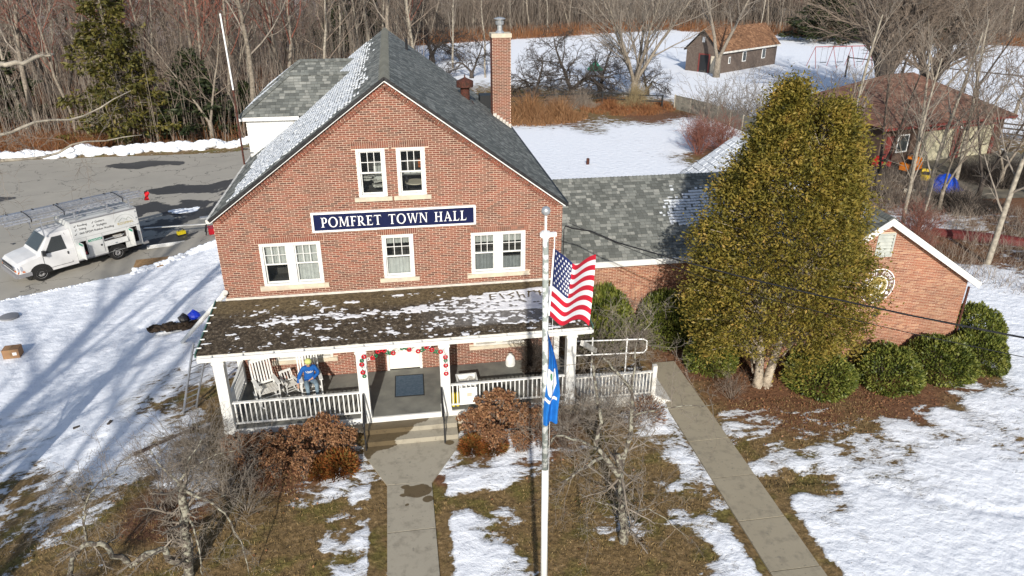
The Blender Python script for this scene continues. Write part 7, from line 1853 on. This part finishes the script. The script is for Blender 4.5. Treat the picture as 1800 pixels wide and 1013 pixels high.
for i, (x, y, z_, L, w, n, l) in enumerate([(-.9, .12, 2.89, 6.2, .42, 20, 'long aluminium ladder lying nearest the camera on the van rack'), (-1.3, .62, 2.89, 6.9, .42, 23, 'longest aluminium ladder in the middle of the van rack carrying the red flag'), (-.5, 1.16, 2.89, 5.8, .44, 19, 'aluminium ladder on the far side of the van rack'), (-1.0, .66, 2.975, 5.6, .38, 18, 'narrower aluminium ladder stacked on the middle one')]):
    t = ladder('extension_ladder', l, L, w, n, m_alu, 'ladders on the van rack'); P = Mv @ Vector((x, y, z_)); t.location = P; t.rotation_euler = (0, 0, VA)
t = thing('walk_plank', 'dull aluminium staging plank on the far side of the van rack', 'plank', Mv @ Vector((-.6, 1.66, 2.89)), VA); MB().box((0, 0, 0), (5.4, .28, .05)).build('deck', m_alu, t)
for k in range(5): MB().box((.3 + k * 1.1, -.01, .05), (.36 + k * 1.1, .29, .07)).build('cleat', m_black, t)
t = thing('warning_flag', 'red rag tied to the end of the long ladder', 'flag', Mv @ Vector((5.60, .66, 2.92)), VA); mb = MB()
for k in range(6):
    for j in range(3): f = lambda a, b_: (.22 * b_ / 3 + .04 * math.sin(a), .05 * math.sin(a * 1.4 + b_), -.075 * a); mb.poly([f(k, j), f(k + 1, j), f(k + 1, j + 1), f(k, j + 1)])
mb.build('cloth', M_('red_cloth', (.55, .012, .02), .8), t); MB().bar((0, 0, .02), (.2, 0, .02), .03, .03).build('tie', m_black, t)
for i, (x, l) in enumerate(((.2, 'black strap round the ladders at the front of the rack'), (1.6, 'black strap round the ladders mid rack'), (4.3, 'black strap round the ladders at the rear of the rack'))):
    t = thing('strap', l, 'strap', Mv @ Vector((x, 0, 2.9)), VA, 'straps on the ladders'); MB().tube([(0, .08, -.05), (.02, .1, .12), (.05, 1.0, .17), (.1, 1.65, .12), (.1, 1.7, -.05)], .022, 5).build('webbing', m_black, t)

# ================================================================ roofers' gear and loose things on the left
def cyl_thing(name, label, cat, loc, parts): 
    t = thing(name, label, cat, loc)
    for (nm, mb_, m_) in parts: mb_.build(nm, m_, t)
    return t
t = thing('plank_mat', 'brown wooden mat lying on the snow beside the van', 'board', (-6.95, 14.7, H(-7, 14.7) + .07), .16)
for k in range(6): MB().box((-.85, -.62 + k * .21, 0), (.85, -.62 + k * .21 + .195, .04)).build('plank', m_tan, t)
t = thing('cardboard_box', 'closed brown cardboard box alone on the snow at the left edge', 'box', (-9.62, 5.95, -1.1 + .05), .12); MB().box((-.28, -.22, 0), (.28, .22, .36)).build('carton', m_card, t); MB().box((-.03, -.221, .0), (.03, .221, .363)).build('tape', m_tan, t); MB().box((.06, -.224, .12), (.2, -.22, .24)).build('label', m_signw, t)
t = thing('manhole_cover', 'round grey manhole cover in the snow left of the house', 'manhole cover', (-11.3, 9.5, -1.03)); MB().lathe((0, 0, 0), [(.36, 0), (.36, .05), (.30, .055)], 20).build('lid', m_vg, t)
t = thing('dirt_pile', 'low dark ridge of dug soil in the snow beside the left wall', 'soil', (-3.3, 6.1, H(-3.3, 6.1))); mb = MB(); rd = random.Random(6)
for k in range(150): u = rd.uniform(-1, 1); mb.blob((u * 1.25, rd.gauss(0, .12) + .12 * u, rd.uniform(-.03, .07) * (1 - abs(u) * .7)), rd.uniform(.07, .14), 6, 4, 0, .25, rd, (1.3, 1, .7))
mb.build('soil', M_('dark_soil', (.020, .014, .010), .95, (.055, .038, .024), 12, .5, 30), t, True)
def bag(name, lab, loc, col, s_):
    t = thing(name, lab, 'bag', loc); mb = MB().blob((0, 0, s_ * .5), s_ * .55, 10, 7, 0, .16, random.Random(3), (1.1, .9, .9)).blob((0, 0, s_ * 1.0), s_ * .16, 7, 5, 0, .1, random.Random(4)); mb.build('sack', M_(name + '_plastic', col, .4, spec=.5), t, False); return t
bag('blue_bag', 'bright blue bag on the dark soil beside the left wall', (-2.95, 6.25, H(-2.95, 6.25) + .12), (.005, .03, .45), .36); bag('black_bag', 'black bag just left of the bright blue bag', (-3.35, 6.25, H(-3.35, 6.2) + .10), (.015, .015, .018), .34)
t = thing('downspout', 'long white downspout pipe slanting from the roof corner to the snow', 'pipe', (-3.0, 4.5, H(-3, 4.5))); MB().tube([(0, 0, .06), (2.98, -4.62, 3.62 - H(-3, 4.5))], .075, 8).build('pipe', m_white, t, True); MB().tube([(2.90, -4.50, 3.52 - H(-3, 4.5)), (3.03, -4.62, 3.70 - H(-3, 4.5))], .085, 8).build('elbow', m_white_old, t)
A = Vector((-1.55, -.55, H(-1.55, -.5) - .02)); B = Vector((-.36, -2.0, 3.10)); L_ = (B - A).length; d = (B - A).normalized()
t = thing('leaning_ladder', 'aluminium ladder leaning against the left end of the porch roof', 'ladder', A); sd = d.cross(V(0, 0, 1)).normalized() * .21
for s_ in (-1, 1): MB().bar(sd * s_, sd * s_ + d * L_, .03, .07).build('rail', m_alu, t)
rm = MB().tube([-sd, sd], .016, 5).mesh('rung', m_alu)
for k in range(11): inst('rung', rm, t, d * (L_ * (k + .7) / 11.4))
t = thing('dark_board', 'dark brown timber lying on the snow left of the porch', 'board', (-2.62, -2.5, H(-2.6, -2.5) + .06)); MB().bar((0, 0, .02), (1.55, .95, .14), .12, .06).build('timber', M_('weathered_dark_timber', (.06, .035, .028), .9, (.03, .02, .018), 9), t)
for i, (x, y, l) in enumerate([(-5.3, .05, 'small dark bark scrap on the snow, left of two'), (-4.1, -.3, 'small dark bark scrap on the snow, right of two')]): t = thing('bark_scrap', l, 'scrap', (x, y, H(x, y) + .05), i); MB().bar((0, 0, 0), (.18, .06, .02), .08, .05).build('bark', m_bark_dark, t)
# siding brake, buckets, tripod
t = thing('siding_length', 'long white strip of siding held up off the lot by a stand', 'siding', (-8.6, 19.2, H(-8.6, 19.2)), 0); MB().bar((0, 0, .45), (3.75, -1.3, .95), .14, .03).build('strip', m_white, t)
t = thing('work_stand', 'folding work stand with a red base at the house corner', 'stand', (-4.75, 17.9, H(-4.75, 17.9)), .3)
for (a, b_) in ((-.35, -.3), (.35, -.3), (-.35, .3), (.35, .3)): MB().bar((a, b_, 0), (a * .5, b_ * .3, .85), .04, .04).build('leg', m_black, t)
MB().box((-.5, -.14, .85), (.5, .14, .93)).build('top', m_steel, t); MB().box((-.2, -.35, .02), (.3, .25, .34)).build('tool_box', oc['r'], t); MB().blob((.1, 0, 1.02), .14, 8, 6).build('saw', m_black, t)
MB().box((.35, -.1, .10), (.7, .3, .45)).build('motor', m_black, t)
t = thing('yellow_saw', 'yellow and black power saw on the asphalt near the snow edge', 'saw', (-6.6, 18.8, H(-6.6, 18.8)), .6); MB().box((-.22, -.12, .05), (.2, .12, .22)).build('housing', bpy.data.materials['yellow_plastic'], t); MB().box((-.26, -.16, 0), (.26, .16, .05)).build('base', m_black, t); MB().tube([(-.15, 0, .22), (-.08, 0, .36), (.1, 0, .36), (.15, 0, .22)], .02, 6).build('handle', m_black, t)
t = thing('white_trim_boards', 'white trim boards lying at the edge of the snow behind the van', 'boards', (-7.9, 17.0, H(-7.9, 17) + .04), .3)
for k in range(3): MB().bar((0, k * .12, .02 + .03 * k), (2.6, k * .1 - .1, .03 + .03 * k), .10, .03).build('board', m_white, t)
t = thing('fibre_sheet', 'tan insulation sheet leaning at the left house corner', 'sheet', (-3.4, 20.8, H(-3.4, 20.8)), -.5); MB().bar((0, 0, .0), (.35, .1, 1.2), .9, .04).build('sheet', M_('tan_fibre', (.42, .32, .10), .9, (.33, .24, .09), 8), t)
t = thing('snow_slab', 'flat remnant of snow on the asphalt near the house', 'snow', (-6.6, 23.8, -1.07), .4); t['kind'] = 'structure'; del t['category']; mb = MB(); rd = random.Random(9)
for k in range(60): mb.blob((rd.uniform(-1.6, 1.6), rd.gauss(0, .22), .0), rd.uniform(.15, .32), 8, 4, 0, .2, rd, (1.5, .8, .12))
mb.build('snow', m_snow, t)
mst = thing('mast', 'tall thin mast at the left eave, white above and rusty below', 'mast', (-.16, 6.2, 0)); MB().tube([(0, 0, 4.6), (.02, 0, 8.6)], .035, 8).build('lower_tube', m_rust, mst); MB().tube([(.02, 0, 8.6), (-.02, 0, 11.1)], .028, 8).build('upper_tube', m_signw, mst)
for z_ in (5.2, 6.5): MB().box((-.02, -.02, z_), (.20, .02, z_ + .04)).build('bracket', m_black, mst)
t = thing('plumbing_vent', 'short dark pipe sticking out of the snowy back yard', 'pipe', (18.05, 26.0, 0)); MB().lathe((0, 0, 0), [(.11, -.1), (.11, .40), (.09, .44)], 10).build('pipe', m_rust, t)

# ================================================================ cables
def cable(name, lab, pts_, r_):
    t = thing(name, lab, 'cable', pts_[0]); O = Vector(pts_[0]); MB().tube([Vector(p_) - O for p_ in pts_], r_, 5, cap=False).build('strand', m_black, t, True); return t
ux, uy = .600, -.800
def z1_(s_): return 5.2 - .0207 * s_ + .0059 * s_ * s_
cable('power_cable', 'thick black service cable running from the hall corner past the cedar', [(10.40 + ux * s_, -.05 + uy * s_, z1_(s_) + (.10 if s_ == 1 else 0)) for s_ in (0, .3, 1, 2, 4, 6, 8, 10, 12, 14, 17, 20, 24)], .022)
cable('phone_cable', 'thin lower cable running parallel under the black service cable', [(10.40 + ux * s_ + .1, -.05 + uy * s_, z1_(s_) + .1 - .55 * min(1, s_ / 6)) for s_ in (0, 1, 2, 4, 6, 8, 10, 12, 14, 17, 20, 24)], .009)
up_ = thing('utility_pole', 'wooden utility pole outside the right edge that holds the cables', 'pole', (10.4 + ux * 24.1, -.05 + uy * 24.1, 0)); MB().tube([(0, 0, -.3), (0, 0, 9.6)], [.16, .11], 10).build('shaft', m_bark, up_, True); MB().bar((-.9, 0, 8.4), (.9, 0, 8.4), .1, .1).build('crossarm', m_bark, up_)

# ================================================================ buildings and gear in the right background
gd, gn_ = Vector((.976, .218, 0)), Vector((-.218, .976, 0)); GO = Vector((47.9, 24.6, 0)) - gd * 11.4
gar = thing('garage', 'brown hip roofed garage with two cream doors trimmed in red', 'building', GO, math.atan2(.218, .976))
GW, GDp, GE = 11.4, 9.0, 2.75
m_gw = M_('brown_siding', (.085, .055, .042), .85, (.12, .08, .06), 5); m_cream = M_('cream_door', (.50, .46, .32), .6, (.42, .39, .28), 3); m_red = M_('barn_red_trim', (.21, .05, .04), .7, (.16, .04, .035), 6)
mb = MB(); DH = [(3.75, 6.75, .02, 2.15), (7.55, 10.55, .02, 2.15)]
wall_cells(mb, [(0, -.1), (GW, -.1), (GW, GE), (0, GE)], DH, lambda u, z_: (u, 0, z_)); mb.poly([(0, 0, -.1), (0, 0, GE), (0, GDp, GE), (0, GDp, -.1)]).poly([(GW, 0, -.1), (GW, GDp, -.1), (GW, GDp, GE), (GW, 0, GE)]).poly([(0, GDp, -.1), (GW, GDp, -.1), (GW, GDp, GE), (0, GDp, GE)]); mb.build('wall', m_gw, gar)
for (a, b_, c_, d) in DH:
    dr_ = MB().box((a, .06, c_), (b_, .10, d)).build('garage_door', m_cream, gar)
    for r_ in range(4):
        for k in range(4): u0 = a + (b_ - a) * (k + .08) / 4; MB().box((u0, .045, c_ + r_ * .53 + .05), (u0 + (b_ - a) / 4 * .84, .061, c_ + r_ * .53 + .48)).build('panel', m_cream, dr_)
    MB().box((a - .30, -.03, 0), (a, .03, d)).box((b_, -.03, 0), (b_ + .30, .03, d)).box((a - .30, -.035, d), (b_ + .30, .03, d + .22)).build('door_trim', m_red, gar)
w = MB().box((1.5, -.03, .9), (2.5, .03, 2.1)).build('window', m_signw, gar); MB().box((1.58, -.035, .98), (2.42, .035, 2.02)).build('pane', m_glass_dark, w)
MB().box((.5, -.03, 0), (1.25, .03, 2.05)).build('side_door', m_red, gar)
oh = .5; E4 = [(-oh, -oh), (GW + oh, -oh), (GW + oh, GDp + oh), (-oh, GDp + oh)]; hh_ = (GDp + 2 * oh) / 2; PZ = GE + hh_ * .50; R1 = Vector((-oh + hh_, GDp / 2, PZ)); R2 = Vector((GW + oh - hh_, GDp / 2, PZ))
c4 = [Vector((a, b_, GE)) for a, b_ in E4]; rf = MB(); rf.poly([c4[0], c4[1], R2, R1]).poly([c4[1], c4[2], R2]).poly([c4[2], c4[3], R1, R2]).poly([c4[3], c4[0], R1]); rf.poly(c4[::-1]); gr_ = rf.build('roof', m_dark, gar)
for (A, B, poly_) in ((c4[0], c4[1], [c4[0], c4[1], R2, R1]), (c4[1], c4[2], [c4[1], c4[2], R2]), (c4[3], c4[0], [c4[3], c4[0], R1]), (c4[2], c4[3], [c4[2], c4[3], R1, R2])):
    U = (B - A); Vv = Vector((0, 0, 1)).cross(U).normalized(); Vv = Vector((Vv.x, Vv.y, .50)); pl = Plane(A, U, Vv); shingles(gr_, pl, [pl.uv(q) for q in poly_], m_shingle_brown, row=.22, tab=.32, seed=int(A.x) + 90, lo=.01)
for (A, B) in ((c4[0], c4[1]), (c4[1], c4[2])): MB().bar(A + V(0, 0, -.09), B + V(0, 0, -.09), .04, .16).build('fascia', m_red, gr_)
MB().blob((7.15, -.12, 2.2), .12, 8, 6).build('lamp', m_signw, gar)
# small outbuilding
SO = Vector((44.01, 64.54, 0)); SA_ = math.atan2(.55, .83); shd = thing('outbuilding', 'small dark shingled outbuilding with a red framed door and rusty roof', 'building', SO, SA_)
SLn, SWd, SE, SR_ = 13.6, 4.6, 2.75, 4.95
m_shw = M_('dark_brown_shingle_wall', (.10, .075, .062), .9, (.14, .11, .09), 4, .3, 8)
mb = MB(); mb.poly([(0, 0, -.1), (SLn, 0, -.1), (SLn, 0, SE), (0, 0, SE)]).poly([(0, SWd, -.1), (0, 0, -.1), (0, 0, SE), (0, SWd / 2, SR_), (0, SWd, SE)]).poly([(SLn, 0, -.1), (SLn, SWd, -.1), (SLn, SWd, SE), (SLn, SWd / 2, SR_), (SLn, 0, SE)]).poly([(0, SWd, -.1), (SLn, SWd, -.1), (SLn, SWd, SE), (0, SWd, SE)]); mb.build('wall', m_shw, shd)
sl_s = (SR_ - SE) / (SWd / 2); rf = MB()
for sg in (-1, 1):
    y_e = SWd / 2 + sg * (SWd / 2 + .3); z_e = SR_ + .06 - sl_s * (SWd / 2 + .3); P = [(-.3, SWd / 2, SR_ + .06), (SLn + .3, SWd / 2, SR_ + .06), (SLn + .3, y_e, z_e), (-.3, y_e, z_e)]; rf.poly(P); rf.poly([(a, b_, c_ - .1) for a, b_, c_ in P])
sr_ = rf.build('roof', m_dark, shd); Lq = math.hypot(SWd / 2 + .3, sl_s * (SWd / 2 + .3))
pl = Plane((-.3, -.3, SR_ + .06 - sl_s * (SWd / 2 + .3)), (1, 0, 0), (0, 1, sl_s)); shingles(sr_, pl, [(0, 0), (SLn + .6, 0), (SLn + .6, Lq), (0, Lq)], m_shingle_rust, row=.2, tab=.3, seed=95, lo=.01)
pl = Plane((-.3, SWd + .3, SR_ + .06 - sl_s * (SWd / 2 + .3)), (1, 0, 0), (0, -1, sl_s)); shingles(sr_, pl, [(0, 0), (SLn + .6, 0), (SLn + .6, Lq), (0, Lq)], m_shingle_rust, row=.3, tab=.5, seed=96, lo=.01)
MB().box((-.3, -.36, SE - .42), (SLn + .3, -.30, SE - .22)).build('fascia', m_white_old, sr_); MB().box((-.06, -.04, 0), (.08, .02, SE - .2)).build('corner_board', m_white_old, shd)
for x in (5.3, 9.9, 2.2): w = MB().box((x, -.05, 1.0), (x + (.85 if x != 2.2 else .4), .02, 2.2 if x != 2.2 else 1.8)).build('window', m_signw, shd); MB().box((x + .08, -.06, 1.08), (x + (.77 if x != 2.2 else .32), .0, 2.12 if x != 2.2 else 1.7)).build('pane', m_glass_dark, w)
w = MB().box((-.06, 1.2, 0), (.02, 1.38, 2.2)).box((-.06, 2.6, 0), (.02, 2.78, 2.2)).box((-.06, 1.38, 2.05), (.02, 2.6, 2.2)).build('door_frame', m_red, shd); MB().box((-.04, 1.38, 0), (.0, 2.6, 2.05)).build('door', m_dark, w)
MB().box((-.05, .15, 0), (.02, 1.0, 2.0)).build('shutter', m_stone, shd); MB().box((-.05, SWd / 2 - .18, 3.5), (.02, SWd / 2 + .18, 4.1)).build('louvre', m_signw, shd)
# grey screen wall, panel by panel
wl = [(31.0, 44.2), (31.75, 42.2), (32.25, 40.2), (32.6, 38.2), (32.85, 36.2), (33.0, 34.2), (33.1, 32.2)]
t = thing('screen_wall', 'curving grey board wall between the back yard and the field', 'fence', (31.0, 44.2, 0)); m_gr = M_('grey_boards', (.26, .25, .20), .9, (.19, .18, .15), 3)
for a, b_ in zip(wl[:-1], wl[1:]): MB().bar((a[0] - 31, a[1] - 44.2, .62), (b_[0] - 31 - .02, b_[1] - 44.2, .62), .05, 1.28).build('panel', m_gr, t)
for a in wl: MB().box((a[0] - 31.05, a[1] - 44.25, 0), (a[0] - 30.95, a[1] - 44.15, 1.3)).build('post', m_stone, t)
# rail fences
def rail_fence(name, lab, pts_, h, mat, rails=(.45, .85, 1.2)):
    t = thing(name, lab, 'fence', (pts_[0][0], pts_[0][1], 0)); ox, oy = pts_[0]
    for (x, y) in pts_: MB().box((x - ox - .07, y - oy - .07, -.1), (x - ox + .07, y - oy + .07, h)).build('post', mat, t)
    for a, b_ in zip(pts_[:-1], pts_[1:]):
        for z_ in rails: MB().bar((a[0] - ox, a[1] - oy, z_), (b_[0] - ox, b_[1] - oy, z_), .05, .11).build('rail', mat, t)
rail_fence('rail_fence', 'dark wooden rail fence right of the garage', [(50.6, 29.5), (52.6, 27.4), (54.4, 25.4), (56.2, 23.4), (58, 21.4)], 1.35, m_bark_dark)
rail_fence('wire_fence', 'thin dark posts and wires behind the garage roof', [(58, 60), (61, 54), (64, 48), (67, 43), (70, 38)], 2.4, m_bark_dark, (2.2,))
rail_fence('wire_fence', 'thin wire fence in front of the apple trees', [(13, 46.8), (17, 46.9), (21, 47), (25, 47.5), (28, 45.5), (30, 44.8)], 1.2, m_dark, (1.1, .6))
# swing set
m_swr = M_('faded_red_tube', (.30, .05, .05), .6)
t = thing('swing_set', 'red metal swing set on the snow left of the big dark maple', 'swing set', (58.5, 68.2, 0), .02); mb = MB(); mb.tube([(0, 0, 2.5), (7.6, 0, 2.5)], .05, 6)
mb.build('top_bar', m_swr, t)
for x in (0, 2.5, 5.1, 7.6):
    for s_ in (-1, 1): MB().tube([(x, 0, 2.5), (x + (.2 if x else -.2), s_ * 1.1, 0)], .035, 6).build('leg', m_swr, t)
for x in (1.0, 1.8, 3.4, 4.2, 6.2, 6.9): MB().bar((x, 0, .6), (x, 0, 2.5), .03, .03).build('chain', m_vg, t); 
for x in (1.4, 3.8, 6.55): MB().box((x - .4, -.12, .55), (x + .4, .12, .60)).build('swing_seat', m_black, t)
t = thing('play_shelter', 'distant red and cream play shelter beside the ash tree top', 'shelter', (80, 155, 0), .2); MB().box((0, 0, 2.6), (3.2, 2.5, 4.3)).build('booth', m_cream, t); MB().box((3.21, 0, 2.6), (6, 2.5, 4.6)).build('red_booth', M_('shelter_red', (.5, .09, .05), .7), t); MB().box((0, .3, 0), (6, 2.2, 2.58)).build('base', m_gw, t)
t = thing('green_tarp', 'small green tarpaulin peak behind the apple trees', 'tarpaulin', (30.2, 69.5, 0)); mb = MB(); mb.poly([(-.9, -.6, .1), (.9, -.6, .1), (0, 0, 1.3)]).poly([(.9, -.6, .1), (.9, .8, .1), (0, 0, 1.3)]).poly([(-.9, .8, .1), (-.9, -.6, .1), (0, 0, 1.3)]).poly([(.9, .8, .1), (-.9, .8, .1), (0, 0, 1.3)]); mb.build('sheet', M_('green_sheet', (.02, .30, .18), .6), t)
# far long building at the top right
t = thing('long_building', 'long low cream building with a brown roof far behind the field', 'building', (90, 128, 0), .32)
MB().box((0, 0, 0), (46, 8, 3.0)).build('wall', m_white_old, t); rf = MB(); rf.poly([(-1, -1, 3.0), (47, -1, 3.0), (47, 4, 5.2), (-1, 4, 5.2)]).poly([(-1, 4, 5.2), (47, 4, 5.2), (47, 9, 3.0), (-1, 9, 3.0)]); rf.build('roof', m_shingle_brown, t)
for k in range(14): w = MB().box((1.5 + k * 3.2, -.06, 1.0), (3.3 + k * 3.2, .0, 2.3)).build('window', m_signw, t); MB().box((1.65 + k * 3.2, -.08, 1.1), (3.15 + k * 3.2, -.061, 2.2)).build('pane', m_glass_dark, w)
MB().box((-1, -1.05, 2.85), (47, -1.0, 3.05)).build('fascia', m_signw, t)
# machines by the garage
t = thing('tarp_pile', 'heap under a crumpled bright blue tarpaulin before the garage', 'tarpaulin', (37.9, 17.0, 0), .3); rd = random.Random(5); mb = MB(); N_ = 14
def th(i, j):
    x, y = -1.15 + 2.3 * i / N_, -.8 + 1.6 * j / N_; r2 = (x / 1.1) ** 2 + (y / .75) ** 2; return (x + rd.uniform(-.04, .04) * 0, y, max(0, .95 * (1 - r2 ** 1.3)) + .12 * mnoise.noise(Vector((x * 3, y * 3, 2))) + .02)
for i in range(N_):
    for j in range(N_): mb.poly([th(i, j), th(i + 1, j), th(i + 1, j + 1), th(i, j + 1)])
mb.build('tarpaulin', M_('blue_tarpaulin', (.005, .06, .50), .35, (.004, .045, .38), 5, spec=.5), t)
def machine(name, lab, loc, rz, col, sc=1.0):
    t = thing(name, lab, 'machine', loc, rz, None, sc); m_ = M_(name + '_paint', col, .5)
    MB().box((-.7, -.35, .35), (.5, .35, .75)).build('body', m_, t); MB().prism([(-.1, .75), (.5, .75), (.4, 1.05), (0, 1.1)], lambda a, b_: (a, -.3, b_), (0, .6, 0)).build('hood', m_, t)
    MB().box((-.5, -.2, .76), (-.2, .2, .95)).build('seat', m_black, t); MB().tube([(.0, 0, .9), (-.12, 0, 1.25)], .02, 5).lathe((-.12, 0, 1.25), [(.14, 0), (.16, .02), (.14, .04)], 10).build('steering_wheel', m_black, t)
    for (x, y, r_) in ((-.5, -.42, .30), (-.5, .32, .30), (.42, -.40, .2), (.42, .32, .2)): MB().lathe((x, y, r_), [(r_ * .5, 0), (r_, 0), (r_, .12), (r_ * .5, .12)], 12, 0, 'Y').build('wheel', m_rubber, t)
machine('orange_tractor', 'small orange garden tractor under the branches left of the blue heap', (38.0, 20.3, 0), .4, (.60, .17, .01), 1.1); machine('red_mower', 'red riding mower behind the orange tractor', (36.7, 21.6, 0), 2.2, (.40, .02, .02), .85); machine('yellow_mower', 'yellow machine between orange tractor and blue heap', (37.7, 18.5, 0), 1.0, (.60, .42, .01), .8)
t = thing('fallen_log', 'pale weathered log lying left of the blue heap', 'log', (35.0, 16.7, .15), -.5); MB().tube([(0, 0, 0), (1.7, 0, 0)], .15, 9).build('log', m_bark_pale, t)
brush('brush_pile', 'dark heap of cut branches right of the blue tarpaulin', 4200, 42.8, 18.2, 2.6, 2.2, 1.5, m_bark_dark, 51, .02, 1.6)
brush('brush_pile', 'dark tangled debris in front of the blue tarpaulin', 3200, 36.5, 13.8, 2.4, 1.6, .8, m_bark_dark, 52, .02, 1.7)
t = thing('garage_apron', 'x', 'x'); 
for o_ in [t]: bpy.data.objects.remove(o_)
mb = MB(); mb.poly([(35.5, 21.8, .03), (36.5, 15.0, .03), (44.5, 14.5, .03), (50.5, 20.0, .03), (49.0, 25.0, .03)]); o = mb.build('garage_yard', M_('wet_gravel', (.10, .09, .07), .7, (.20, .175, .13), 1.3, .4, 20)); tag(o, kind='structure')
t = thing('red_canoe', 'dark red upturned canoe on the snow at the right edge', 'canoe', (33.9, 8.8, 0), -.55); mb = MB(); prof = []
for k in range(13):
    u = -1 + 2 * k / 12; w_ = .42 * (1 - u * u) ** .5 + .01; prof.append([(u * 2.4, w_ * math.cos(a), .02 + .38 * (1 - abs(u) ** 3 * .3) * math.sin(a)) for a in [PI * j / 8 for j in range(9)]])
for a, b_ in zip(prof[:-1], prof[1:]):
    for j in range(8): mb.poly([a[j], a[j + 1], b_[j + 1], b_[j]])
mb.build('hull', M_('faded_red_hull', (.13, .02, .018), .6, (.09, .018, .016), 4), t, True); MB().bar((-2.35, 0, .33), (2.35, 0, .33), .03, .06).build('keel', m_red, t)
